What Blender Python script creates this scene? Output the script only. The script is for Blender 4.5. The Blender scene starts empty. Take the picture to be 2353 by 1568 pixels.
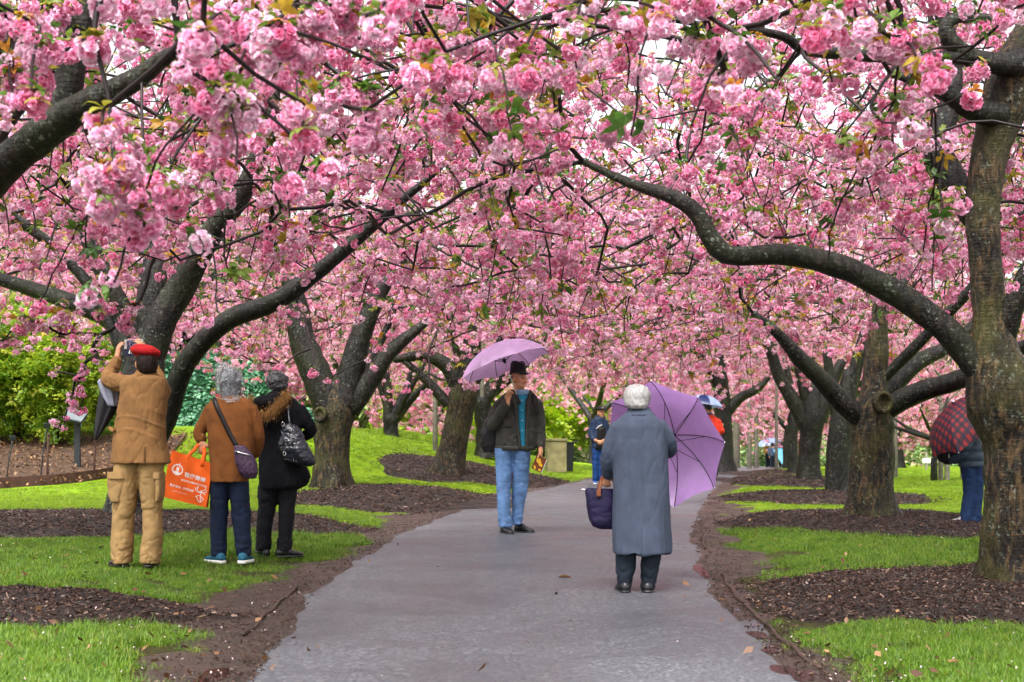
import bpy, math, random
import numpy as np
from mathutils import Vector, Matrix

rng = np.random.default_rng(7)
random.seed(7)
scene = bpy.context.scene
col = scene.collection
R_ = math.radians

# ---------------------------------------------------------------- camera, sky, sun, exposure
F, CX, HY, CH = 3268.0, 1176.5, 992.0, 1.22      # focal length in px of a 2353 px wide picture, principal column, horizon row, eye height
cam_d = bpy.data.cameras.new('camera')
cam = bpy.data.objects.new('camera', cam_d)
col.objects.link(cam)
cam.location = (0, 0, CH)
cam.rotation_euler = (R_(90), 0, 0)
cam_d.lens = 50
cam_d.sensor_width = 36
cam_d.shift_y = (HY - 784) / 2353
cam_d.clip_start = 0.05
cam_d.clip_end = 2000
cam_d.dof.use_dof = True
cam_d.dof.focus_distance = 12.5
cam_d.dof.aperture_fstop = 4.2
scene.camera = cam

world = bpy.data.worlds.new('World')
scene.world = world
world.use_nodes = True
wn = world.node_tree
wn.nodes.clear()
w_out = wn.nodes.new('ShaderNodeOutputWorld')
w_bg = wn.nodes.new('ShaderNodeBackground')
w_sky = wn.nodes.new('ShaderNodeTexSky')
w_sky.sky_type = 'NISHITA'
w_sky.sun_disc = False
w_sky.sun_elevation = R_(58)
w_sky.sun_rotation = R_(200)
w_sky.air_density = 1.0
w_sky.dust_density = 6.0
w_sky.ozone_density = 1.0
w_hs = wn.nodes.new('ShaderNodeHueSaturation')
w_hs.inputs['Saturation'].default_value = 0.18
wn.links.new(w_sky.outputs[0], w_hs.inputs['Color'])
wn.links.new(w_hs.outputs[0], w_bg.inputs['Color'])
w_bg.inputs['Strength'].default_value = 0.15
wn.links.new(w_bg.outputs[0], w_out.inputs['Surface'])

sun_d = bpy.data.lights.new('sun', 'SUN')
sun_d.energy = 1.5
sun_d.angle = R_(25)
sun_d.color = (1.0, 0.97, 0.93)
sun = bpy.data.objects.new('sun', sun_d)
col.objects.link(sun)
# azimuth 200 degrees (clockwise from +Y), elevation 58 degrees
_az, _el = R_(200), R_(58)
_to = Vector((math.sin(_az) * math.cos(_el), math.cos(_az) * math.cos(_el), math.sin(_el)))
sun.rotation_euler = _to.to_track_quat('Z', 'Y').to_euler()

scene.view_settings.view_transform = 'Standard'
scene.view_settings.look = 'None'
scene.view_settings.exposure = 1.85
scene.view_settings.gamma = 1.0
scene.view_settings.use_curve_mapping = False
scene.render.engine = 'CYCLES'
scene.cycles.max_bounces = 8
scene.cycles.diffuse_bounces = 4
scene.cycles.transmission_bounces = 6
scene.cycles.transparent_max_bounces = 8

# ---------------------------------------------------------------- small tools
def W(px, py, d):
    """the point seen at picture position (px, py) at depth d metres"""
    return np.array([(px - CX) / F * d, d, CH + (HY - py) / F * d])

def ss(a, b, x):
    t = np.clip((np.asarray(x, float) - a) / (b - a), 0, 1)
    return t * t * (3 - 2 * t)

def sn(p, scale=1.0, seed=0):
    """cheap smooth noise in about -1..1 from warped sines; p is (N,3)"""
    p = np.asarray(p, float) * scale
    r = np.random.default_rng(1000 + seed)
    out = np.zeros(len(p))
    q = p.copy()
    amp, tot = 1.0, 0.0
    for o in range(3):
        for k in range(3):
            v = r.normal(size=3)
            v *= (1.0 + 0.9 * o) / np.linalg.norm(v) * r.uniform(.8, 1.6)
            ph = r.uniform(0, 6.28)
            out += amp * np.sin(q @ v * 2.2 + ph)
            tot += amp
        q = p + 0.35 * np.stack([np.sin(q[:, 1] * 1.7 + o), np.sin(q[:, 2] * 1.9 + 2 * o), np.sin(q[:, 0] * 1.5 + 3 * o)], 1)
        amp *= 0.6
    return out / tot * 2.2

def sn2(x, y, scale=1.0, seed=0):
    x = np.asarray(x, float); y = np.asarray(y, float)
    sh = np.broadcast(x, y).shape
    x, y = np.broadcast_to(x, sh).ravel(), np.broadcast_to(y, sh).ravel()
    return sn(np.stack([x, y, x * 0 + seed * 3.1], 1), scale, seed).reshape(sh)

def tag(o, label=None, cat=None, group=None, kind=None):
    if label: o['label'] = label
    if cat: o['category'] = cat
    if group: o['group'] = group
    if kind: o['kind'] = kind
    return o

def empty(name, loc=(0, 0, 0), label=None, cat=None, group=None, kind=None):
    o = bpy.data.objects.new(name, None)
    o.empty_display_size = 0.2
    o.location = loc
    col.objects.link(o)
    return tag(o, label, cat, group, kind)

def link(name, me, parent=None, loc=None, mat=None):
    o = bpy.data.objects.new(name, me)
    col.objects.link(o)
    if mat is not None:
        for m in (mat if isinstance(mat, (list, tuple)) else [mat]):
            me.materials.append(m)
    if parent is not None: o.parent = parent
    if loc is not None: o.location = loc
    return o

def mesh_np(name, v, f, smooth=True, midx=None):
    """mesh from arrays; f is (M,k) or a list of such arrays"""
    me = bpy.data.meshes.new(name)
    v = np.asarray(v, np.float32)
    fs = f if isinstance(f, list) else [f]
    fs = [np.asarray(x, np.int32) for x in fs if len(x)]
    loops = np.concatenate([x.ravel() for x in fs])
    tot = np.concatenate([np.full(len(x), x.shape[1], np.int32) for x in fs])
    start = np.concatenate([[0], np.cumsum(tot)[:-1]]).astype(np.int32)
    me.vertices.add(len(v)); me.vertices.foreach_set('co', v.ravel())
    me.loops.add(len(loops)); me.loops.foreach_set('vertex_index', loops)
    me.polygons.add(len(tot)); me.polygons.foreach_set('loop_start', start); me.polygons.foreach_set('loop_total', tot)
    if midx is not None: me.polygons.foreach_set('material_index', np.asarray(midx, np.int32))
    me.update(calc_edges=True)
    me.validate()
    if smooth: me.polygons.foreach_set('use_smooth', np.ones(len(tot), bool))
    return me

def catmull(P, step):
    """smooth a polyline (rows: x,y,z,radius) at about STEP metres"""
    P = np.asarray(P, float)
    Q = np.vstack([2 * P[0] - P[1], P, 2 * P[-1] - P[-2]])
    out = []
    for i in range(1, len(Q) - 2):
        n = max(2, int(np.linalg.norm(Q[i + 1, :3] - Q[i, :3]) / step))
        for t in np.arange(n) / n:
            a, b, c, d = Q[i - 1], Q[i], Q[i + 1], Q[i + 2]
            out.append(.5 * ((2 * b) + (c - a) * t + (2 * a - 5 * b + 4 * c - d) * t * t + (3 * b - a - 3 * c + d) * t ** 3))
    out.append(P[-1])
    return np.array(out)

def frames(pts):
    T = np.gradient(pts, axis=0)
    T /= np.linalg.norm(T, axis=1)[:, None] + 1e-9
    ref = np.array([0, 0, 1.]) if abs(T[0, 2]) < .8 else np.array([0, 1., 0])
    U = np.zeros_like(T)
    u = np.cross(ref, T[0]); u /= np.linalg.norm(u)
    for i in range(len(T)):
        u = u - T[i] * (u @ T[i]); u /= np.linalg.norm(u) + 1e-9
        U[i] = u
    return T, U, np.cross(T, U)

class B:
    """collects shapes into one mesh"""
    def __init__(s):
        s.v, s.f, s.m, s.n = [], [], [], 0
    def add(s, v, f, mi=0):
        v = np.asarray(v, float)
        s.v.append(v)
        for q in f: s.f.append(tuple(int(i) + s.n for i in q)); s.m.append(mi)
        s.n += len(v)
        return s
    def rings(s, rg, mi=0, cap=True):
        """rg: list of (n,3) rings"""
        n = len(rg[0]); k = len(rg)
        v = np.concatenate(rg); f = []
        for i in range(k - 1):
            for j in range(n):
                a, b = i * n + j, i * n + (j + 1) % n
                f.append((a, b, b + n, a + n))
        if cap:
            v = np.vstack([v, rg[0].mean(0), rg[-1].mean(0)])
            for j in range(n):
                f.append((k * n, (j + 1) % n, j)); f.append((k * n + 1, (k - 1) * n + j, (k - 1) * n + (j + 1) % n))
        return s.add(v, f, mi)
    def tube(s, pts, rad, n=10, mi=0, cap=True, flat=1.0, round_ends=True):
        pts = np.asarray(pts, float); rad = np.broadcast_to(np.asarray(rad, float), (len(pts),)).copy()
        T, U, V = frames(pts)
        if round_ends:
            pts = np.vstack([pts[0] - T[0] * rad[0] * .6, pts, pts[-1] + T[-1] * rad[-1] * .6])
            rad = np.concatenate([[rad[0] * .55], rad, [rad[-1] * .55]])
            U = np.vstack([U[0], U, U[-1]]); V = np.vstack([V[0], V, V[-1]])
        a = np.arange(n) / n * 2 * np.pi
        rg = [pts[i] + rad[i] * (np.cos(a)[:, None] * U[i] + flat * np.sin(a)[:, None] * V[i]) for i in range(len(pts))]
        return s.rings(rg, mi, cap)
    def stack(s, rows, n=24, mi=0, p=2.4, cap=True):
        """horizontal super-ellipse rings: rows of (x, y, z, half width, half depth)"""
        a = np.arange(n) / n * 2 * np.pi
        c, q = np.cos(a), np.sin(a)
        e = 2.0 / p
        cx = np.sign(c) * np.abs(c) ** e; qy = np.sign(q) * np.abs(q) ** e
        rg = [np.stack([r[0] + r[3] * cx, r[1] + r[4] * qy, np.full(n, r[2])], 1) for r in rows]
        return s.rings(rg, mi, cap)
    def ball(s, c, r, n=14, mi=0, rot=None):
        c = np.asarray(c, float); r = np.broadcast_to(np.asarray(r, float), (3,))
        m = n // 2 + 1
        th = np.linspace(0.12, np.pi - .12, m)
        a = np.arange(n) / n * 2 * np.pi
        rg = []
        for t in th:
            q = np.stack([np.sin(t) * np.cos(a) * r[0], np.sin(t) * np.sin(a) * r[1], np.full(n, -np.cos(t) * r[2])], 1)
            if rot is not None: q = q @ np.asarray(rot).T
            rg.append(q + c)
        return s.rings(rg, mi)
    def box(s, c, h, mi=0, rot=None, taper=1.0):
        c = np.asarray(c, float)
        v = np.array([(x, y, z) for z in (-1, 1) for y in (-1, 1) for x in (-1, 1)], float) * np.asarray(h)
        v[4:, :2] *= taper
        if rot is not None: v = v @ np.asarray(rot).T
        return s.add(v + c, [(0, 2, 3, 1), (4, 5, 7, 6), (0, 1, 5, 4), (2, 6, 7, 3), (0, 4, 6, 2), (1, 3, 7, 5)], mi)
    def mesh(s, name, smooth=True):
        me = bpy.data.meshes.new(name)
        me.from_pydata([tuple(x) for x in np.concatenate(s.v)], [], s.f)
        if max(s.m): me.polygons.foreach_set('material_index', np.array(s.m, np.int32))
        if smooth: me.polygons.foreach_set('use_smooth', np.ones(len(s.f), bool))
        me.update()
        return me
    def obj(s, name, mat, parent=None, smooth=True, bevel=0):
        o = link(name, s.mesh(name, smooth), parent, None, mat)
        if bevel:
            md = o.modifiers.new('bevel', 'BEVEL'); md.width = bevel; md.segments = 2; md.limit_method = 'ANGLE'
        return o

_tmp = bpy.data.scenes.new('workbench')
def remeshed(b, name, voxel, smooth=6, sub=False):
    """the shapes in b grown together into one continuous surface"""
    me = b.mesh(name)
    o = bpy.data.objects.new(name, me)
    _tmp.collection.objects.link(o)
    md = o.modifiers.new('r', 'REMESH'); md.mode = 'VOXEL'; md.voxel_size = voxel; md.use_smooth_shade = True
    if smooth:
        md = o.modifiers.new('s', 'SMOOTH'); md.factor = .5; md.iterations = smooth
    vl = _tmp.view_layers[0]
    vl.update()
    out = bpy.data.meshes.new_from_object(o.evaluated_get(vl.depsgraph), depsgraph=vl.depsgraph)
    out.name = name
    bpy.data.objects.remove(o); bpy.data.meshes.remove(me)
    return out

def get_v(me):
    a = np.empty(len(me.vertices) * 3, np.float32); me.vertices.foreach_get('co', a); return a.reshape(-1, 3).astype(float)
def get_n(me):
    a = np.empty(len(me.vertices) * 3, np.float32); me.vertices.foreach_get('normal', a); return a.reshape(-1, 3).astype(float)
def set_v(me, v):
    me.vertices.foreach_set('co', np.asarray(v, np.float32).ravel()); me.update()

def wrinkle(me, amp, scale=(6, 6, 14), seed=0, mask=None):
    v, n = get_v(me), get_n(me)
    w = sn(v * np.asarray(scale), 1.0, seed)
    w2 = sn(v * np.asarray(scale) * 1.9, 1.0, seed + 5)
    crease = -(1 - np.clip(np.abs(w), 0, 1)) ** 7 - .7 * (1 - np.clip(np.abs(w2), 0, 1)) ** 7
    d = amp * (.55 * w + .25 * w2 + 1.0 * crease + .35)
    if mask is not None: d = d * mask(v)
    set_v(me, v + n * d[:, None])

# ---------------------------------------------------------------- materials
def nodes_of(name):
    m = bpy.data.materials.new(name); m.use_nodes = True
    nt = m.node_tree
    p = nt.nodes['Principled BSDF']
    return m, nt, p, nt.nodes['Material Output']

def N(nt, kind, **kw):
    n = nt.nodes.new(kind)
    for k, v in kw.items():
        if k in n.inputs: n.inputs[k].default_value = v
        else: setattr(n, k, v)
    return n

def ramp(nt, fac, stops):
    r = nt.nodes.new('ShaderNodeValToRGB')
    el = r.color_ramp.elements
    while len(el) < len(stops): el.new(.5)
    for e, (p, c) in zip(el, stops):
        e.position = p; e.color = (*c, 1) if len(c) == 3 else c
    nt.links.new(fac, r.inputs[0])
    return r.outputs[0]

def mixc(nt, fac, a, b, mode='MIX'):
    m = nt.nodes.new('ShaderNodeMix'); m.data_type = 'RGBA'; m.blend_type = mode
    for i, x in ((0, fac), (6, a), (7, b)):
        if hasattr(x, 'is_output'): nt.links.new(x, m.inputs[i])
        elif isinstance(x, (int, float)): m.inputs[i].default_value = x
        else: m.inputs[i].default_value = (*x, 1)
    return m.outputs[2]

def noise(nt, vec, scale, detail=4, rough=.6, dist=0):
    n = N(nt, 'ShaderNodeTexNoise', Scale=scale, Detail=detail, Roughness=rough, Distortion=dist)
    if vec is not None: nt.links.new(vec, n.inputs['Vector'])
    return n.outputs['Fac']

def bump(nt, p, h, strength, dist=.01):
    b = N(nt, 'ShaderNodeBump', Strength=strength, Distance=dist)
    nt.links.new(h, b.inputs['Height']); nt.links.new(b.outputs[0], p.inputs['Normal'])
    return b

def mat_plain(name, c, rough=.8, var=.18, scale=18, bs=0, bscale=200, spec=.3, metal=0, sheen=0, tint=None):
    m, nt, p, o = nodes_of(name)
    tc = nt.nodes.new('ShaderNodeTexCoord').outputs['Object']
    a = tuple(x * (1 - var) for x in c); b = tuple(min(1, x * (1 + var)) for x in c)
    f = noise(nt, tc, scale, 5)
    nt.links.new(ramp(nt, f, [(.3, a), (.7, b)]), p.inputs['Base Color'])
    p.inputs['Roughness'].default_value = rough
    p.inputs['Specular IOR Level'].default_value = spec
    p.inputs['Metallic'].default_value = metal
    if sheen: p.inputs['Sheen Weight'].default_value = sheen
    if bs: bump(nt, p, noise(nt, tc, bscale, 3), bs, .002)
    return m

def mat_bark(name, dark, light, moss, lichen=.25, furrow=1.0, rough=.5):
    m, nt, p, o = nodes_of(name)
    g = nt.nodes.new('ShaderNodeNewGeometry')
    pos = g.outputs['Position']
    mp = N(nt, 'ShaderNodeMapping'); mp.inputs['Scale'].default_value = (1, 1, .28)
    nt.links.new(pos, mp.inputs['Vector'])
    long = noise(nt, mp.outputs[0], 22, 6, .65, .4)
    mh = N(nt, 'ShaderNodeMapping'); mh.inputs['Scale'].default_value = (.6, .6, 4.5)
    nt.links.new(pos, mh.inputs['Vector'])
    bands = noise(nt, mh.outputs[0], 14, 4, .6)
    c = ramp(nt, long, [(.40, tuple(x * .35 for x in dark)), (.50, dark), (.60, tuple((x + y) / 2 for x, y in zip(dark, light))), (.74, light)])
    blot = noise(nt, pos, 7, 5, .7)
    bm = N(nt, 'ShaderNodeMath', operation='MULTIPLY'); nt.links.new(ramp(nt, bands, [(.56, (0, 0, 0)), (.68, (1, 1, 1))]), bm.inputs[0]); nt.links.new(ramp(nt, blot, [(.45, (0, 0, 0)), (.65, (.8, .8, .8))]), bm.inputs[1])
    c = mixc(nt, bm.outputs[0], c, tuple(min(1, x * 1.35) for x in light))
    c = mixc(nt, ramp(nt, blot, [(.36, (.8, .8, .8)), (.5, (0, 0, 0))]), c, tuple(x * .4 for x in dark))
    big = noise(nt, pos, 2.3, 5, .6)
    c = mixc(nt, ramp(nt, big, [(.45, (0, 0, 0)), (.68, (.75, .75, .75))]), c, moss)
    sp = noise(nt, pos, 34, 3, .55)
    pat = noise(nt, pos, 5, 3, .6)
    mul = N(nt, 'ShaderNodeMath', operation='MULTIPLY')
    nt.links.new(ramp(nt, sp, [(.58, (0, 0, 0)), (.64, (1, 1, 1))]), mul.inputs[0])
    nt.links.new(ramp(nt, pat, [(.45, (0, 0, 0)), (.62, (1, 1, 1))]), mul.inputs[1])
    ml = N(nt, 'ShaderNodeMath', operation='MULTIPLY'); nt.links.new(mul.outputs[0], ml.inputs[0]); ml.inputs[1].default_value = lichen
    c = mixc(nt, ml.outputs[0], c, (.30, .36, .27))
    nt.links.new(c, p.inputs['Base Color'])
    p.inputs['Roughness'].default_value = rough
    p.inputs['Specular IOR Level'].default_value = .28
    add = N(nt, 'ShaderNodeMath', operation='ADD'); nt.links.new(long, add.inputs[0])
    ms = N(nt, 'ShaderNodeMath', operation='MULTIPLY'); nt.links.new(bands, ms.inputs[0]); ms.inputs[1].default_value = .22
    nt.links.new(ms.outputs[0], add.inputs[1])
    bump(nt, p, add.outputs[0], .9 * furrow, .03)
    return m

def mat_leafy(name, stops, trans=.35, attr=None, rough=.5):
    """thin leaf or petal: diffuse and translucent; colour from a per-copy random number and, if given, a tone stored on the petals"""
    m, nt, p, o = nodes_of(name)
    nt.nodes.remove(p)
    oi = nt.nodes.new('ShaderNodeObjectInfo')
    rnd = oi.outputs['Random']
    if attr:
        at = nt.nodes.new('ShaderNodeAttribute'); at.attribute_name = attr
        ad = N(nt, 'ShaderNodeMath', operation='MULTIPLY_ADD')
        nt.links.new(rnd, ad.inputs[0]); ad.inputs[1].default_value = .45
        sc = N(nt, 'ShaderNodeMath', operation='MULTIPLY'); nt.links.new(at.outputs['Fac'], sc.inputs[0]); sc.inputs[1].default_value = .55
        nt.links.new(sc.outputs[0], ad.inputs[2])
        rnd = ad.outputs[0]
    c = ramp(nt, rnd, stops)
    d = nt.nodes.new('ShaderNodeBsdfDiffuse'); t = nt.nodes.new('ShaderNodeBsdfTranslucent')
    mx = nt.nodes.new('ShaderNodeMixShader'); mx.inputs[0].default_value = trans
    nt.links.new(c, d.inputs[0]); nt.links.new(c, t.inputs[0])
    nt.links.new(d.outputs[0], mx.inputs[1]); nt.links.new(t.outputs[0], mx.inputs[2])
    gl = nt.nodes.new('ShaderNodeBsdfGlossy'); gl.inputs['Roughness'].default_value = rough
    m2 = nt.nodes.new('ShaderNodeMixShader'); m2.inputs[0].default_value = .04
    nt.links.new(mx.outputs[0], m2.inputs[1]); nt.links.new(gl.outputs[0], m2.inputs[2])
    nt.links.new(m2.outputs[0], o.inputs['Surface'])
    return m

# ---------------------------------------------------------------- scattered copies (for what nobody could count)
def scatter(name, protos, P, rot, scl, idx, parent=None):
    """one object whose points carry copies of the proto shapes"""
    me = bpy.data.meshes.new(name)
    P = np.asarray(P, np.float32)
    me.vertices.add(len(P)); me.vertices.foreach_set('co', P.ravel())
    for nm, ty, arr, key in (('rot', 'FLOAT_VECTOR', rot, 'vector'), ('scl', 'FLOAT', scl, 'value'), ('idx', 'INT', idx, 'value')):
        a = me.attributes.new(nm, ty, 'POINT')
        a.data.foreach_set(key, np.asarray(arr, np.int32 if ty == 'INT' else np.float32).ravel())
    o = link(name, me, parent)
    key = 'scatter_' + '_'.join(p.name for p in protos)
    ng = bpy.data.node_groups.get(key)
    if ng is None:
        ng = bpy.data.node_groups.new(key, 'GeometryNodeTree')
        ng.interface.new_socket('Geometry', in_out='INPUT', socket_type='NodeSocketGeometry')
        ng.interface.new_socket('Geometry', in_out='OUTPUT', socket_type='NodeSocketGeometry')
        gi, go = ng.nodes.new('NodeGroupInput'), ng.nodes.new('NodeGroupOutput')
        iop = ng.nodes.new('GeometryNodeInstanceOnPoints')
        jn = ng.nodes.new('GeometryNodeJoinGeometry')
        for p in protos:
            oi = ng.nodes.new('GeometryNodeObjectInfo'); oi.inputs['Object'].default_value = p
            gti = ng.nodes.new('GeometryNodeGeometryToInstance')
            ng.links.new(oi.outputs['Geometry'], gti.inputs[0]); ng.links.new(gti.outputs[0], jn.inputs[0])
        def na(nm, ty):
            n = ng.nodes.new('GeometryNodeInputNamedAttribute'); n.data_type = ty; n.inputs['Name'].default_value = nm
            return n.outputs['Attribute']
        e2r = ng.nodes.new('FunctionNodeEulerToRotation')
        ng.links.new(na('rot', 'FLOAT_VECTOR'), e2r.inputs[0])
        ng.links.new(gi.outputs[0], iop.inputs['Points'])
        ng.links.new(jn.outputs[0], iop.inputs['Instance'])
        iop.inputs['Pick Instance'].default_value = True
        ng.links.new(na('idx', 'INT'), iop.inputs['Instance Index'])
        ng.links.new(e2r.outputs[0], iop.inputs['Rotation'])
        ng.links.new(na('scl', 'FLOAT'), iop.inputs['Scale'])
        ng.links.new(iop.outputs[0], go.inputs[0])
    md = o.modifiers.new('scatter', 'NODES'); md.node_group = ng
    return o

def proto(name, me):
    return bpy.data.objects.new(name, me)      # never linked: only a source of shape

# ---------------------------------------------------------------- the lie of the land
PT = np.array([(-12, -1.3, 1.5), (0, -1.2, 1.4), (6.9, -1.37, 1.51), (11, -1.62, 1.63), (15.4, -1.35, 2.05), (20.2, -.84, 2.78), (26, .19, 3.77),
               (31.5, 1.43, 4.78), (38, 2.8, 6.2), (50, 5.4, 8.9), (70, 10, 13.4), (110, 20, 23.5)])
def pl(d): return np.interp(d, PT[:, 0], PT[:, 1])
def pr(d): return np.interp(d, PT[:, 0], PT[:, 2])
def gz(x, d):
    x = np.asarray(x, float); d = np.asarray(d, float)
    base = np.interp(d, [-30, 0, 10.5, 15.5, 32, 45, 80, 400], [0, 0, 0, .1, .12, 0, -.75, -.9])
    t = pl(d) - .35 - x
    z = base + .11 * ss(0, 1.2, t) + 1.15 * ss(22, 34, d) * (1 - ss(41, 62, d)) * ss(.8, 7.5, t)
    return z + .04 * ss(0, .8, x - pr(d) - .1) * (1 - ss(40, 60, d))
def ground_d(px, py):
    for d in np.arange(5, 140, .05):
        x = (px - CX) / F * d
        if HY + (CH - gz(x, d)) / d * F <= py: return float(d)
    return 140.
def on_ground(px, py):
    d = ground_d(px, py); x = (px - CX) / F * d
    return np.array([x, d, float(gz(x, d))])
def proj(p):
    p = np.asarray(p, float); d = np.maximum(p[..., 1], .05)
    return CX + p[..., 0] / d * F, HY + (CH - p[..., 2]) / d * F
# ================================================================ ground, path, margins, beds
def mat_ground(name, grass=True):
    m, nt, p, o = nodes_of(name)
    pos = nt.nodes.new('ShaderNodeNewGeometry').outputs['Position']
    a = noise(nt, pos, 1.1, 6, .6); b = noise(nt, pos, 26, 5, .7); c3 = noise(nt, pos, 150, 3, .6)
    c = ramp(nt, b, [(.3, (.075, .16, .003)), (.55, (.15, .265, .003)), (.75, (.22, .33, .005))])
    c = mixc(nt, ramp(nt, a, [(.4, (0, 0, 0)), (.7, (.7, .7, .7))]), c, (.21, .32, .004))
    c = mixc(nt, ramp(nt, c3, [(.62, (0, 0, 0)), (.75, (.5, .5, .5))]), c, (.07, .05, .025))
    # close to the path the sward is thin and the soil shows between the blades; the farther lawn is thick
    sx = nt.nodes.new('ShaderNodeSeparateXYZ'); nt.links.new(pos, sx.inputs[0])
    mr = N(nt, 'ShaderNodeMapRange'); mr.inputs['From Min'].default_value = 13; mr.inputs['From Max'].default_value = 24; nt.links.new(sx.outputs[1], mr.inputs[0])
    soil = ramp(nt, b, [(.35, (.020, .016, .008)), (.7, (.060, .060, .014))])
    c = mixc(nt, mr.outputs[0], soil, c)
    nt.links.new(c, p.inputs['Base Color'])
    p.inputs['Roughness'].default_value = .85
    p.inputs['Specular IOR Level'].default_value = .15
    bump(nt, p, b, .8, .03)
    return m
M_lawn = mat_ground('lawn_grass')

def mat_soil(name, c1, c2, wet=.55):
    m, nt, p, o = nodes_of(name)
    pos = nt.nodes.new('ShaderNodeNewGeometry').outputs['Position']
    a = noise(nt, pos, 3.2, 6, .65); b = noise(nt, pos, 45, 6, .75); v = N(nt, 'ShaderNodeTexVoronoi', Scale=60.)
    nt.links.new(pos, v.inputs['Vector'])
    c = ramp(nt, b, [(.3, tuple(x * .45 for x in c1)), (.5, c1), (.72, c2)])
    c = mixc(nt, ramp(nt, a, [(.4, (0, 0, 0)), (.65, (.7, .7, .7))]), c, tuple(x * .6 for x in c1))
    nt.links.new(c, p.inputs['Base Color'])
    nt.links.new(ramp(nt, a, [(.35, (wet * .55,) * 3), (.65, (min(1, wet * 1.5),) * 3)]), p.inputs['Roughness'])
    p.inputs['Specular IOR Level'].default_value = .4
    bump(nt, p, b, 1.0, .03)
    return m
M_soil = mat_soil('wet_soil', (.062, .040, .030), (.135, .096, .076), .42)
M_mulch = mat_soil('bark_mulch', (.022, .012, .008), (.048, .027, .018), .6)
M_litter = mat_soil('leaf_litter_soil', (.09, .05, .03), (.22, .14, .09), .8)

def mat_asphalt():
    m, nt, p, o = nodes_of('wet_asphalt')
    pos = nt.nodes.new('ShaderNodeNewGeometry').outputs['Position']
    big = noise(nt, pos, .8, 6, .6, .5); mid = noise(nt, pos, 9, 6, .7); fine = noise(nt, pos, 44, 5, .85)
    v = N(nt, 'ShaderNodeTexVoronoi', Scale=46.); nt.links.new(pos, v.inputs['Vector'])
    v2 = N(nt, 'ShaderNodeTexVoronoi', Scale=19.); nt.links.new(pos, v2.inputs['Vector'])
    c = ramp(nt, fine, [(.36, (.030, .033, .039)), (.5, (.082, .087, .098)), (.63, (.175, .182, .197))])
    st = ramp(nt, v.outputs['Color'], [(.72, (0, 0, 0)), (.9, (.8, .8, .8))])
    c = mixc(nt, st, c, (.21, .22, .235))
    st2 = ramp(nt, v2.outputs['Distance'], [(.10, (.9, .9, .9)), (.16, (0, 0, 0))])
    pick = ramp(nt, v2.outputs['Color'], [(.55, (0, 0, 0)), (.6, (1, 1, 1))])
    mm = mixc(nt, 1.0, st2, pick, 'MULTIPLY')
    c = mixc(nt, mm, c, (.27, .28, .29))
    dk = ramp(nt, big, [(.36, (.34, .34, .34)), (.6, (0, 0, 0))])
    c = mixc(nt, dk, c, (.040, .042, .050))
    wm = ramp(nt, mid, [(.55, (0, 0, 0)), (.75, (.35, .35, .35))])
    c = mixc(nt, wm, c, (.10, .092, .09))
    nt.links.new(c, p.inputs['Base Color'])
    nt.links.new(ramp(nt, big, [(.35, (.30,) * 3), (.62, (.52,) * 3)]), p.inputs['Roughness'])
    p.inputs['Specular IOR Level'].default_value = .5
    bump(nt, p, fine, .7, .012)
    return m
M_path = mat_asphalt()

# the lawn: one sheet to beyond the far trees
ys = np.concatenate([np.arange(-14, 5, 1.0), np.arange(5, 48, .3), np.arange(48, 130, 2), [140, 160, 200, 280, 420, 700]])
xs = np.concatenate([[-500, -250, -120, -70, -45], np.arange(-32, -13, 1.5), np.arange(-13, 13, .3), np.arange(13, 40, 1.5), [45, 70, 120, 250, 500]])
X, Y = np.meshgrid(xs, ys)
in_path = (X > pl(Y) + .1) & (X < pr(Y) - .1)
Z = gz(X, Y) - .022 + .012 * sn2(X, Y, 1.3, 3) * (np.abs(X) < 14) - .03 * in_path
v = np.stack([X.ravel(), Y.ravel(), Z.ravel()], 1)
ny, nx = X.shape
ii = (np.arange(ny - 1)[:, None] * nx + np.arange(nx - 1)).ravel()
lawn = link('lawn', mesh_np('lawn', v, np.stack([ii, ii + 1, ii + nx + 1, ii + nx], 1)), mat=M_lawn)
tag(lawn, 'green lawn rising to a bank beyond the left side of the path', kind='structure')

def strip(name, f0, f1, d0, d1, step, n, zoff, mat, kind='structure', label=None):
    ds = np.arange(d0, d1, step)
    t = np.linspace(0, 1, n)
    a, b = f0(ds), f1(ds)
    X = a[:, None] * (1 - t) + b[:, None] * t
    Y = np.broadcast_to(ds[:, None], X.shape)
    Z = gz(X, Y) + zoff(X, Y, t)
    v = np.stack([X.ravel(), Y.ravel(), Z.ravel()], 1)
    ii = (np.arange(len(ds) - 1)[:, None] * n + np.arange(n - 1)).ravel()
    o = link(name, mesh_np(name, v, np.stack([ii, ii + 1, ii + n + 1, ii + n], 1)), mat=mat)
    return tag(o, label, kind=kind)

def jl(d): return .06 * np.sin(d * 2.3) + .05 * np.sin(d * 5.1 + 1) + .03 * np.sin(d * 11.7)
def jr(d): return .05 * np.sin(d * 2.7 + 2) + .04 * np.sin(d * 6.3) + .03 * np.sin(d * 13.1 + 1)
def edge_l(d): return pl(d) + .5 * jl(d)
def edge_r(d): return pr(d) + .5 * jr(d)
strip('path', edge_l, edge_r, -12, 100, .15, 24, lambda X, Y, t: .004 - .012 * np.abs(t * 2 - 1) ** 6, M_path, label='wet grey asphalt path curving away to the right between the cherry trees')

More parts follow.
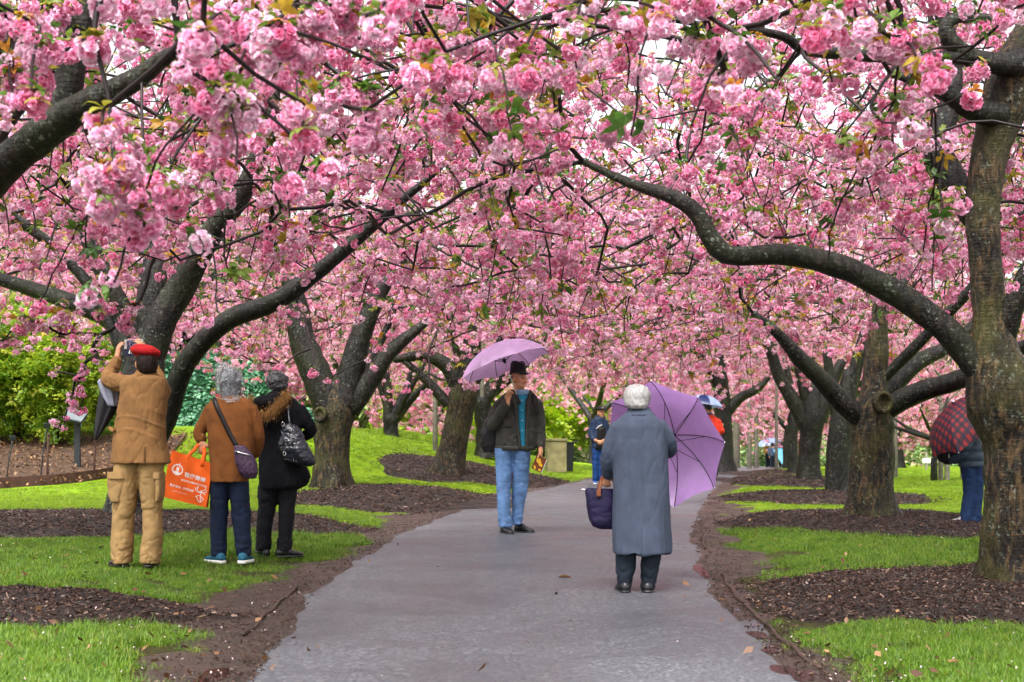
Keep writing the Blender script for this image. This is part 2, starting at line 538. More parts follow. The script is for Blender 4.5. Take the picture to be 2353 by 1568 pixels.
# bare trodden soil along both edges; its width comes and goes
def wl(d): return np.clip(.42 + .30 * np.sin(d * .75 + .3) + .12 * np.sin(d * 2.1), .12, 1.0) * np.where(d > 26, .5, 1) + .2 * ss(9.5, 7.5, d)
def wr(d): return np.clip(.27 + .26 * np.sin(d * .82 + 3.4) + .12 * np.sin(d * 2.4 + 2), .10, 1.0) + .42 * np.exp(-((d - 18.5) / 2.2) ** 2)
sl = strip('soil_margin', lambda d: pl(d) - wl(d) + jl(d * 1.7), lambda d: pl(d) + .15, -10, 60, .12, 12,
      lambda X, Y, t: -.004 - .016 * (1 - t) ** 4 + .008 * sn2(X, Y, 5, 4) * (1 - t), M_soil, label='trodden muddy soil along the left edge of the path')
sr = strip('soil_margin', lambda d: pr(d) - .15, lambda d: pr(d) + wr(d) + jr(d * 1.7), -10, 60, .12, 12,
      lambda X, Y, t: -.004 - .016 * t ** 4 + .010 * sn2(X, Y, 5, 6) * t, M_soil, label='trodden muddy soil along the right edge of the path')

# mulch beds round the trees: x, depth, radius across, radius along
BEDS = [('left edge of the photo, in front of the three viewers', -4.45, 9.2, 2.6, .98), ('under the leaning tree behind the three viewers', -4.9, 16.2, 3.1, 2.0),
        ('under the forked tree behind the black coat', -1.75, 22.6, 2.0, 3.4), ('under the leaning trunk left of the lilac umbrella', -.8, 31.3, 2.1, 3.8),
        ('round the thick trunk at the right edge', 4.15, 10.4, 2.45, 1.92), ('round the second trunk on the right', 4.35, 17.3, 1.75, 2.3),
        ('round the dark third trunk on the right', 5.15, 23.4, 1.75, 2.3), ('round the fourth trunk on the right', 6.0, 31.2, 1.6, 3.4),
        ('round the trunk beside the red jacket', 6.9, 39, 1.4, 2.6)]
def bed_r(k, X, Y):
    _, cx, cy, rx, ry = BEDS[k]
    a = np.arctan2((Y - cy) / ry, (X - cx) / rx)
    wob = 1 + .07 * np.sin(3 * a + k) + .05 * np.sin(5 * a + 2 * k) + .025 * np.sin(11 * a + k)
    return np.hypot((X - cx) / rx, (Y - cy) / ry) / wob
def bed_z(k, X, Y):
    r = bed_r(k, X, Y)
    return gz(X, Y) - .03 + .10 * (1 - np.clip(r, 0, 1) ** 2) ** .6
for k, (nm, cx, cy, rx, ry) in enumerate(BEDS):
    na, nr = (120, 44) if cy < 19 else (64, 18)
    a = np.arange(na) / na * 2 * np.pi
    wob = 1 + .07 * np.sin(3 * a + k) + .05 * np.sin(5 * a + 2 * k) + .025 * np.sin(11 * a + k)
    rr = np.linspace(0.01, 1, nr) ** .8
    X = cx + rx * (rr[:, None] * np.cos(a) * wob); Y = cy + ry * (rr[:, None] * np.sin(a) * wob)
    Z = bed_z(k, X, Y) + .016 * sn2(X, Y, 7, 20 + k) * (rr[:, None] < .97)
    v = np.stack([X.ravel(), Y.ravel(), Z.ravel()], 1)
    f = []
    ii = np.arange(nr - 1)[:, None] * na; jj = np.arange(na); j2 = (jj + 1) % na
    f = np.stack([(ii + jj).ravel(), (ii + j2).ravel(), (ii + na + j2).ravel(), (ii + na + jj).ravel()], 1)
    o = link('mulch_bed', mesh_np('mulch_bed', v, f[:, ::-1]), mat=M_mulch)
    tag(o, 'dark mounded mulch bed ' + nm, kind='structure')

def in_beds(X, Y, lim=1.0):
    r = np.ones(np.shape(X), bool) * False
    for k in range(len(BEDS)): r |= bed_r(k, X, Y) < lim
    return r

# garden bed on the left with its rusty edging
GE = [on_ground(px, py) for px, py in ((-420, 1150), (-200, 1136), (0, 1121), (130, 1112), (256, 1097), (330, 1083), (380, 1066))]
GE = catmull(np.array([[*p, 0] for p in GE]), .25)[:, :3]
GE[:, 2] = gz(GE[:, 0], GE[:, 1])
M_rust = mat_plain('rusty_steel', (.055, .024, .018), .7, .4, 9, .4, 60)
b = B()
T = np.gradient(GE, axis=0); T /= np.linalg.norm(T, axis=1)[:, None]
nrm = np.stack([-T[:, 1], T[:, 0], 0 * T[:, 0]], 1)
up = np.array([0, 0, 1.])
b.rings([np.stack([p - n * .012 - up * .05, p + n * .012 - up * .05, p + n * .012 + up * (.17 + .01 * math.sin(i * .3)), p - n * .012 + up * (.17 + .01 * math.sin(i * .3))]) for i, (p, n) in enumerate(zip(GE, nrm))])
tag(b.obj('bed_edging', M_rust, smooth=False), 'rusty steel edging strip in front of the green shrubs', 'garden edging')
far = GE + np.array([-1.0, 9.0, 0]) * np.linspace(1, .4, len(GE))[:, None]
t = np.linspace(0, 1, 10)
X = GE[:, 0][:, None] * (1 - t) + far[:, 0][:, None] * t; Y = GE[:, 1][:, None] * (1 - t) + far[:, 1][:, None] * t
Z = gz(X, Y) + .05 + .03 * sn2(X, Y, 2.2, 31)
ii = (np.arange(len(GE) - 1)[:, None] * 10 + np.arange(9)).ravel()
gbed = link('garden_bed', mesh_np('garden_bed', np.stack([X.ravel(), Y.ravel(), Z.ravel()], 1), np.stack([ii, ii + 1, ii + 11, ii + 10], 1)), mat=M_litter)
tag(gbed, 'garden bed of brown leaf litter under the green shrubs', kind='structure')
GBX, GBY = X, Y

# worn edging strips along the path
M_edge = mat_plain('weathered_edging', (.055, .034, .026), .6, .4, 14, .5, 90)
def edging(px_list, label):
    P = np.array([[*on_ground(a, c), 0] for a, c in px_list])
    P = catmull(P, .12)[:, :3]
    P[:, 2] = gz(P[:, 0], P[:, 1]) + .006 + .006 * np.sin(np.arange(len(P)) * 1.1)
    P[:, 0] += .008 * np.sin(np.arange(len(P)) * .9)
    b = B(); b.tube(P, .013 + .003 * np.sin(np.arange(len(P)) * .7), 8)
    return tag(b.obj('path_edging', M_edge), label, 'edging')
edging([(1660, 1322), (1684, 1362), (1720, 1400), (1770, 1447), (1820, 1492), (1884, 1540)], 'low worn edging strip along the right side of the path beside puddles')
edging([(682, 1350), (640, 1388), (598, 1430), (562, 1462)], 'low worn edging strip along the left side of the path')
edging([(1612, 1190), (1614, 1222), (1618, 1262)], 'short worn edging strip by the right path edge past the grey coat')

# puddles
def mat_puddle(name, c):
    m, nt, p, o = nodes_of(name)
    pos = nt.nodes.new('ShaderNodeNewGeometry').outputs['Position']
    nt.links.new(ramp(nt, noise(nt, pos, 8, 4), [(.35, tuple(x * .6 for x in c)), (.65, c)]), p.inputs['Base Color'])
    p.inputs['Roughness'].default_value = .10
    p.inputs['Specular IOR Level'].default_value = .32
    bump(nt, p, noise(nt, pos, 26, 4), .35, .01)
    return m
M_pud = mat_puddle('muddy_red_water', (.022, .010, .009))
def puddle(px, py, w, h, label, seed):
    c = on_ground(px, py); s = F / c[1]
    d0, d1 = ground_d(px, py + h / 2), ground_d(px, py - h / 2)
    a = np.arange(40) / 40 * 2 * np.pi
    r = np.random.default_rng(seed); q = 1 + sum(r.uniform(.04, .26) / (k - 1) ** .5 * np.sin(k * a + r.uniform(0, 6)) for k in (2, 3, 4, 6))
    X = c[0] + w / 2 / s * np.cos(a) * q; Y = c[1] + (d1 - d0) / 2 * np.sin(a) * q
    X0 = np.concatenate([X, c[0] + (X - c[0]) * .5, [c[0]]]); Y0 = np.concatenate([Y, c[1] + (Y - c[1]) * .5, [c[1]]])
    Z = gz(np.clip(X0, pl(Y0), pr(Y0)), Y0) - .0005
    f4 = [(i, (i + 1) % 40, 40 + (i + 1) % 40, 40 + i) for i in range(40)]
    f3 = [(40 + i, 40 + (i + 1) % 40, 80) for i in range(40)]
    o = link('puddle', mesh_np('puddle', np.stack([X0, Y0, Z], 1), [np.array(f4), np.array(f3)]), mat=M_pud)
    tag(o, label, kind='structure')
puddle(1610, 1312, 30, 26, 'reddish puddle nearest the grey coat at the right path edge', 1)
puddle(1741, 1460, 40, 16, 'reddish puddle beside the edging strip, third from the bottom', 2)
puddle(1775, 1496, 46, 16, 'reddish puddle beside the edging strip, second from the bottom', 3)
puddle(1826, 1546, 80, 34, 'reddish puddle at the bottom right of the path', 4)
puddle(488, 1556, 84, 30, 'dark puddle at the bottom left edge of the path', 5)

# ---------------------------------------------------------------- grass blades
def blade_tuft(name, nb, h, spread, w, seed):
    r = np.random.default_rng(seed)
    v, f = [], []
    for i in range(nb):
        x, y = r.normal(0, spread, 2); a = r.uniform(0, 6.28); hh = h * r.uniform(.5, 1.15); l = hh * r.uniform(.15, .9)
        u = np.array([math.cos(a), math.sin(a), 0]); s = np.array([-u[1], u[0], 0]) * w
        p0 = np.array([x, y, -.01]); p1 = p0 + u * l * .35 + [0, 0, hh * .6]; p2 = p0 + u * l + [0, 0, hh]
        n = len(v); v += [p0 - s, p0 + s, p1 - s * .8, p1 + s * .8, p2]
        f += [(n, n + 1, n + 3, n + 2)]
        f += [(n + 2, n + 3, n + 4)]
    me = bpy.data.meshes.new(name); me.from_pydata([tuple(q) for q in v], [], f); me.update()
    return me
M_grass = mat_leafy('grass_blade', [(0, (.040, .105, .006)), (.4, (.095, .205, .006)), (.8, (.155, .275, .008)), (.95, (.22, .29, .02)), (1, (.26, .22, .07))], .3)
gp = []
for k in range(4):
    me = blade_tuft('grass_tuft', 18, .027 if k < 3 else .046, .022, .0014, 50 + k); me.materials.append(M_grass); gp.append(proto('grass_tuft', me))
M_gfar = mat_leafy('far_grass_blade', [(0, (.10, .19, .004)), (.5, (.20, .32, .004)), (1, (.28, .38, .006))], .35)
gfar = []
for k in range(3):
    me = blade_tuft('grass_clump', 26, .05, .06, .0042, 60 + k); me.materials.append(M_gfar); gfar.append(proto('grass_clump', me))

def grass_points(n, d0, d1, power=1.0):
    """random ground points inside the widened view between two depths"""
    u = rng.random(n)
    d = (d0 ** -power + u * (d1 ** -power - d0 ** -power)) ** (-1 / power)
    x = (rng.random(n) * 2 - 1) * (d * .40 + 2.2)
    out_l = pl(d) - wl(d) + jl(d * 1.7) - x; out_r = x - (pr(d) + wr(d) + jr(d * 1.7))
    margin = np.maximum(out_l, out_r)
    thin = sn2(x, d, 2.2, 9) * .5 + sn2(x, d, 7, 10) * .35
    keep = margin + .22 * thin + .08 * rng.normal(size=n) > 0.0
    br = np.min([bed_r(k, x, d) for k in range(len(BEDS))], axis=0)
    keep &= br + .07 * thin + .03 * rng.normal(size=n) > 1.0
    bald = (sn2(x, d, 1.7, 12) + .6 * sn2(x, d, 5, 13) + 1.1 * np.exp(-np.clip(br - 1, 0, 9) / .12) + .9 * np.exp(-np.clip(margin, 0, 9) / .25)) > rng.uniform(.45, 1.5, n)
    keep &= ~bald
    # not inside the garden bed
    gy = np.interp(x, GE[:, 0], GE[:, 1])
    keep &= ~((x < GE[-1, 0]) & (d > gy - .25))
    return x[keep], d[keep]
for (n, d0, d1, pr_, nm, lab) in ((600000, 6.2, 19, gp, 'grass', 'short green grass blades of the near lawns'), (125000, 17, 46, gfar, 'grass', 'short green grass of the farther lawns and bank')):
    x, d = grass_points(n, d0, d1)
    z = gz(x, d) - .022
    k = len(x)
    sc = rng.uniform(.65, 1.25, k) * (1 + .25 * sn2(x, d, 1.2, 15))
    if pr_ is gfar: sc *= np.clip(d / 40, .5, .9)
    o = scatter(nm, pr_, np.stack([x, d, z], 1), np.stack([rng.normal(0, .12, k), rng.normal(0, .12, k), rng.uniform(0, 6.28, k)], 1), sc, rng.integers(0, len(pr_), k))
    tag(o, lab, kind='stuff')

# ---------------------------------------------------------------- mulch chips, crumbs, petals
def chip(name, l, w, t, seed, mat):
    r = np.random.default_rng(seed)
    v = np.array([(x, y, z) for z in (-1, 1) for y in (-1, 1) for x in (-1, 1)], float) * (l / 2, w / 2, t / 2)
    v *= r.uniform(.6, 1.2, v.shape)
    me = bpy.data.meshes.new(name)
    me.from_pydata([tuple(q) for q in v], [], [(0, 2, 3, 1), (4, 5, 7, 6), (0, 1, 5, 4), (2, 6, 7, 3), (0, 4, 6, 2), (1, 3, 7, 5)])
    me.materials.append(mat); me.update()
    return proto(name, me)
M_chip = mat_leafy('mulch_chip', [(0, (.014, .007, .005)), (.5, (.036, .018, .013)), (.88, (.062, .033, .024)), (.965, (.16, .09, .06)), (1, (.30, .21, .16))], .0)
chips = [chip('mulch_chip', .030, .008, .005, 1, M_chip), chip('mulch_chip', .020, .011, .005, 2, M_chip), chip('mulch_chip', .045, .006, .005, 3, M_chip), chip('mulch_chip', .014, .013, .007, 4, M_chip)]
P, S = [], []
for k, (nm, cx, cy, rx, ry) in enumerate(BEDS):
    n = int(rx * ry * math.pi * (1300 if cy < 12 else 700 if cy < 19 else 240))
    a = rng.random(n) * 6.283; r = np.sqrt(rng.random(n)) * 1.1
    x = cx + rx * r * np.cos(a); y = cy + ry * r * np.sin(a)
    br = bed_r(k, x, y)
    ok = ((br < 1) | (rng.random(n) < .35)) & (np.abs(x - cx) < 20) & ((x < pl(y) - .1) | (x > pr(y) + .1))
    x, y = x[ok], y[ok]
    z = np.maximum(bed_z(k, x, y) + .012 * sn2(x, y, 7, 20 + k), gz(x, y) - .012) + rng.uniform(0, .012, len(x))
    P.append(np.stack([x, y, z], 1)); S.append(rng.uniform(.6, 1.6, len(x)) * (1 if cy < 19 else 1.4))
# loose crumbs along the soil margins
n = 4200
d = 6.6 * (1 / (1 - rng.random(n) * .72)); side = rng.random(n) < .5
x = np.where(side, pl(d) - np.abs(rng.normal(0, .30, n)) + .12, pr(d) + np.abs(rng.normal(0, .30, n)) - .12)
P.append(np.stack([x, d, gz(x, d) + .006], 1)); S.append(rng.uniform(.25, 1.0, n))
P = np.concatenate(P); S = np.concatenate(S); k = len(P)
o = scatter('wood_chips', chips, P, np.stack([rng.normal(0, .35, k), rng.normal(0, .35, k), rng.uniform(0, 6.28, k)], 1), S, rng.integers(0, 4, k))
tag(o, 'loose brown wood chips on the mulch beds and path margins', kind='stuff')

def petal_me(name, mat, w):
    me = bpy.data.meshes.new(name)
    me.from_pydata([(0, 0, 0), (w, w * .5, .003), (w * 1.7, 0, .006), (w, -w * .5, .003)], [], [(0, 1, 2, 3)])
    me.materials.append(mat); me.update(); return proto(name, me)
M_petal_fallen = mat_leafy('fallen_petal', [(0, (.75, .55, .60)), (.6, (.62, .5, .48)), (1, (.8, .72, .72))], .1)
M_leaf_fallen = mat_leafy('fallen_brown_leaf', [(0, (.07, .03, .015)), (.6, (.17, .08, .035)), (1, (.32, .19, .09))], .1)
pts = [petal_me('petal', M_petal_fallen, .007), petal_me('petal', M_petal_fallen, .010)]
n = 1000
d = 6.6 * (1 / (1 - rng.random(n) * .8)); x = (rng.random(n) * 2 - 1) * d * .42
on_path = (x > pl(d)) & (x < pr(d)); ok = ~on_path | (rng.random(n) < .05)
x, d = x[ok], d[ok]; n = len(x)
z = gz(x, d) + .014
for kk in range(len(BEDS)): z = np.where(bed_r(kk, x, d) < 1, np.maximum(z, bed_z(kk, x, d) + .02), z)
tag(scatter('fallen_petals', pts, np.stack([x, d, z], 1), np.stack([rng.normal(0, .3, n), rng.normal(0, .3, n), rng.uniform(0, 6.28, n)], 1), rng.uniform(.6, 1.3, n), rng.integers(0, 2, n)), 'fallen pale petals scattered over grass and path', kind='stuff')
lf = [petal_me('dry_leaf', M_leaf_fallen, .026), petal_me('dry_leaf', M_leaf_fallen, .035)]
n = 420
d = 6.8 * (1 / (1 - rng.random(n) * .75)); x = (rng.random(n) * 2 - 1) * d * .42
on_path = (x > pl(d) + .3) & (x < pr(d) - .3); ok = ~on_path | (rng.random(n) < .06); x, d = x[ok], d[ok]
i = rng.integers(0, GBX.size, 5200)
x = np.concatenate([x, GBX.ravel()[i] + rng.normal(0, .25, 5200)]); d = np.concatenate([d, GBY.ravel()[i] + rng.normal(0, .25, 5200)])
n = len(x); z = gz(x, d) + np.where(np.arange(n) < n - 5200, .03, .09)
tag(scatter('fallen_leaves', lf, np.stack([x, d, z], 1), np.stack([rng.normal(0, .45, n), rng.normal(0, .45, n), rng.uniform(0, 6.28, n)], 1), rng.uniform(.6, 1.3, n) * np.where(np.arange(n) < n - 5200, 1, 1.15), rng.integers(0, 2, n)), 'dry brown leaves lying in the garden bed and grass', kind='stuff')
# ================================================================ cherry trees
M_bark = [mat_bark('wet_cherry_bark', (.008, .0065, .0055), (.040, .029, .018), (.020, .025, .009), .40, 1.3, .45),
          mat_bark('mossy_cherry_bark', (.014, .010, .006), (.150, .092, .038), (.062, .062, .013), .40, 1.8, .50),
          mat_bark('dark_wet_bark', (.006, .005, .0045), (.026, .019, .013), (.013, .016, .007), .30, 1.2, .42)]
M_twig = mat_plain('twig_bark', (.011, .0065, .006), .5, .3, 30)
M_petal = mat_leafy('blossom_petal', [(0, (.60, .028, .12)), (.19, (.80, .145, .34)), (.41, (.89, .34, .56)), (.62, (.935, .54, .75)), (.88, (.97, .80, .89)), (1, (.98, .90, .95))], .45, 'tone')  # petal pinks; deepest and palest ends also paint in shadow and lit tips
M_cleaf = mat_leafy('young_cherry_leaf', [(0, (.05, .14, .02)), (.35, (.12, .22, .03)), (.62, (.24, .28, .035)), (.84, (.42, .30, .03)), (1, (.50, .21, .03))], .45)
M_stalk = mat_plain('flower_stalk', (.20, .16, .06), .6, .2)

def leaf_quads(r, base, dirn, L, w):
    """pointed bent leaf: 6 vertices, 4 faces"""
    dirn = dirn / np.linalg.norm(dirn)
    s = np.cross(dirn, [0, 0, 1.]); s /= np.linalg.norm(s) + 1e-6
    dn = np.array([0, 0, -1.]); up = np.cross(s, dirn)
    m = base + dirn * L * .45; t = base + dirn * L + dn * L * r.uniform(.15, .45)
    l = m + s * w + up * w * .25 + dn * L * .05; q = m - s * w + up * w * .25 + dn * L * .05; m2 = base + dirn * L * .72 + dn * L * .12
    l2 = m2 + s * w * .62 + up * w * .15; q2 = m2 - s * w * .62 + up * w * .15
    return [base, l, m, q, l2, m2, q2, t], [(0, 1, 2), (0, 2, 3), (1, 4, 5, 2), (2, 5, 6, 3), (4, 7, 5), (5, 7, 6)]

def cluster_mesh(name, seed, nfl=15, rad=.062, leaves=4, petals=13, detail=True):
    """a hanging pompom of double flowers under a whorl of young leaves; the origin is where it hangs from"""
    r = np.random.default_rng(seed)
    v, f, mi, tone = [], [], [], []
    c0 = np.array([0, 0, -rad * 1.05])
    cen = []
    sq = np.array([r.uniform(.85, 1.35), r.uniform(.85, 1.2), r.uniform(.65, 1.15)])
    for i in range(nfl):
        z = 1 - 2 * (i + .5) / nfl; a = i * 2.399963 + r.uniform(-.3, .3)
        u = np.array([math.sqrt(max(0, 1 - z * z)) * math.cos(a), math.sqrt(max(0, 1 - z * z)) * math.sin(a), z])
        u += r.normal(0, .30, 3); u /= np.linalg.norm(u)
        cen.append((c0 + sq * (u * rad * r.uniform(.50, .98)) + r.normal(0, rad * .10, 3), u))
    for c, u in cen:
        s1 = np.cross(u, [.3, .2, .9]); s1 /= np.linalg.norm(s1); s2 = np.cross(u, s1)
        ft = r.uniform(0, .35)
        sz = rad * r.uniform(.34, .50)
        for k in range(petals):
            ring = k / petals
            a = k * 2.399963 + r.uniform(-.3, .3)
            o = (s1 * math.cos(a) + s2 * math.sin(a))
            open_ = .35 + 1.0 * ring + r.uniform(-.15, .15)            # inner petals upright, outer ones flat
            dr = u * math.cos(open_) + o * math.sin(open_)
            sd = np.cross(dr, u); sd /= np.linalg.norm(sd) + 1e-6
            nrm = np.cross(sd, dr)
            L = sz * (.75 + .45 * ring) * r.uniform(.85, 1.15); w = L * r.uniform(.40, .52)
            b0 = c + o * sz * .08
            p1 = b0 + dr * L * .6; p2 = b0 + dr * L + nrm * L * r.uniform(-.22, .22) + u * L * r.uniform(-.1, .1)
            n = len(v)
            v += [b0, p1 + sd * w + nrm * L * .14, p1 + nrm * L * -.06, p1 - sd * w + nrm * L * .14, p2 + sd * w * .55, p2 - sd * w * .55]
            tone += [ft * .6, .42 + ft, .30 + ft, .42 + ft, .92 + ft * .4, .92 + ft * .4]
            f += [(n, n + 1, n + 2), (n, n + 2, n + 3), (n + 1, n + 4, n + 2), (n + 2, n + 4, n + 5), (n + 2, n + 5, n + 3)]
            mi += [0] * 5
    for k in range(leaves):
        a = r.uniform(0, 6.28)
        q, g = leaf_quads(r, np.array([0, 0, r.uniform(-.01, .015)]), np.array([math.cos(a), math.sin(a), r.uniform(-.35, .5)]), rad * r.uniform(1.0, 1.7), rad * r.uniform(.24, .36))
        n = len(v); v += q; tone += [0] * len(q); f += [tuple(i + n for i in t) for t in g]; mi += [1] * len(g)
    me = bpy.data.meshes.new(name)
    me.from_pydata([tuple(x) for x in v], [], f)
    me.polygons.foreach_set('material_index', np.array(mi, np.int32))
    at = me.attributes.new('tone', 'FLOAT', 'POINT'); at.data.foreach_set('value', np.clip(np.array(tone, np.float32), 0, 1))
    me.materials.append(M_petal); me.materials.append(M_cleaf); me.update()
    return me

NVAR = 7
cl_me = [cluster_mesh('blossom_cluster', 100 + k, nfl=[17, 13, 19, 10, 15, 7, 14][k], leaves=[4, 6, 5, 3, 7, 5, 2][k]) for k in range(NVAR)]
cl_proto = [proto('blossom', m) for m in cl_me]
cl_bare = [cluster_mesh('blossom_cluster', 200 + k, nfl=[19, 16, 22][k], leaves=0, petals=15) for k in range(3)]
def leaf_whorl(seed):
    r = np.random.default_rng(seed); v, f = [], []
    for k in range(5):
        a = r.uniform(0, 6.28)
        q, g = leaf_quads(r, np.zeros(3), np.array([math.cos(a), math.sin(a), r.uniform(-.2, .8)]), r.uniform(.065, .115), r.uniform(.018, .029))
        n = len(v); v += q; f += [tuple(i + n for i in t) for t in g]
    me = bpy.data.meshes.new('leaf_whorl'); me.from_pydata([tuple(x) for x in v], [], f); me.materials.append(M_cleaf); me.update()
    return proto('leaf_whorl', me)
whorls = [leaf_whorl(k) for k in range(3)]

def limb_mesh(name, P, n=16, rough=.06, seed=0, flare=0, step=.07, furrow=0):
    """tapering bent limb with uneven swellings; P rows are x,y,z,r"""
    Q = catmull(P, step)
    pts, rad = Q[:, :3], np.maximum(Q[:, 3], .004)
    L = np.concatenate([[0], np.cumsum(np.linalg.norm(np.diff(pts, axis=0), axis=1))])
    if flare: rad = rad * (1 + flare * np.exp(-L / .22))
    T, U, V = frames(pts)
    a = np.arange(n) / n * 2 * np.pi
    ring = pts[:, None] + rad[:, None, None] * (np.cos(a)[None, :, None] * U[:, None] + np.sin(a)[None, :, None] * V[:, None])
    v = ring.reshape(-1, 3)
    out = (ring - pts[:, None]).reshape(-1, 3); out /= np.linalg.norm(out, axis=1)[:, None] + 1e-9
    rr = np.repeat(rad, n)
    d = rr * rough * sn(v, 5.5, seed) + rr * rough * .6 * sn(v, 17, seed + 1)
    if furrow:
        ang = np.tile(a, len(pts)); ll = np.repeat(L, n)
        d += furrow * (np.abs(np.sin(ang * 5.5 + 1.2 * np.sin(ll * 2.1 + seed) + .7 * np.sin(ang * 2))) - .5) * np.exp(-ll / 2.2)
        if flare: d += rr * .22 * np.sin(ang * 4 + seed) * np.exp(-ll / .18)
    v = v + out * d[:, None]
    k = len(pts)
    f = []
    for i in range(k - 1):
        for j in range(n):
            f.append((i * n + j, i * n + (j + 1) % n, (i + 1) * n + (j + 1) % n, (i + 1) * n + j))
    v = np.vstack([v, pts[-1] + T[-1] * rad[-1] * .5])
    tri = [((k - 1) * n + j, (k - 1) * n + (j + 1) % n, k * n) for j in range(n)]
    return mesh_np(name, v, [np.array(f), np.array(tri)]), Q

def px_limb(rows, d):
    """rows of (px, py, half width px[, depth offset]) -> x,y,z,r"""
    out = []
    for q in rows:
        dd = d + (q[3] if len(q) > 3 else 0)
        out.append([*W(q[0], q[1], dd), q[2] / F * dd])
    return np.array(out)

# lower outline of the nearer crowns as the photograph shows it (people and lawns stay visible below it)
CL = np.array([(-400, 760), (0, 800), (90, 790), (215, 760), (260, 740), (380, 790), (440, 860), (520, 820), (600, 830), (700, 790), (860, 790), (960, 770), (1010, 790), (1060, 790), (1250, 770),
               (1290, 800), (1400, 850), (1500, 850), (1600, 880), (1700, 890), (1800, 890), (1900, 880), (1990, 880), (2100, 890), (2200, 860), (2230, 740), (2353, 700), (2700, 700)])
CLEAR = []        # limbs that stay in view: (rows of px, py, half width), nearest depth, chance to clear
def clear(rows, d, chance=.9): CLEAR.append((np.array([r[:3] for r in rows], float), d, chance))

def allowed(p, rad, far=False):
    """which crown points may stay (keeps the view to the people, and the limbs the photo shows, open)"""
    px, py = proj(p); d = p[:, 1]
    ok = np.ones(len(p), bool)
    vis = (d > .5) & (np.abs(px - CX) < CX + 150)
    s = F / np.maximum(d, .5)
    low = np.interp(px, CL[:, 0], CL[:, 1]) + 22 * np.sin(px * .045) + 14 * np.sin(px * .11)
    ok &= ~(vis & (d < 23) & (py + rad * s > low))
    ok &= ~(vis & (d < 5.6) & (py > -250))
    ok &= ~((d < 9) & vis & (np.abs(px - 1200) < 520) & (py > 330))
    for rows, dl, ch in CLEAR:
        seg = vis & (d < dl)
        if not seg.any(): continue
        best = np.full(len(p), 1e9)
        for (a, b) in zip(rows[:-1], rows[1:]):
            ab = b[:2] - a[:2]; t = np.clip(((px - a[0]) * ab[0] + (py - a[1]) * ab[1]) / (ab @ ab), 0, 1)
            dist = np.hypot(px - a[0] - t * ab[0], py - a[1] - t * ab[1]) - (a[2] + t * (b[2] - a[2]))
            best = np.minimum(best, dist)
        ok &= ~(seg & (best < rad * s * .75) & (rng.random(len(p)) < ch))
    return ok

def grow(starts, targets, seg=.30, dirs=None):
    """join every target to the nearest wood already there by a curving shoot; returns points, parents, how many tips hang on each"""
    ns = len(starts)
    cap = ns + len(targets) * 28
    A = np.zeros((cap, 3)); A[:ns] = starts; PL = np.zeros(cap); D = np.zeros((cap, 3)); n = ns
    c = A[:ns].mean(0)
    D[:ns] = (A[:ns] - c) / (np.linalg.norm(A[:ns] - c, axis=1)[:, None] + 1e-6)
    par = [-1] * ns
    S = A[:ns].copy()
    dist0 = np.array([np.min(((S - t) ** 2).sum(1)) for t in targets])
    tips = []
    for t in np.asarray(targets)[np.argsort(dist0)]:
        v = t - A[:n]
        dd = np.sqrt((v ** 2).sum(1))
        turn = 1 - (v * D[:n]).sum(1) / (dd + 1e-6)                       # prefer to carry on the way the wood already grows
        j = int(np.argmin(dd * (1 + .22 * turn) + .28 * PL[:n]))
        L = dd[j]; m = max(1, int(L / seg))
        a = A[j].copy(); base = PL[j]
        m0 = (D[j] * .75 + v[j] / (L + 1e-6) * .35 + rng.normal(0, .12, 3)) * L
        m1 = v[j] * .8 + np.array([0, 0, -.45 * L]) + rng.normal(0, .16 * L, 3)
        prev = a
        for k in range(1, m + 1):
            u = k / m; u2, u3 = u * u, u ** 3
            q = (2 * u3 - 3 * u2 + 1) * a + (u3 - 2 * u2 + u) * m0 + (-2 * u3 + 3 * u2) * t + (u3 - u2) * m1
            if k < m: q = q + rng.normal(0, .010, 3)
            A[n] = q; PL[n] = base + L * u; w = q - prev; D[n] = w / (np.linalg.norm(w) + 1e-6); prev = q
            par.append(j); j = n; n += 1
        tips.append(j)
    cnt = np.zeros(n); cnt[tips] = 1
    for i in range(n - 1, ns - 1, -1):
        if par[i] >= 0: cnt[par[i]] += cnt[i]
    return A[:n], np.array(par), cnt, np.array(tips)

def twig_mesh(A, par, cnt, ns, scale=1.0, sides=4):
    idx = np.arange(ns, len(A)); p = par[idx]
    a, b = A[p], A[idx]
    rb = np.minimum(.0034 * np.sqrt(cnt[idx]) ** .95 + .0026, .019) * scale
    ra = np.where(p >= ns, np.minimum(.0034 * np.sqrt(np.maximum(cnt[p], 1)) ** .95 + .0026, .019) * scale, rb * 1.15)
    ra = np.minimum(ra, rb * 1.5)
    L = np.linalg.norm(b - a, axis=1)
    m = (a + b) / 2 + rng.normal(0, 1, a.shape) * (L * .035)[:, None]
    t = b - a; t /= L[:, None] + 1e-9
    ref = np.where(np.abs(t[:, 2:3]) < .8, np.array([[0, 0, 1.]]), np.array([[0, 1., 0]]))
    u = np.cross(ref, t); u /= np.linalg.norm(u, axis=1)[:, None] + 1e-9
    w = np.cross(t, u)
    an = np.arange(sides) / sides * 2 * np.pi
    ringdir = np.cos(an)[None, :, None] * u[:, None] + np.sin(an)[None, :, None] * w[:, None]
    V = np.stack([a[:, None] + ra[:, None, None] * ringdir, m[:, None] + ((ra + rb) / 2)[:, None, None] * ringdir, b[:, None] + rb[:, None, None] * ringdir], 1)
    E = len(a)
    base = (np.arange(E) * 3 * sides)[:, None]
    j = np.arange(sides); j2 = (j + 1) % sides
    f = []
    for k in range(2):
        f.append(np.stack([base + k * sides + j, base + k * sides + j2, base + (k + 1) * sides + j2, base + (k + 1) * sides + j], 2).reshape(-1, 4))
    return V.reshape(-1, 3), np.concatenate(f)

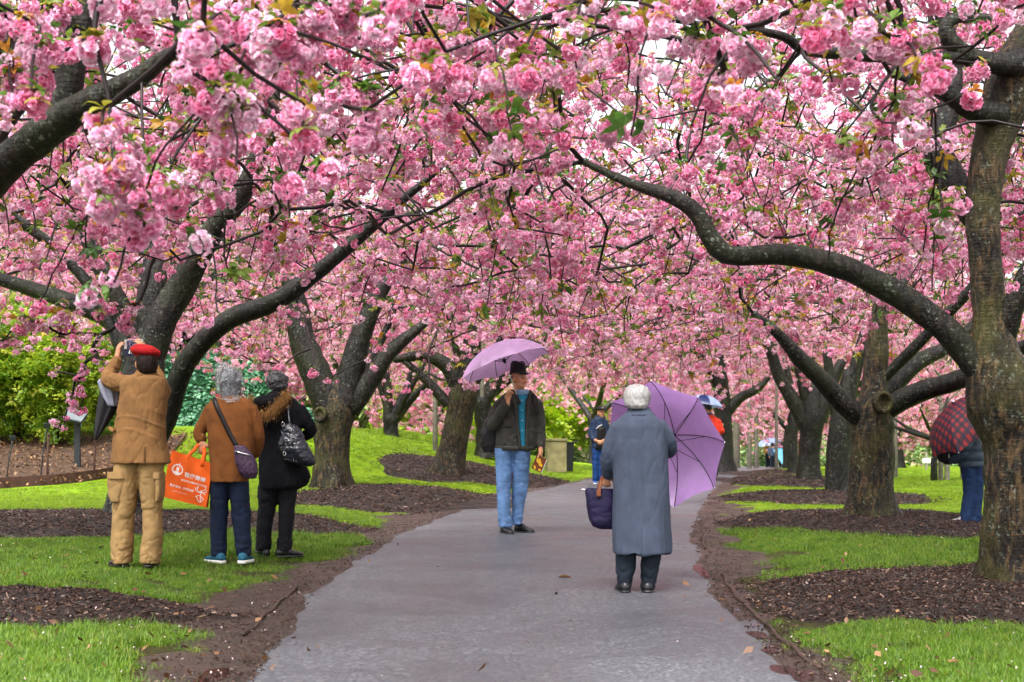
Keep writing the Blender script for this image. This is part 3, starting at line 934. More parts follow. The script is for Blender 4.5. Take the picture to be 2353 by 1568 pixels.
TREES = 0
def cherry(label, base_d, trunk, limbs, R=5.0, top=7.4, low=2.6, n=620, per=6, bark=0, group='cherry trees along the path', centre=None, parts=300, near=None, near_only=False, far=False, extra_limbs=4, droop=1.0, knots=()):
    """trunk and limbs in x,y,z,r rows; n twig tips, PER clusters on each"""
    global TREES
    TREES += 1; seed = TREES * 17
    b0 = trunk[0, :3].copy()
    root = empty('cherry_tree', b0, label, 'cherry tree', group)
    def ch(name, me, mat, kind=None):
        o = link(name, me, root, mat=mat); o.matrix_parent_inverse = Matrix.Translation(-Vector(b0))
        if kind: o['kind'] = kind
        return o
    near_n = 28 if base_d < 20 else 18 if base_d < 34 else 12
    me, Q = limb_mesh('trunk', trunk, near_n, .05, seed, flare=.22, step=.06 if base_d < 20 else .12, furrow=.016)
    ch('trunk', me, M_bark[bark])
    starts = [q[:3] for q in Q[len(Q) // 2::4]]
    allQ = []
    r = np.random.default_rng(seed)
    ci = max(1, len(trunk) - 3) if len(trunk) > 5 and len(trunk) < 9 else len(trunk) - 1
    top_pt = trunk[ci, :3]
    for k in range(extra_limbs):                     # limbs on the sides the photograph does not show
        a = k / extra_limbs * 6.283 + r.uniform(-.5, .5); o = np.array([math.cos(a), math.sin(a), 0]); l = R * r.uniform(.6, .85)
        h = max(.8, top * .82 - top_pt[2])
        r0 = min(trunk[ci, 3] * .5, .075)
        P = np.array([[*(top_pt - [0, 0, .25]), r0], [*(top_pt + o * l * .25 + [0, 0, h * .35]), r0 * .85], [*(top_pt + o * l * .6 + [0, 0, h * .75]), r0 * .55], [*(top_pt + o * l + [0, 0, h * .95]), r0 * .2]])
        P[1:3, :3] += r.normal(0, .30, (2, 3))
        # keep these from crossing the frame in front of what the photo shows
        Qs = catmull(P, .15); px, py = proj(Qs[:, :3])
        if np.any((Qs[:, 1] < base_d - 1.0) & (Qs[:, 1] > .5) & (np.abs(px - CX) < CX) & (py > 250)): continue
        limbs = list(limbs) + [P]
    for k, P in enumerate(limbs):
        me, Q = limb_mesh('limb', P, 18 if base_d < 13 else 12 if base_d < 34 else 8, .055, seed + k + 1, step=.06 if base_d < 13 else .14)
        ch('limb', me, M_bark[2 if k % 2 else 0])
        allQ.append(Q)
        starts += [q[:3] for q in Q[len(Q) // 4::(3 if base_d < 13 else 2)]]
    for (kp, kn, kr) in knots:                       # healed cuts: a swollen ring round a sunken face
        b = B(); kn = np.array(kn, float); kn /= np.linalg.norm(kn)
        u = np.cross(kn, [0, 0, 1.]); u /= np.linalg.norm(u); w = np.cross(u, kn)
        rg = []
        for rr_, hh in ((1.25, -.5), (1.2, .1), (1.0, .32), (.78, .22), (.66, -.05), (.3, -.12)):
            aa = np.arange(20) / 20 * 6.283
            rg.append(np.array(kp) + kn * kr * hh + kr * rr_ * (np.cos(aa)[:, None] * u + np.sin(aa)[:, None] * w * 1.15))
        b.rings(rg)
        ch('knot', b.mesh('knot'), M_bark[1])
    # crown
    c = np.array(centre if centre is not None else [top_pt[0], top_pt[1]])
    m = n * 3
    rr = R * np.sqrt(r.random(m)); a = r.random(m) * 6.283
    x = c[0] + rr * np.cos(a) * (1 + .1 * np.sin(3 * a + seed)); y = c[1] + rr * np.sin(a)
    q = rr / R
    zt = top - 1.9 * q ** 2.2; zb = low + .55 * (1 - q) - .55 * droop * q ** 3
    z = zb + (zt - zb) * r.random(m) ** 1.15 + gz(c[0], c[1])
    p = np.stack([x, y, z], 1)
    inner = (rr < 1.1) & (z < low + 1.2)
    p = p[~inner]
    # leave out what neither this picture nor one a few steps aside could show
    px, py = proj(p)
    inv = (p[:, 1] > 1) & (np.abs(px - CX) < CX * 1.30 + 200) & (py > -700)
    p = p[inv | (r.random(len(p)) < .25)]
    p = p[allowed(p, .12, far)][:n]
    if near is not None: p = np.vstack([p, near[:, :3]]) if len(p) else near[:, :3]
    A, par, cnt, tips = grow(starts, p)
    # long thin shoots that hang from the wood
    nw = int(n * .34)
    wn_ = r.integers(len(starts), len(A), nw) if len(A) > len(starts) else np.zeros(0, int)
    addA, addP, addC = [], [], []
    for j in wn_:
        L = r.uniform(.5, 1.3); a_ = r.uniform(0, 6.28); m_ = int(L / .16); pj = int(j); out_ = np.array([math.cos(a_), math.sin(a_), 0]) * r.uniform(.15, .6)
        ptsw = [A[j] + (out_ * L * (t / m_) + np.array([0, 0, -.75 * L * (t / m_) ** 1.6])) + r.normal(0, .012, 3) for t in range(1, m_ + 1)]
        if not allowed(np.array(ptsw), .05, far).all(): continue
        for q_ in ptsw:
            addA.append(q_); addP.append(pj); addC.append(.4); pj = len(A) + len(addA) - 1
    if addA:
        A = np.vstack([A, addA]); par = np.concatenate([par, addP]); cnt = np.concatenate([cnt, addC])
    V, Fq = twig_mesh(A, par, cnt, len(starts), 1.0 if base_d < 34 else 1.3, 5 if base_d < 12 else 4 if base_d < 34 else 3)
    ch('twigs', mesh_np('twigs', V, Fq), M_twig, 'stuff')
    # blossom clusters on the outer wood
    wood = np.arange(len(starts), len(A))
    wood = wood[cnt[wood] <= 5]
    pick = np.concatenate([np.repeat(tips, 2), r.choice(wood, max(0, int(len(tips) * (per - 2))))])
    cp = A[pick] + np.stack([r.normal(0, .085, len(pick)), r.normal(0, .085, len(pick)), r.uniform(-.10, .04, len(pick))], 1)
    cs = r.uniform(.46, .86, len(pick)) * (1.0 if base_d < 30 else 1.15 if base_d < 44 else 1.45)
    ok = allowed(cp, cs * .065, far)
    cp, cs = cp[ok], cs[ok]
    if near is not None:
        cp = np.vstack([cp, near[:, :3]]); cs = np.concatenate([cs, near[:, 3]])
    k = len(cp)
    rot = np.stack([r.normal(0, .28, k), r.normal(0, .28, k), r.uniform(0, 6.28, k)], 1); idx = r.integers(0, NVAR, k)
    px, py = proj(cp); size = cs / np.maximum(cp[:, 1], .5)
    seen = (cp[:, 1] > 1) & (px > -20) & (px < 2373) & (py > -20)
    order = np.argsort(-(size * seen))
    single = order[:min(parts, int(seen.sum()))]
    rest = np.setdiff1d(order, single)
    base_inv = Matrix.Translation(-Vector(b0))
    for i in single:
        big = size[i] * .18 * F > 36
        o = bpy.data.objects.new('blossom_cluster', cl_bare[i % 3] if big else cl_me[idx[i]])
        if big:
            o2 = bpy.data.objects.new('leaves', whorls[i % 3].data); o2.parent = o; o2.location = (0, 0, .0); o2.rotation_euler = (0, 0, float(i)); col.objects.link(o2)
        o.parent = root; o.location = Vector(cp[i]) - Vector(b0); o.rotation_euler = rot[i]; o.scale = (cs[i],) * 3
        col.objects.link(o)
    o = scatter('crown', cl_proto, cp[rest] - b0, rot[rest], cs[rest], idx[rest], root); o['kind'] = 'stuff'
    # loose leaf whorls
    lw = r.choice(wood, int(len(tips) * 2.5)); lp = A[lw] + r.normal(0, .03, (len(lw), 3)); lp = lp[allowed(lp, .05, far)]
    kk = len(lp)
    o = scatter('leaves', whorls, lp - b0, np.stack([r.normal(0, .5, kk), r.normal(0, .5, kk), r.uniform(0, 6.28, kk)], 1), r.uniform(.6, 1.1, kk), r.integers(0, 3, kk), root); o['kind'] = 'stuff'
    return root

# ---- limbs the photograph shows, as rows of px, py, half width
d_R1 = ground_d(2320, 1346); d_L1 = ground_d(295, 1192); d_L2 = ground_d(762, 1119); d_L3 = ground_d(1028, 1094)
d_R2 = ground_d(2002, 1197); d_R3 = ground_d(1930, 1137); d_R4 = ground_d(1858, 1107); d_R5 = ground_d(1662, 1085)
print('depths', d_R1, d_L1, d_L2, d_L3, d_R2, d_R3, d_R4, d_R5)

R1_trunk = [(2346, 1354, 84), (2346, 1300, 82), (2345, 1180, 80), (2342, 1080, 74), (2330, 1000, 74), (2304, 915, 80), (2290, 855, 72), (2282, 790, 50), (2274, 715, 38), (2264, 600, 36), (2258, 500, 37), (2266, 410, 39), (2290, 300, 47), (2325, 195, 62), (2375, 100, 58), (2430, -20, 48), (2480, -150, 36)]
R1_arch = [(2275, 880, 34.0), (2222, 815, 33.3), (2155, 742, 31.1), (2055, 672, 29.6), (1935, 615, 27.4), (1800, 584, 24.4), (1695, 590, 22.9), (1648, 568, 23.7), (1602, 492, 20.0), (1545, 452, 17.0), (1445, 420, 11.8, 0.2), (1340, 372, 6.7, 0.4)]
R1_second = [(2262, 520, 32.4, 0.12), (2222, 470, 32.4, 0.2), (2172, 385, 32.4, 0.3), (2155, 330, 31.5, 0.35), (2185, 235, 24.3, 0.4), (2185, 110, 19.8, 0.5), (2150, -10, 14.4, 0.5)]
R1_right = [(2300, 790, 29.4, 0), (2330, 700, 26.6, -0.1), (2385, 600, 23.8, -0.2), (2490, 470, 15.4, -0.4)]
R1_left = [(2300, 265, 30, -.1), (2240, 255, 26, -.2), (2185, 220, 22, -.3), (2130, 195, 14, -.3), (2050, 170, 8, -.3)]
R1_curl = [(2370, 145, 42, -.1), (2300, 148, 25, -.25), (2220, 128, 23, -.35), (2172, 72, 18, -.4), (2200, 42, 13, -.4), (2310, 45, 10, -.4)]
R1_thin = [(2215, 135, 16, -.35), (2060, 132, 14, -.8), (1905, 122, 14, -1.2), (1842, 112, 13, -1.4), (1800, 84, 11, -1.5), (1710, 68, 8, -1.7), (1600, 60, 4, -1.9)]
L0_a = [(-345, 860, 62, -.2), (-160, 560, 52, -.6), (0, 392, 44, -.9), (110, 300, 38, -1.1), (185, 248, 35, -1.2), (300, 190, 27, -1.4), (370, 140, 18, -1.5), (470, 70, 11, -1.7)]
L0_b = [(140, 285, 30, -1.1), (158, 190, 33, -1.1), (178, 90, 31, -1.1), (205, -10, 28, -1.1), (230, -120, 20, -1.1)]
L0_c = [(-370, 700, 56, 0), (-230, 380, 45, 0), (-80, 170, 38, 0), (20, 85, 32, 0), (90, 10, 26, 0), (160, -110, 18, 0)]
L0_near = [(-370, 650, 55, 0), (-250, 200, 50, -1.5), (50, -250, 45, -3.2), (420, -420, 32, -4.2), (800, -420, 20, -4.6), (1150, -380, 10, -4.8)]
L1_a = [(335, 830, 39.0), (375, 730, 34.3), (410, 672, 32.8), (480, 545, 28.1, -0.2), (560, 440, 23.4, -0.4), (607, 310, 17.2, -0.5), (640, 190, 9.4, -0.6)]
L1_b = [(345, 1040, 26.6, -0.1), (388, 940, 25.9, -0.2), (430, 832, 23.8, -0.4), (520, 738, 23.1, -0.6), (640, 690, 21.0, -0.8), (760, 600, 17.5, -1.0), (890, 490, 12.6, -1.2), (1010, 390, 6.3, -1.4)]
L1_c = [(320, 850, 40, .1), (262, 742, 25, .2), (150, 690, 20, .3), (50, 658, 17, .4), (-70, 620, 11, .5)]
L1_d = [(330, 800, 38, .2), (352, 640, 32, .3), (330, 540, 22, .4), (270, 450, 15, .5)]
L1_e = [(312, 770, 26, .1), (230, 610, 20, 0), (190, 520, 17, 0), (160, 420, 10, 0)]
R2_l = [(1990, 970, 26.9), (1935, 925, 23.5, -0.1), (1885, 870, 21.8, -0.2), (1838, 826, 18.5, -0.3), (1790, 770, 12.6, -0.4), (1730, 720, 8.4, -0.5)]
R2_r = [(2020, 950, 26.2), (2100, 905, 24.6, -0.2), (2180, 880, 23.0, -0.4), (2260, 850, 21.3, -0.6), (2400, 770, 13.1, -1)]
clear(R1_trunk, d_R1 + .1, 1.0); clear(R1_arch, d_R1 + .1, .88); clear(R1_second[2:5], d_R1, .6); clear(R1_left[:3], d_R1, .7); clear(R1_curl[:4], d_R1, .7); clear(R1_thin[1:5], d_R1 - 1, .6)
clear(L0_a, 8.2, .82); clear(L0_b, 8.2, .8); clear(L1_a, d_L1 - .1, .6); clear(L1_b, d_L1 - .4, .68); clear(L1_c, d_L1, .5); clear(L1_d[:2], d_L1, .6)
clear(R2_l[:4], d_R2 - .1, .55); clear(R2_r, d_R2 - .1, .75)
clear([(740, 930, 45), (700, 780, 34)], d_L2, .5); clear([(800, 900, 36), (850, 720, 22)], d_L2, .6); clear([(1850, 970, 20), (1790, 870, 14)], d_R4, .3)

# hanging clusters nearest to the camera, one by one: px, py, picture diameter
NEAR_L = [(440, 110, 112), (478, 165, 100), (505, 60, 96), (505, 235, 96), (545, 300, 84), (590, 110, 92), (640, 95, 96), (690, 120, 86), (30, 190, 76), (12, 60, 84), (85, 240, 98), (215, 120, 96), (235, 20, 90),
          (300, 20, 84), (240, 285, 104), (330, 520, 98), (262, 405, 92), (330, 370, 84), (695, 325, 92), (735, 405, 90), (660, 290, 74), (842, 330, 88), (838, 222, 86), (870, 60, 100), (800, 40, 92), (930, 30, 70), (720, 45, 84),
          (1010, 165, 88), (1085, 90, 56), (960, 110, 54), (400, 10, 90), (560, 20, 84), (130, 40, 80), (130, 130, 60), (5, 130, 60), (690, 210, 60), (620, 180, 64), (780, 130, 60)]
NEAR_R = [(2235, 232, 66), (2172, 320, 58), (2035, 108, 78), (1985, 62, 74), (2075, 140, 66), (2165, 160, 56), (2265, 170, 60), (2160, 470, 60), (2125, 400, 58), (2095, 430, 54), (2170, 520, 60), (1655, 195, 74), (1700, 110, 80), (1640, 120, 66), (1580, 30, 74),
          (1550, 110, 60), (1830, 40, 60), (1930, 150, 60), (1800, 130, 50), (2060, 30, 64), (2330, 40, 60), (1500, 60, 60), (1440, 40, 66), (1340, 60, 54), (1290, 130, 48), (1740, 40, 62), (1880, 30, 56), (2140, 75, 54)]
def near_pts(L, jitter=.5):
    out = []
    for px, py, s in L:
        sc = rng.uniform(.80, 1.0); d = np.clip(F * .185 * sc / s, 3.9, 10.5)
        p = W(px, py, d); out.append([p[0], p[1], p[2] + .065 * sc, sc])
        if s > 70: q = p + rng.normal(0, .055, 3); out.append([q[0], q[1], q[2] + .06 * sc, sc * rng.uniform(.65, .95)])
    return np.array(out)
NL, NR = near_pts(NEAR_L), near_pts(NEAR_R)

def sprays(L, d):
    out = []
    for px, py, sz in L:
        for k in range(3):
            out.append([*(W(px, py, d) + [0, 0, .06] + (rng.normal(0, .05, 3) if k else 0)), (.72, .55, .5)[k] * sz / 34 * d / 12.5])
    return np.array(out)
SP_L1 = sprays([(186, 872, 30), (196, 848, 28), (178, 905, 32), (166, 938, 34), (186, 950, 30), (132, 978, 30), (212, 812, 30), (205, 780, 28), (225, 838, 24), (285, 748, 44), (92, 758, 34), (140, 735, 34), (120, 868, 24), (60, 742, 30), (10, 795, 30), (150, 792, 26), (300, 715, 34), (250, 705, 34)], 13.2)
SP_L2 = sprays([(720, 862, 26), (756, 880, 20), (860, 846, 24), (640, 850, 28), (620, 815, 30), (590, 838, 26), (540, 812, 30)], 19)
SP_L3 = sprays([(1080, 884, 30), (1068, 892, 24), (1266, 804, 34), (1190, 770, 28), (1110, 770, 28), (930, 900, 24), (985, 905, 20), (1030, 900, 18)], 19.5)
TL = lambda rows, d: px_limb(rows, d)
def ex(rows, d): return px_limb(rows, d)
# left row, near to far
cherry('cherry tree with its trunk beyond the left edge, its thick limb rising from the edge', 8.8,
       ex([(-383, 1402, 85), (-375, 1250, 70), (-368, 1080, 62), (-360, 930, 66), (-352, 860, 70)], 8.8), [ex(q, 8.8) for q in (L0_a, L0_b, L0_c, L0_near)], R=5.2, top=7.2, low=2.7, n=760, per=6, bark=0, near=NL, extra_limbs=3)
cherry('leaning cherry tree behind the man in the red beret, its long limb sweeping right', d_L1,
       ex([(298, 1198, 56), (300, 1140, 46), (308, 1050, 42), (320, 940, 44), (330, 860, 46), (338, 800, 36), (345, 740, 16)], d_L1), [ex(q, d_L1) for q in (L1_a, L1_b, L1_c, L1_d, L1_e)], R=5.4, top=7.2, low=2.75, n=820, per=6, bark=2, extra_limbs=2, near=SP_L1)
cherry('thick forked cherry tree with a healed cut beside the woman in the black coat', d_L2,
       ex([(764, 1124, 40), (762, 1060, 39), (766, 980, 42), (774, 935, 44), (780, 895, 30), (784, 860, 14)], d_L2),
       [ex(q, d_L2) for q in ([(765, 950, 40), (722, 850, 36), (692, 775, 30), (680, 690, 24), (640, 590, 12)], [(792, 930, 38), (815, 820, 28), (850, 718, 22), (905, 620, 12)], [(800, 940, 30), (858, 862, 23), (897, 808, 18), (980, 740, 9)])],
       R=5.2, top=7.4, low=2.7, n=760, per=6, bark=1, extra_limbs=1, near=SP_L2, knots=[(W(735, 953, d_L2 - .40), (-.25, -1, .1), .10)])
cherry('cherry tree with a trunk leaning right, left of the man under the lilac umbrella', d_L3,
       ex([(1026, 1098, 40), (1038, 1040, 33), (1055, 960, 31), (1065, 905, 33), (1072, 865, 22), (1078, 830, 10)], d_L3),
       [ex(q, d_L3) for q in ([(1062, 905, 24), (1024, 838, 18), (965, 818, 13), (905, 828, 8)], [(1075, 880, 28), (1085, 785, 22), (1122, 680, 17), (1195, 610, 9)], [(1030, 930, 14), (985, 880, 11), (930, 830, 7)])],
       R=5.2, top=7.6, low=2.8, n=700, per=6, bark=1, extra_limbs=3, near=SP_L3)
# right row, near to far
cherry('large mossy cherry tree at the right edge whose long limb arches over the path', d_R1,
       ex(R1_trunk, d_R1), [ex(q, d_R1) for q in (R1_arch, R1_second, R1_right, R1_left, R1_curl, R1_thin)], R=5.6, top=7.4, low=2.6, n=900, per=6, bark=1, near=NR, extra_limbs=3, centre=(W(2000, 0, d_R1)[0], d_R1 - .3))
cherry('stout mossy cherry tree second from the right edge, with a cut stub on its limb', d_R2,
       ex([(2002, 1203, 58), (2002, 1150, 50), (2004, 1050, 47), (2006, 970, 47), (2010, 905, 33), (2014, 840, 27), (2018, 760, 22), (2030, 660, 15)], d_R2), [ex(q, d_R2) for q in (R2_l, R2_r, [(2030, 905, 24, .2), (2110, 832, 20, .3), (2190, 790, 14, .4), (2280, 700, 8, .5)])],
       R=5.4, top=7.4, low=2.75, n=820, per=6, bark=1, extra_limbs=2, knots=[(W(2030, 925, d_R2 - .33), (.15, -1, 0), .10)])
cherry('dark trunked cherry tree just behind the second trunk on the right', d_R3,
       ex([(1932, 1142, 32), (1926, 1080, 29), (1930, 1010, 29), (1938, 955, 28), (1944, 900, 18), (1948, 850, 9)], d_R3), [ex(q, d_R3) for q in ([(1930, 975, 16), (1912, 900, 14), (1898, 800, 9)], [(1946, 970, 18), (1962, 850, 13), (1990, 740, 7)])], R=5.2, top=7.4, low=2.75, n=740, per=6, bark=2, extra_limbs=1)
cherry('cherry tree with spreading dark limbs, fourth trunk of the right row', d_R4,
       ex([(1858, 1112, 28), (1859, 1060, 25), (1863, 1000, 26), (1866, 960, 29), (1870, 915, 20), (1874, 880, 10)], d_R4),
       [ex(q, d_R4) for q in ([(1855, 980, 22), (1822, 920, 17), (1792, 870, 14), (1765, 790, 13), (1735, 735, 12), (1684, 697, 11), (1664, 638, 8)], [(1878, 965, 24), (1902, 900, 18), (1935, 830, 11)], [(1864, 960, 14), (1842, 885, 11), (1828, 815, 7)])], R=5.2, top=7.6, low=2.8, n=700, per=6, bark=2, extra_limbs=1)
cherry('cherry tree beside the person in the red jacket, its limb reaching right', d_R5,
       ex([(1662, 1090, 28), (1663, 1020, 21), (1661, 950, 20), (1657, 890, 18), (1650, 800, 10)], d_R5), [ex(q, d_R5) for q in ([(1664, 955, 15), (1700, 915, 12), (1742, 893, 9), (1780, 850, 5)], [(1655, 900, 14), (1620, 830, 10), (1560, 770, 6)])], R=5.2, top=7.6, low=2.9, n=640, per=6, bark=2)
# a tree out of view on the right, close to the camera
cherry('cherry tree out of view on the right, its crown hanging into the top right corner', 4.4,
       np.array([[4.7, 4.4, 0, .30], [4.65, 4.4, .9, .25], [4.55, 4.45, 1.9, .26]]),
       [np.array([[4.55, 4.45, 1.8, .16], [3.6, 4.9, 3.0, .12], [2.6, 5.5, 3.7, .08], [1.6, 6.2, 4.0, .03]]), np.array([[4.6, 4.5, 1.8, .15], [4.5, 5.6, 3.2, .10], [4.2, 6.8, 4.2, .04]])], R=4.6, top=6.8, low=3.1, n=420, per=6, bark=1, parts=120)

# farther trees beyond, seen as pink masses
FARC = [('small cherry tree on the green bank', 38.3, [(899, 1028, 22), (898, 985, 17), (899, 955, 20)], [[(893, 962, 13), (889, 880, 10), (878, 810, 6)], [(903, 962, 12), (930, 900, 9), (950, 840, 5)], [(907, 965, 12), (950, 912, 9), (992, 872, 5)]], 4.2, 6.4, 2.2),
        ('cherry tree whose limbs show behind the man under the lilac umbrella', 38.5, [(1118, 1052, 24), (1114, 980, 21), (1106, 915, 22)], [[(1108, 925, 20), (1160, 852, 16), (1240, 782, 13), (1340, 724, 9), (1400, 690, 5)], [(1100, 920, 16), (1075, 850, 11), (1050, 770, 6)]], 5.0, 7.6, 2.9),
        ('greenish trunked cherry tree behind the fourth trunk of the right row', 37.5, [(1822, 1096, 13), (1822, 1020, 11), (1826, 950, 11)], [[(1834, 965, 11), (1815, 880, 8), (1800, 800, 5)]], 4.8, 7.6, 2.9)]
for (lab, d, tr, lm, R, top, low) in FARC:
    cherry(lab, d, ex(tr, d), [ex(q, d) for q in lm], R=R, top=top, low=low, n=460, per=6, bark=2, parts=150, extra_limbs=3)
def plain_tree(lab, x, d, R, top, low, hang, n=420):
    z = float(gz(x, d)); r = np.random.default_rng(int(d * 10))
    tr = np.array([[x, d, z - .05, .24], [x + r.normal(0, .05), d, z + .8, .19], [x + r.normal(0, .12), d, z + 1.7, .2]])
    lm = []
    for k in range(3):
        a = k * 2.1 + r.uniform(0, 1)
        lm.append(np.array([[*tr[-1, :2], z + 1.55, .13], [x + .9 * math.cos(a), d + .9 * math.sin(a), z + 2.5, .10], [x + 2.3 * math.cos(a), d + 2.3 * math.sin(a), z + 4, .05]]))
    cherry(lab, d, tr, lm, R=R, top=top, low=low, n=n, per=6, bark=2, parts=0, extra_limbs=0, droop=hang, group='farther cherry trees beyond the rows')
plain_tree('far cherry tree hanging low over the crest of the green bank', -6.0, 50, 5.2, 6.4, 1.3, 2.4, 900)
plain_tree('far cherry tree behind the bank at the left, half hidden by the forked trunk', -11.5, 48, 5.2, 6.4, 2.0, 2.4, 620)
plain_tree('cherry tree beyond the left edge, its crown above the garden shrubs', -12.2, 27, 5.6, 7.6, 3.3, 1.0, 760)
plain_tree('cherry tree beyond the ivy bank, filling the gap over the shrubs', -15.5, 40, 5.6, 7.6, 3.0, 1.0, 700)
plain_tree('far cherry tree over the path, behind the man in the navy jacket', 3.0, 52, 5.4, 8.2, 3.0, 1.0)
plain_tree('far cherry tree over the right side of the path end', 11.2, 48, 5.4, 8.0, 3.0, 1.2)
plain_tree('far cherry tree hanging over the people with pale blue umbrellas', 11.5, 59, 5.4, 7.4, 2.2, 1.4, 760)
plain_tree('far low cherry tree between the pale slender trunks', 10.5, 76, 6.4, 8.0, 1.7, 1.8, 900)
plain_tree('far cherry tree behind the stout second trunk of the right row', 18.0, 66, 6.0, 7.6, 1.6, 1.8, 900)
plain_tree('far cherry tree hanging low behind the plaid umbrella', 23.5, 69, 6.4, 7.6, 1.6, 1.8, 900)
plain_tree('far cherry tree at the end of the avenue, right of the stone bin', 5.0, 70, 5.6, 8.6, 3.2, 1.4)
plain_tree('far cherry tree at the end of the avenue, left of the stone bin', -3.0, 64, 5.2, 8.6, 3.6, .8)
plain_tree('far cherry tree standing in the right lawn', 21.5, 50, 5.0, 7.2, 2.6, 1.0)
# ================================================================ shrubs, ivy, far greenery, far furniture
def leafball(name, seed, n, L, w, mat, spread=.5):
    """a small spray of leaves, used many times over"""
    r = np.random.default_rng(seed); v, f = [], []
    for k in range(n):
        a = r.uniform(0, 6.28); p = r.normal(0, L * spread, 3)
        q, g = leaf_quads(r, p, np.array([math.cos(a), math.sin(a), r.uniform(-.5, .6)]), L * r.uniform(.7, 1.2), w * r.uniform(.8, 1.2))
        m = len(v); v += q; f += [tuple(i + m for i in t) for t in g]
    me = bpy.data.meshes.new(name); me.from_pydata([tuple(x) for x in v], [], f); me.materials.append(mat); me.update()
    return proto(name, me)
M_shrub = mat_leafy('fresh_shrub_leaf', [(0, (.12, .25, .015)), (.4, (.25, .40, .02)), (.75, (.38, .50, .03)), (1, (.50, .50, .04))], .5)
M_ivy = mat_leafy('ivy_leaf', [(0, (.02, .09, .045)), (.5, (.05, .18, .085)), (1, (.12, .28, .14))], .2)
M_ever = mat_leafy('evergreen_leaf', [(0, (.010, .035, .016)), (.6, (.03, .075, .03)), (1, (.07, .13, .05))], .15)
M_lime = mat_leafy('lime_leaf', [(0, (.22, .36, .01)), (.5, (.36, .50, .012)), (1, (.50, .58, .03))], .55)
M_stem = mat_plain('shrub_stem', (.035, .026, .02), .8, .3)
M_paleb = mat_plain('pale_grey_bark', (.17, .155, .125), .9, .3, 6, .5, 40)
shrub_l = [leafball('shrub_leaves', k, 9, .085, .026, M_shrub) for k in range(3)]
ivy_l = [leafball('ivy_leaves', 10 + k, 8, .11, .045, M_ivy) for k in range(3)]
ever_l = [leafball('evergreen_leaves', 20 + k, 16, .30, .07, M_ever) for k in range(2)]
lime_l = [leafball('lime_leaves', 30 + k, 14, .20, .075, M_lime) for k in range(2)]

def shrub(x, d, h, w, label, nst=11, nl=900, seed=0):
    r = np.random.default_rng(seed); z = float(gz(x, d))
    root = empty('garden_shrub', (x, d, z), label, 'shrub', 'shrubs in the left garden bed')
    b = B(); tips = []
    for k in range(nst):
        a = r.uniform(0, 6.28); o = np.array([math.cos(a), math.sin(a), 0]); l = w * r.uniform(.3, 1.0); hh = h * r.uniform(.7, 1.0)
        P = [np.zeros(3) + o * .06, o * l * .3 + [0, 0, hh * .45], o * l * .75 + r.normal(0, .06, 3) + [0, 0, hh * .8], o * l + [0, 0, hh]]
        b.tube(P, [.016, .012, .008, .003], 5); tips += [P[1] * .55, P[1], P[1], P[2], P[2], P[3]]
        for q in range(3):
            s = P[1] + (P[3] - P[1]) * r.uniform(.1, .8); e = s + r.normal(0, .22, 3) * w + [0, 0, .2]
            b.tube([s, (s + e) / 2 + r.normal(0, .03, 3), e], [.007, .005, .002], 4); tips += [e, e]
    b.obj('stems', M_stem, root)
    tips = np.array(tips)
    t = tips[r.integers(0, len(tips), nl)]
    p = t + r.normal(0, 1, (nl, 3)) * [.26 * w, .26 * w, .26]
    p = p[p[:, 2] > .12]; k = len(p)
    o = scatter('foliage', shrub_l, p, np.stack([r.normal(0, .4, k), r.normal(0, .4, k), r.uniform(0, 6.28, k)], 1), r.uniform(.7, 1.35, k), r.integers(0, 3, k), root); o['kind'] = 'stuff'
for k, (px, d, h, w, lab) in enumerate([(45, 29.5, 2.6, 1.15, 'bright green garden shrub behind the small black plant label'), (135, 28.8, 2.35, 1.0, 'bright green garden shrub with dark bare stems left of the reading panel'),
                                       (225, 31, 2.2, 1.0, 'bright green garden shrub just behind the reading panel and closed black umbrella'), (-60, 28.8, 2.7, 1.2, 'bright green garden shrub cut by the left edge of the photo'),
                                       (-190, 29.5, 2.5, 1.2, 'garden shrub out of view beyond the left edge'), (85, 33, 3.2, 1.3, 'tall yellowish green shrub rising behind the other garden shrubs'), (170, 33.5, 3.0, 1.3, 'tall green shrub behind the bare stemmed shrub')]):
    shrub(float(W(px, 0, d)[0]), d, h, w, lab, nl=2000, seed=70 + k)

# ivy bank behind the shrubs
def ivy_h(x, d):
    return 2.1 * ss(38.5, 42.5, d) * ss(-5.6, -8.5, x) + .25 * sn2(x, d, .8, 41) * ss(39, 41, d)
xs = np.linspace(-24, -5.4, 60); ds = np.linspace(38.3, 46, 26)
X, Y = np.meshgrid(xs, ds); Z = gz(X, Y) - .06 + ivy_h(X, Y)
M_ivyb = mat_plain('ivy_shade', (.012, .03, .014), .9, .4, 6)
ii = (np.arange(25)[:, None] * 60 + np.arange(59)).ravel()
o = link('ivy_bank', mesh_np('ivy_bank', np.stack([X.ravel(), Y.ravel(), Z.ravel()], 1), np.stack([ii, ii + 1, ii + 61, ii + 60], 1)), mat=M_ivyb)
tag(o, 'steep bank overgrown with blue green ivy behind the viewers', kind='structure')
n = 11000; x = rng.uniform(-20, -5.4, n); d = 38.3 + 6 * rng.random(n) ** 1.6
z = gz(x, d) - .03 + ivy_h(x, d)
ok = ivy_h(x, d) > .1; x, d, z = x[ok], d[ok], z[ok]; n = len(x)
tag(scatter('ivy', ivy_l, np.stack([x, d, z], 1), np.stack([rng.normal(.5, .4, n), rng.normal(0, .4, n), rng.uniform(0, 6.28, n)], 1), rng.uniform(.8, 1.6, n), rng.integers(0, 3, n)), 'blue green ivy leaves covering the steep bank', kind='stuff')

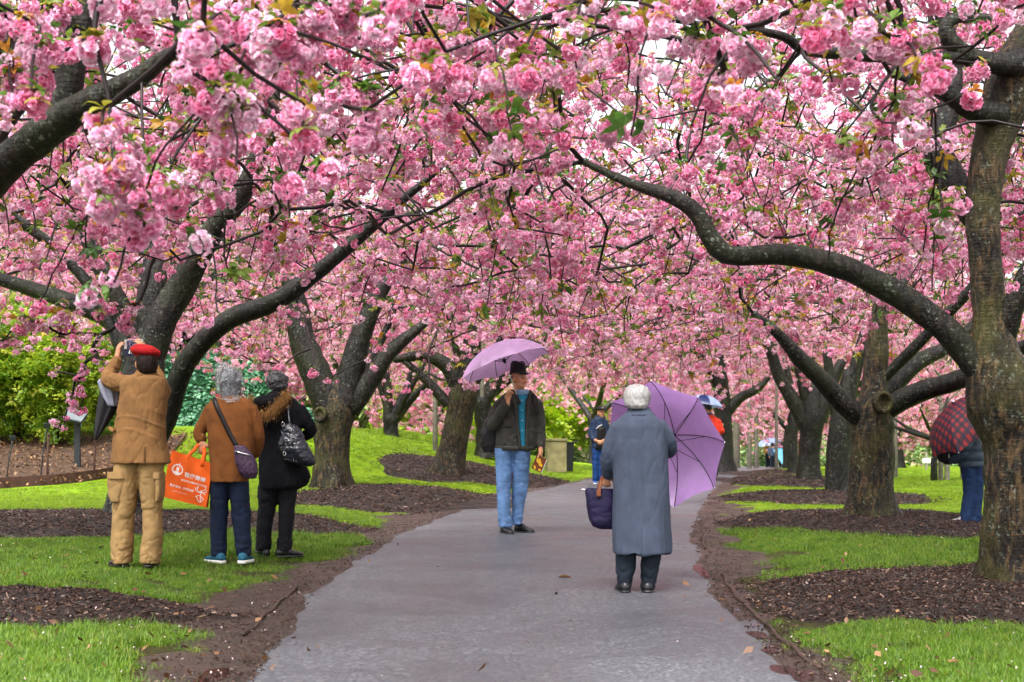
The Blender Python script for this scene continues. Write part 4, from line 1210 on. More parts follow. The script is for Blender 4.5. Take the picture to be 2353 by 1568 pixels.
def leafy_tree(name, x, d, h, R, mat, balls, label, cat, group, low=.25, n=900, slim=.16, seed=0, sc=(.8, 1.6)):
    r = np.random.default_rng(seed); z = float(gz(x, d))
    root = empty(name, (x, d, z), label, cat, group)
    b = B(); b.tube([(0, 0, -.1), (.05, 0, h * .3), (-.05, 0, h * .6), (0, 0, h * .93)], [slim, slim * .8, slim * .5, .03], 9); b.obj('trunk', mat, root)
    b = B(); tips = []
    for k in range(14):
        a = r.uniform(0, 6.28); z0 = h * r.uniform(low, .8); l = R * r.uniform(.5, 1) * (1 - .45 * z0 / h)
        e = np.array([l * math.cos(a), l * math.sin(a), z0 + l * r.uniform(.1, .7)])
        b.tube([(0, 0, z0), e * [.5, .5, 0] + [0, 0, z0 + (e[2] - z0) * .35], e], [slim * .35, slim * .22, .015], 5); tips += [e, e * [.7, .7, 1], e * [.45, .45, 1]]
    b.obj('limb', mat, root)
    tips = np.array(tips); t = tips[r.integers(0, len(tips), n)]
    p = t + r.normal(0, 1, (n, 3)) * [R * .22, R * .22, h * .09]; p = p[p[:, 2] > h * low * .5]; k = len(p)
    o = scatter('crown', balls, p, np.stack([r.normal(0, .4, k), r.normal(0, .4, k), r.uniform(0, 6.28, k)], 1), r.uniform(*sc, k), r.integers(0, len(balls), k), root); o['kind'] = 'stuff'
for k, (x, d, h, R, lab) in enumerate([(-19, 46, 9, 3.6, 'dark evergreen tree far left behind the garden shrubs'), (-14.5, 48, 10, 3.6, 'dark evergreen tree above the ivy bank behind the beret'), (-23, 49, 10, 4, 'dark evergreen tree beyond the left edge'), (-10.5, 53, 9, 3.4, 'dark evergreen tree behind the ivy bank, right of the others'), (-17, 52, 11, 4, 'tallest dark evergreen tree behind the ivy bank')]):
    leafy_tree('evergreen_tree', x, d, h, R, M_stem, ever_l, lab, 'tree', 'dark evergreens behind the ivy bank', .08, 1300, .22, 90 + k)
for k, (px, d, h, R, lab) in enumerate([(975, 66, 5.5, 2.6, 'small lime green tree between the bank and the leaning trunk'), (1040, 78, 7, 3.2, 'lime green tree behind the leaning trunk'), (1235, 80, 6.5, 3.2, 'lime green tree right behind the man under the lilac umbrella'), (1310, 84, 7, 3.4, 'lime green tree above the stone bin'), (1400, 88, 7, 3.4, 'lime green tree behind the man in the navy jacket'), (1120, 76, 6, 3, 'lime green tree left of the man under the lilac umbrella')]):
    leafy_tree('lime_tree', float(W(px, 0, d)[0]), d, h, R, M_paleb, lime_l, lab, 'tree', 'lime green trees beyond the avenue', .12, 620, .14, 120 + k)
def slim_trunk(px, py, w, top, lab, mat=None, lean=0, d=None):
    d = d or ground_d(px, py); s = F / d
    p0 = W(px, py, d); h = (py - top) / s
    root = empty('slender_tree', (p0[0], d, float(gz(p0[0], d)) - .03), lab, 'tree', 'slender pale trunks beyond the avenue')
    b = B(); b.tube([(0, 0, 0), (lean * .3, 0, h * .35), (lean * .6, 0.05, h * .7), (lean, 0, h)], np.array([1.15, .95, .85, .6]) * w / s / 2, 10); b.obj('trunk', mat or M_paleb, root)
    b = B()
    for k in range(7):
        z0 = h * (.55 + .06 * k); a = k * 2.4
        b.tube([(lean * .7, 0, z0), (lean * .7 + .5 * math.cos(a), .5 * math.sin(a), z0 + .5), (lean * .7 + .9 * math.cos(a), .9 * math.sin(a), z0 + 1.3)], [.03, .02, .008], 5)
    b.obj('limb', mat or M_paleb, root)
for (px, py, w, top, lab) in ((1722, 1077, 10, 640, 'slender tan trunk left of the pale blue umbrella'), (1692, 1076, 15, 600, 'pale grey trunk just right of the cherry by the red jacket'), (1784, 1084, 7, 600, 'thin grey trunk in front of the people with pale umbrellas'),
                              (1000, 1036, 11, 600, 'pale grey trunk left of the leaning cherry trunk'), (1108, 1050, 11, 560, 'pale trunk just left of the backpack'), (2058, 1098, 9, 600, 'slim grey trunk right of the stout second cherry'), (2162, 1103, 8, 800, 'short tan trunk beside the bench'),
                              (1334, 1060, 15, 640, 'pale trunk between the bins and the man in the navy jacket'), (1270, 1030, 10, 640, 'pale trunk above the stone bin'), (1738, 1076, 11, 900, 'dark thin trunk near the outstretched yellow arm'), (1450, 1075, 12, 700, 'pale trunk behind the elderly man in grey')):
    slim_trunk(px, py, w, top, lab)

# distant woods closing the view
n = 5200; x = rng.uniform(-75, 90, n); d = rng.uniform(96, 112, n); z = -1 + 13 * rng.random(n) ** 1.1 * (.75 + .25 * np.sin(x * .21))
M_wood = mat_leafy('distant_leaf', [(0, (.14, .21, .07)), (.5, (.28, .36, .10)), (.8, (.42, .48, .16)), (1, (.70, .45, .52))], .45)
wood_l = [leafball('distant_leaves', 40 + k, 18, .8, .3, M_wood) for k in range(2)]
tag(scatter('distant_woods', wood_l, np.stack([x, d, z], 1), np.stack([rng.normal(0, .4, n), rng.normal(0, .4, n), rng.uniform(0, 6.28, n)], 1), rng.uniform(.8, 1.5, n), rng.integers(0, 2, n)), 'distant mixed woods closing the view beyond the lawns', kind='stuff')
# low border planting at the far side of the lawns
n = 2600; x = rng.uniform(-14, 40, n); d = rng.uniform(80, 90, n); z = gz(x, d) + rng.uniform(0, 1.1, n) * (.6 + .4 * np.sin(x * .9))
tag(scatter('border_plants', [leafball('border_leaves', 61, 10, .3, .1, mat_leafy('border_leaf', [(0, (.06, .14, .04)), (.6, (.16, .26, .08)), (1, (.36, .28, .16))], .3))], np.stack([x, d, z], 1), np.stack([rng.normal(0, .4, n), rng.normal(0, .4, n), rng.uniform(0, 6.28, n)], 1), rng.uniform(.8, 1.4, n), np.zeros(n)), 'low green and tan border planting at the far end of the lawns', kind='stuff')

# ---- bins beside the path
M_stone = mat_plain('mossy_stone', (.20, .175, .085), .9, .35, 5, .5, 60)
M_blackpl = mat_plain('black_plastic', (.012, .014, .016), .45, .2)
d = ground_d(1277, 1084); s = F / d
p = on_ground(1277, 1084)
root = empty('stone_bin', p, 'square mossy stone litter bin beside the path', 'litter bin')
h = 72 / s; w = 44 / s
b = B(); b.box((0, 0, h / 2 - .02), (w / 2, w / 2, h / 2), rot=Matrix.Rotation(.12, 3, 'Z')); b.obj('body', M_stone, root, False, .012)
b = B(); b.box((0, 0, h + .012), (w / 2 + .025, w / 2 + .025, .03), rot=Matrix.Rotation(.12, 3, 'Z')); b.obj('rim', M_stone, root, False, .01)
p = on_ground(1308, 1084)
root = empty('plastic_bin', p + [0, .25, 0], 'black plastic bin standing right of the stone bin', 'litter bin')
b = B(); b.box((0, 0, h * .47), (9.5 / s, 9.5 / s, h * .47), taper=1.25); b.obj('body', M_blackpl, root, False, .01)
b = B(); b.box((0, 0, h * .95), (14 / s, 14 / s, .02)); b.obj('rim', M_blackpl, root, False, .008)

# ---- bench, sign and stake far right
M_benchw = mat_plain('grey_bench_wood', (.20, .19, .14), .8, .3, 10)
p = on_ground(2196, 1102); d = p[1]; s = F / d
root = empty('garden_bench', p, 'weathered wooden bench on the far right lawn behind the plaid umbrella', 'bench')
bw = 52 / s
for k in range(3): b = B(); b.box((0, -.12 + .14 * k, .42), (bw / 2, .06, .02)); b.obj('seat_slat', M_benchw, root, False)
for k in range(3): b = B(); b.box((0, .24, .56 + .13 * k), (bw / 2, .02, .05)); b.obj('back_slat', M_benchw, root, False)
for sx in (-1, 1):
    b = B(); b.box((sx * (bw / 2 + .0), -.2, .2), (.05, .04, .2)); b.obj('leg', M_benchw, root, False)
    b = B(); b.box((sx * (bw / 2 + .0), .28, .45), (.05, .035, .45)); b.obj('leg', M_benchw, root, False)
M_white = mat_plain('white_board', (.75, .78, .76), .6, .05)
p = on_ground(2128, 1079)
root = empty('notice_board', p, 'small white notice board on a post in the far lawn', 'sign')
s = F / p[1]
b = B(); b.box((0, 0, .25), (.03, .03, .3)); b.obj('post', M_benchw, root, False)
b = B(); b.box((0, -.04, 13 / s + .1), (9 / s, .012, 5 / s)); b.obj('board', M_white, root, False)
p = on_ground(2146, 1104)
root = empty('dark_trunk_tree', p, 'dark slender tree trunk left of the bench', 'tree')
s = F / p[1]
b = B(); b.tube([(0, 0, -.05), (0, 0, 40 / s), (.05, 0, 80 / s), (.3, 0, 190 / s)], [9 / s, 7.5 / s, 7 / s, 3 / s], 10); b.obj('trunk', M_bark[2], root)
b = B()
for k in range(6): a = k * 1.05; b.tube([(.1, 0, 90 / s), (.1 + .9 * math.cos(a), .9 * math.sin(a), 120 / s), (.1 + 1.7 * math.cos(a), 1.7 * math.sin(a), 165 / s)], [.06, .04, .015], 5)
b.obj('limb', M_bark[2], root)

# ---- reading panel, plant labels and stakes in the garden bed
M_iron = mat_plain('dark_iron', (.018, .022, .024), .55, .2)
p = on_ground(178, 1083); s = F / p[1]
root = empty('reading_panel', p, 'slanted reading panel on a dark post among the green shrubs', 'sign')
b = B(); b.box((0, 0, 55 / s), (7 / s, .03, 57 / s)); b.obj('post', M_iron, root, False, .006)
rot = Matrix.Rotation(.40, 3, 'X') @ Matrix.Rotation(.28, 3, 'Y')
b = B(); b.box((-3 / s, -.05, 128 / s), (21 / s, .20, .012), rot=rot); b.obj('panel', mat_plain('pale_panel', (.16, .19, .20), .5, .25, 4), root, False, .004)
b = B(); b.box((-3 / s, -.04, 128 / s - .022), (22 / s, .22, .01), rot=rot); b.obj('panel_frame', M_iron, root, False)
for (px, py, hh, lab) in ((14, 1112, 98, 'small black plant label on a thin stake at the far left of the bed'), (93, 1105, 120, 'small black plant label on a stake in front of the bare stems')):
    p = on_ground(px, py); s = F / p[1]
    root = empty('plant_label', p, lab, 'plant label', 'plant labels in the garden bed')
    b = B(); b.tube([(0, 0, -.05), (.04, 0, hh * .5 / s), (.11, 0, hh / s)], [.012, .012, .012], 6); b.obj('stake', M_iron, root)
    b = B(); b.box((.12, -.02, (hh + 6) / s), (7 / s, .01, 6 / s), rot=Matrix.Rotation(.4, 3, 'X')); b.obj('plate', M_iron, root, False, .003)
for (px, py, t, lab) in ((216, 1098, 92, 'dark iron stake right of the reading panel'), (108, 1110, 110, 'rusty stake between the shrubs and the edging')):
    p = on_ground(px, py); s = F / p[1]
    b = B(); b.tube([(0, 0, -.1), (.01, 0, t * .5 / s), (.03, 0, t / s)], [.022, .02, .02], 7); b.ball((.03, 0, t / s), .03, 8)
    o = b.obj('garden_stake', M_rust); o.location = p; tag(o, lab, 'stake')
# ================================================================ people and what they carry
SK = dict(
    skin=mat_plain('skin', (.60, .29, .17), .5, .12, 14, .15, 300, spec=.35),
    skin_red=mat_plain('ruddy_skin', (.72, .35, .19), .5, .12, 14, .15, 300, spec=.35))
M_cord = mat_plain('tan_corduroy', (.20, .100, .034), .9, .24, 9, .5, 260)
M_cargo = mat_plain('sand_cotton', (.29, .18, .072), .9, .22, 7, .4, 240)
M_camel = mat_plain('camel_wool', (.17, .060, .014), .95, .24, 12, .5, 320)
M_navyj = mat_plain('navy_denim', (.005, .011, .032), .85, .3, 14, .4, 300)
M_blackw = mat_plain('black_wool', (.007, .007, .009), .95, .3, 12, .4, 300, spec=.15)
M_blackt = mat_plain('black_trouser', (.010, .010, .013), .9, .3, 12, .3, 280, spec=.2)
M_blueg = mat_plain('blue_grey_wool', (.056, .072, .108), .95, .22, 7, .4, 340)
M_darkn = mat_plain('dark_navy_trouser', (.010, .016, .026), .9, .25, 12, .3, 260)
M_olive = mat_plain('dark_olive_jacket', (.045, .044, .036), .62, .3, 7, .35, 220)
M_jeans = mat_plain('light_denim', (.115, .22, .42), .9, .4, 5, .5, 330)
M_teal = mat_plain('teal_shirt', (.02, .24, .38), .8, .12, 14)
M_shoe = mat_plain('black_leather', (.012, .012, .014), .32, .3, 20, .2, 90, spec=.5)
M_brownshoe = mat_plain('brown_leather', (.035, .020, .016), .4, .3, 20, .2, 90)
M_tealshoe = mat_plain('teal_canvas', (.015, .095, .15), .8, .15, 30, .3, 200)
M_sole = mat_plain('white_sole', (.72, .70, .66), .6, .06)
M_red = mat_plain('red_felt', (.32, .004, .006), .85, .25, 12, .4, 200)
M_hairb = mat_plain('dark_brown_hair', (.014, .008, .006), .6, .35, 60, .4, 120, spec=.15)
M_hairw = mat_plain('white_hair', (.36, .355, .345), .55, .3, 50, .5, 140)
M_hairg = mat_plain('grey_hair', (.065, .065, .07), .5, .85, 34, .6, 110)
M_blackfelt = mat_plain('black_felt', (.010, .009, .010), .85, .25, 20, .3, 150, sheen=.2)
M_metal = mat_plain('bright_metal', (.62, .62, .62), .25, .05, metal=1)
M_darkmetal = mat_plain('dark_umbrella_rib', (.03, .028, .035), .4, .2, metal=.6)
M_navyjk = mat_plain('navy_nylon', (.020, .040, .095), .55, .25, 10, .2, 120)
M_bluejean = mat_plain('blue_denim', (.012, .055, .20), .85, .3, 9, .4, 300)
M_redj = mat_plain('red_jacket', (.66, .035, .012), .6, .15, 8, .2, 120)
M_puffer = mat_plain('slate_nylon', (.035, .055, .085), .5, .2, 8, .2, 100)
M_eye = mat_plain('eye_white', (.7, .66, .62), .3, .04)
M_dark = mat_plain('dark_detail', (.012, .010, .010), .5, .2)
M_lip = mat_plain('lips', (.34, .12, .09), .5, .1)

class Fig:
    """places parts of one person from picture positions; origin between the feet"""
    def __init__(s, fx, fy, conv, label, d=None, z=None):
        s.fx, s.fy, s.conv = fx, fy, conv
        s.d = d or ground_d(fx, fy); s.s = F / s.d
        p = W(fx, fy, s.d)
        s.z = float(gz(p[0], s.d)) if z is None else z
        s.dz = p[2] - s.z
        s.root = empty('person', (p[0], s.d, s.z), label, 'person')
        s.o = np.array([p[0], s.d, s.z])
    def P(s, x, y, dep=0.):
        X, Y = s.conv(x, y)
        return np.array([(X - s.fx) / s.s, dep, (s.fy - Y) / s.s + s.dz])
    def rows(s, L):
        """(y, left, right, half depth[, depth offset]) in crop pixels -> stack rows"""
        out = []
        for q in L:
            a, b = s.P(q[1], q[0]), s.P(q[2], q[0])
            out.append(((a[0] + b[0]) / 2, q[4] if len(q) > 4 else 0., a[2], abs(b[0] - a[0]) / 2, q[3]))
        return out
    def pts(s, L): return [s.P(*q) for q in L]
    def add(s, name, me, mat, parent=None):
        o = link(name, me, parent or s.root, mat=mat); return o

def sides(rows, k=2):
    """resample stack rows smoothly"""
    R = np.array(rows); t = np.arange(len(R)); tt = np.linspace(0, len(R) - 1, (len(R) - 1) * k + 1)
    return [tuple(np.interp(x, t, R[:, j]) for j in range(5)) for x in tt]

def cloth(fig, name, mat, stacks=(), tubes=(), balls=(), voxel=.012, smooth=5, amp=.006, scale=(5, 5, 13), seed=0, p=2.4, mask=None, parent=None, post=None):
    b = B()
    for R in stacks: b.stack(sides(fig.rows(R)), p=p)
    for pts, rad in tubes:
        P = fig.pts(pts); Q = catmull(np.column_stack([P, np.broadcast_to(rad, len(P))]), .04); b.tube(Q[:, :3], Q[:, 3], 14)
    for c, r in balls: b.ball(fig.P(*c), r)
    me = remeshed(b, name, voxel, smooth)
    if amp: wrinkle(me, amp, scale, seed, mask)
    if post: post(me)
    return fig.add(name, me, mat, parent)

def rotz(a): return np.array(Matrix.Rotation(a, 3, 'Z'))
def head_rot(yaw, pitch=0., roll=0.):
    """yaw 0 looks away from the camera (+y); positive turns to the picture's left"""
    return np.array(Matrix.Rotation(yaw, 3, 'Z') @ Matrix.Rotation(pitch, 3, 'X') @ Matrix.Rotation(roll, 3, 'Y'))
def add_head(b, c, R, k=1.0, neck=.16):
    def q(x, y, z): return c + R @ (np.array([x, y, z]) * k)
    def ball(p, r, n=12): b.ball(q(*p), np.array(r) * k, n, rot=R)
    ball((0, -.012, .030), (.075, .093, .085), 16)
    ball((0, .022, -.045), (.059, .062, .076), 14)
    ball((0, .055, -.098), (.030, .028, .022))
    b.tube([q(0, .078, .018), q(0, .098, -.006), q(0, .104, -.022)], np.array([.010, .013, .017]) * k, 8)
    ball((0, .076, .030), (.052, .018, .013))
    for s in (-1, 1):
        ball((s * .040, .056, -.022), (.026, .026, .024))
        ball((s * .076, -.004, -.012), (.013, .024, .034))
        ball((s * .078, .004, -.038), (.010, .014, .014))
    ball((0, .082, -.058), (.024, .013, .011))
    b.tube([q(0, -.020, -.06), c + np.array([0, 0, -.12 * k]) + R @ np.array([0, -.03, 0]), c + np.array([0, 0, -.12 * k - neck]) + R @ np.array([0, -.045, 0])], np.array([.052, .054, .064]) * k, 14)
def face_bits(fig, c, R, k=1.0, brows=None):
    def q(x, y, z): return c + R @ (np.array([x, y, z]) * k)
    for s in (-1, 1):
        b = B(); b.ball(q(s * .031, .0755, .006), np.array([.0135, .009, .0075]) * k, 10, rot=R)
        e = b.obj('eye', M_eye, fig.root)
        b = B(); b.ball(q(s * .031, .0835, .006), np.array([.0055, .003, .0058]) * k, 8, rot=R); b.obj('iris', M_dark, e)
        b = B(); b.tube([q(s * .014, .088, .026), q(s * .033, .088, .032), q(s * .052, .076, .024)], np.array([.004, .0045, .003]) * k, 6); b.obj('eyebrow', brows or M_hairb, fig.root)
    b = B(); b.tube([q(-.024, .088, -.060), q(-.008, .096, -.057), q(.008, .096, -.057), q(.024, .088, -.060)], np.array([.003, .005, .005, .003]) * k, 6); b.obj('lips', M_lip, fig.root)

def add_hand(b, wrist, dirn, palm, thumb_side, curl=.5, k=1.0, spread=.10):
    """palm, four unequal bent fingers and a thumb that leaves the palm near its base"""
    d = np.array(dirn, float); d /= np.linalg.norm(d)
    n = np.array(palm, float); n -= d * (n @ d); n /= np.linalg.norm(n)
    s = np.cross(d, n) * thumb_side
    Rm = np.stack([s, d, n], 1)
    w = np.array(wrist, float)
    b.tube([w - d * .06 * k, w, w + d * .03 * k], np.array([.027, .026, .027]) * k, 10)
    b.ball(w + d * .055 * k, np.array([.041, .054, .017]) * k, 12, rot=Rm)
    for i, L in enumerate((.070, .080, .074, .058)):
        o = (i - 1.5) * -.0205 * k
        p = w + d * (.095 - .006 * abs(i - 1.2)) * k + s * o
        u = d + s * (-(i - 1.5)) * spread; u /= np.linalg.norm(u)
        pts = [w + d * .06 * k + s * o * .8, p]; a = 0
        for j, f in enumerate((.45, .32, .23)):
            a += curl * (1.0 if j else .8)
            p = p + (u * math.cos(a) + n * math.sin(a)) * L * f * k
            pts.append(p)
        b.tube(pts, np.array([.0095, .0098, .0092, .0085, .0072]) * k, 8)
    p0 = w + d * .018 * k + s * .022 * k
    p1 = p0 + (s * .72 + d * .62 + n * .25) * .036 * k
    p2 = p1 + (d * .80 + s * .30 + n * (.3 + curl * .4)) * .034 * k
    p3 = p2 + (d * .82 - s * .10 + n * (.2 + curl * .5)) * .026 * k
    b.tube([p0, p1, p2, p3], np.array([.015, .0125, .0105, .008]) * k, 8)

def body(fig, head_c, R, hands, neck_to, hips, feet, skin='skin', k=1.0, voxel=.0075, arms=()):
    """one continuous figure: head, neck, trunk, arms, hands and legs"""
    b = B()
    c = fig.P(*head_c)
    add_head(b, c, R, k)
    ch, hp = fig.P(*neck_to), fig.P(*hips)
    b.tube([c + [0, 0, -.2 * k], ch, (ch + hp) / 2, hp], [.055, .10, .10, .10], 12)
    for e in feet:
        q = fig.P(*e); b.tube([hp, [q[0] * .8 + hp[0] * .2, hp[1], hp[2] - .12], [q[0], q[1], (hp[2] + q[2]) / 2], q + [0, 0, .06]], [.06, .045, .03, .025], 10)
    for (path, h) in zip(arms, hands):
        P = fig.pts(path)
        b.tube([ch] + P + [h['w']], np.concatenate([[.05], np.linspace(.034, .028, len(P)), [.026]]), 10)
        add_hand(b, h['w'], h['d'], h['n'], h['t'], h.get('curl', .5), h.get('k', 1.0))
    me = remeshed(b, 'body', voxel, 2)
    fig.add('body', me, SK[skin])
    return c

def shoe(fig, heel, toe, name='shoe', mat=None, sole=None, w=.047, h=.075, sole_h=.018):
    """heel and toe as crop pixel positions with depth; a shaped shoe with a welt"""
    a, t = fig.P(*heel), fig.P(*toe)
    a[2] = t[2] = 0.0
    L = np.linalg.norm(t - a); d = (t - a) / L
    if L < .22: t = a + d * .24; L = .24
    s = np.array([-d[1], d[0], 0])
    prof = [(-.04, .55, .70, .75), (.06, .78, .95, 1.0), (.25, .86, .92, 1.15), (.42, .86, .92, 1.05), (.6, 1.0, .98, .72), (.8, 1.0, 1.0, .55), (.95, .75, .8, .42), (1.02, .35, .4, .25)]
    n = 14; an = np.arange(n) / n * 6.2832
    def ring(u, ww, hh, z0):
        return np.array([a + d * L * u + s * (math.cos(q) * w * ww) + np.array([0, 0, z0 + (hh * h) * (.5 + .5 * math.sin(q))]) for q in an])
    b = B(); b.rings([ring(u, w1, hh, sole_h * .6) for (u, w1, w2, hh) in prof])
    o = b.obj(name, mat or M_shoe, fig.root)
    b = B(); b.rings([np.array([a + d * L * (u + (.01 if u > .5 else -.01)) + s * (np.clip(math.cos(q) * 1.3, -1, 1) * w * (w1 * 1.06)) + np.array([0, 0, sole_h * (.5 + .5 * np.clip(math.sin(q) * 2, -1, 1))]) for q in an]) for (u, w1, w2, hh) in prof])
    b.obj('sole', sole or M_shoe, o)
    return o

def trousers(fig, name, mat, left, right, amp=.008, seed=0, scale=(7, 7, 11), dep=0., voxel=.010):
    def fold(v):
        z = v[:, 2]
        return .55 + 1.1 * np.exp(-((z - .10) / .10) ** 2) + .6 * np.exp(-((z - .48) / .10) ** 2) + .5 * np.exp(-((z - .8) / .1) ** 2)
    return cloth(fig, name, mat, [left, right], voxel=voxel, smooth=3, amp=amp, scale=scale, seed=seed, p=2.2, mask=fold)

def ribbon(pts, w, t, wdir):
    """flat band along a path; wdir is the direction of its width"""
    pts = np.asarray(pts, float); Q = catmull(np.column_stack([pts, np.zeros(len(pts))]), .03)[:, :3]
    T = np.gradient(Q, axis=0); T /= np.linalg.norm(T, axis=1)[:, None]
    wd = np.array(wdir, float); b = B(); rg = []
    for q, tt in zip(Q, T):
        u = wd - tt * (wd @ tt); u /= np.linalg.norm(u); n = np.cross(tt, u)
        rg.append(np.array([q + u * w / 2 + n * t / 2, q - u * w / 2 + n * t / 2, q - u * w / 2 - n * t / 2, q + u * w / 2 - n * t / 2]))
    b.rings(rg)
    return b

# ---------------------------------------------------------------- umbrellas
def mat_nylon(name, c, c2=None, trans=.35):
    m, nt, p, o = nodes_of(name)
    nt.nodes.remove(p)
    tc = nt.nodes.new('ShaderNodeTexCoord').outputs['Object']
    cc = ramp(nt, noise(nt, tc, 7, 4), [(.3, tuple(x * .9 for x in c)), (.7, tuple(min(1, x * 1.08) for x in c))])
    d = nt.nodes.new('ShaderNodeBsdfDiffuse'); t = nt.nodes.new('ShaderNodeBsdfTranslucent'); g = nt.nodes.new('ShaderNodeBsdfGlossy'); g.inputs['Roughness'].default_value = .35
    nt.links.new(cc, d.inputs[0]); nt.links.new(cc, t.inputs[0])
    a = nt.nodes.new('ShaderNodeMixShader'); a.inputs[0].default_value = trans
    nt.links.new(d.outputs[0], a.inputs[1]); nt.links.new(t.outputs[0], a.inputs[2])
    e = nt.nodes.new('ShaderNodeMixShader'); e.inputs[0].default_value = .06
    nt.links.new(a.outputs[0], e.inputs[1]); nt.links.new(g.outputs[0], e.inputs[2]); nt.links.new(e.outputs[0], o.inputs['Surface'])
    return m
def mat_plaid():
    m, nt, p, o = nodes_of('red_plaid')
    uv = N(nt, 'ShaderNodeUVMap', uv_map='cloth').outputs[0]
    sp = nt.nodes.new('ShaderNodeSeparateXYZ'); nt.links.new(uv, sp.inputs[0])
    def band(sock, freq, thr, off=0.):
        a = N(nt, 'ShaderNodeMath', operation='MULTIPLY_ADD'); nt.links.new(sock, a.inputs[0]); a.inputs[1].default_value = freq; a.inputs[2].default_value = off
        f = N(nt, 'ShaderNodeMath', operation='FRACT'); nt.links.new(a.outputs[0], f.inputs[0])
        g = N(nt, 'ShaderNodeMath', operation='GREATER_THAN'); nt.links.new(f.outputs[0], g.inputs[0]); g.inputs[1].default_value = thr
        return g.outputs[0]
    x, y = band(sp.outputs[0], 14, .5), band(sp.outputs[1], 14, .5)
    s = N(nt, 'ShaderNodeMath', operation='ADD'); nt.links.new(x, s.inputs[0]); nt.links.new(y, s.inputs[1])
    h = N(nt, 'ShaderNodeMath', operation='MULTIPLY'); nt.links.new(s.outputs[0], h.inputs[0]); h.inputs[1].default_value = .5
    r = nt.nodes.new('ShaderNodeValToRGB'); r.color_ramp.interpolation = 'CONSTANT'
    el = r.color_ramp.elements; el.new(.5)
    for e, (q, c) in zip(el, [(0, (.24, .012, .014)), (.25, (.055, .008, .022)), (.75, (.008, .008, .026))]): e.position = q; e.color = (*c, 1)
    nt.links.new(h.outputs[0], r.inputs[0])
    c = mixc(nt, band(sp.outputs[0], 14, .93, .25), r.outputs[0], (.02, .01, .03)); nt.links.new(c, p.inputs['Base Color'])
    p.inputs['Roughness'].default_value = .6
    return m
M_lilac = mat_nylon('lilac_nylon', (.66, .40, .70))
M_violet = mat_nylon('violet_nylon', (.46, .26, .60), trans=.48)
M_pblue = mat_nylon('pale_blue_nylon', (.36, .46, .80))
M_cyan = mat_nylon('cyan_nylon', (.16, .55, .78))
M_nblue = mat_nylon('navy_nylon_panel', (.012, .030, .14))
M_sblue = mat_nylon('sky_nylon_panel', (.40, .52, .82))
M_plaid = mat_plaid()

def umbrella(label, apex, axis, R, mats, phi=1.05, shaft=.6, twist=0., group=None, rib_mat=None, sag=.07, handle=True, seed=0, rib_w=.0035):
    """opened umbrella; axis points from the handle to the top; eight cloth panels on eight jointed ribs"""
    ax = np.array(axis, float); ax /= np.linalg.norm(ax); ap = np.array(apex, float)
    root = empty('umbrella', ap, label, 'umbrella', group)
    e1 = np.cross(ax, [0, 1, 0.1]); e1 /= np.linalg.norm(e1); e2 = np.cross(ax, e1)
    def prof(u): return R * math.sin(u * phi) / math.sin(phi), R * (1 - math.cos(u * phi)) / math.sin(phi)
    def pt(a, u, off=0.):
        r, h = prof(u); return (e1 * math.cos(a) + e2 * math.sin(a)) * (r - off * math.sin(u * phi)) - ax * (h + off * math.cos(u * phi))
    angs = [twist + k * math.pi / 4 for k in range(8)]
    nu, nv = 12, 8
    for k in range(8):
        a0, a1 = angs[k], angs[k] + math.pi / 4
        v, f, uv = [], [], []
        for i in range(nu + 1):
            u = max(.012, i / nu)
            for j in range(nv + 1):
                w = j / nv
                q = pt(a0, u) * (1 - w) + pt(a1, u) * w
                m = pt((a0 + a1) / 2, u)
                s = math.sin(math.pi * w)
                q = q + (m - (pt(a0, u) + pt(a1, u)) / 2) * s * .45 * u      # cloth stretched between two ribs
                q = q * (1 - sag * s * u ** 4)                                # scalloped hem
                v.append(q); uv.append((q @ e1, q @ e2))
        for i in range(nu):
            for j in range(nv):
                n = i * (nv + 1) + j; f.append((n, n + 1, n + nv + 2, n + nv + 1))
        me = bpy.data.meshes.new('panel'); me.from_pydata([tuple(q) for q in v], [], f)
        l = me.uv_layers.new(name='cloth')
        l.data.foreach_set('uv', np.array([uv[i] for t in f for i in t], np.float32).ravel())
        me.polygons.foreach_set('use_smooth', np.ones(len(f), bool)); me.update()
        link('panel', me, root, mat=mats[k % len(mats)])
    rm = rib_mat or M_darkmetal
    for a in angs:
        b = B(); b.tube([pt(a, u, .006) for u in np.linspace(.02, 1, 9)], rib_w, 6); rb = b.obj('rib', rm, root)
        b = B(); b.tube([pt(a, .52, .006), -ax * (prof(.52)[1] + .13) + (pt(a, .52) - ax * 0) * 0 + (e1 * math.cos(a) + e2 * math.sin(a)) * .02], rib_w * .8, 5); b.obj('stretcher', rm, rb)
        b = B(); b.ball(pt(a, 1.0, .003), .007, 8); b.obj('rib_tip', M_metal, rb)
    b = B(); b.tube([ax * .045, -ax * shaft], [.0055, .0055], 10); b.obj('shaft', M_metal, root)
    b = B(); b.tube([ax * .0, ax * .05], [.012, .006], 10); b.obj('ferrule', rm, root)
    b = B(); b.tube([-ax * (prof(.52)[1] + .115), -ax * (prof(.52)[1] + .15)], [.02, .018], 12); b.obj('runner', rm, root)
    if handle: b = B(); b.tube([-ax * (shaft - .01), -ax * (shaft + .09)], [.013, .015], 12); b.obj('handle', M_dark, root)
    return root, pt, angs, (e1, e2, ax)

c1 = lambda x, y: (.4 * x, 744.8 + .4 * y)
c2 = lambda x, y: (1029 + .4188 * x, 744.8 + .4188 * y)
c3 = lambda x, y: (1617 + .3437 * x, 833 + .3437 * y)

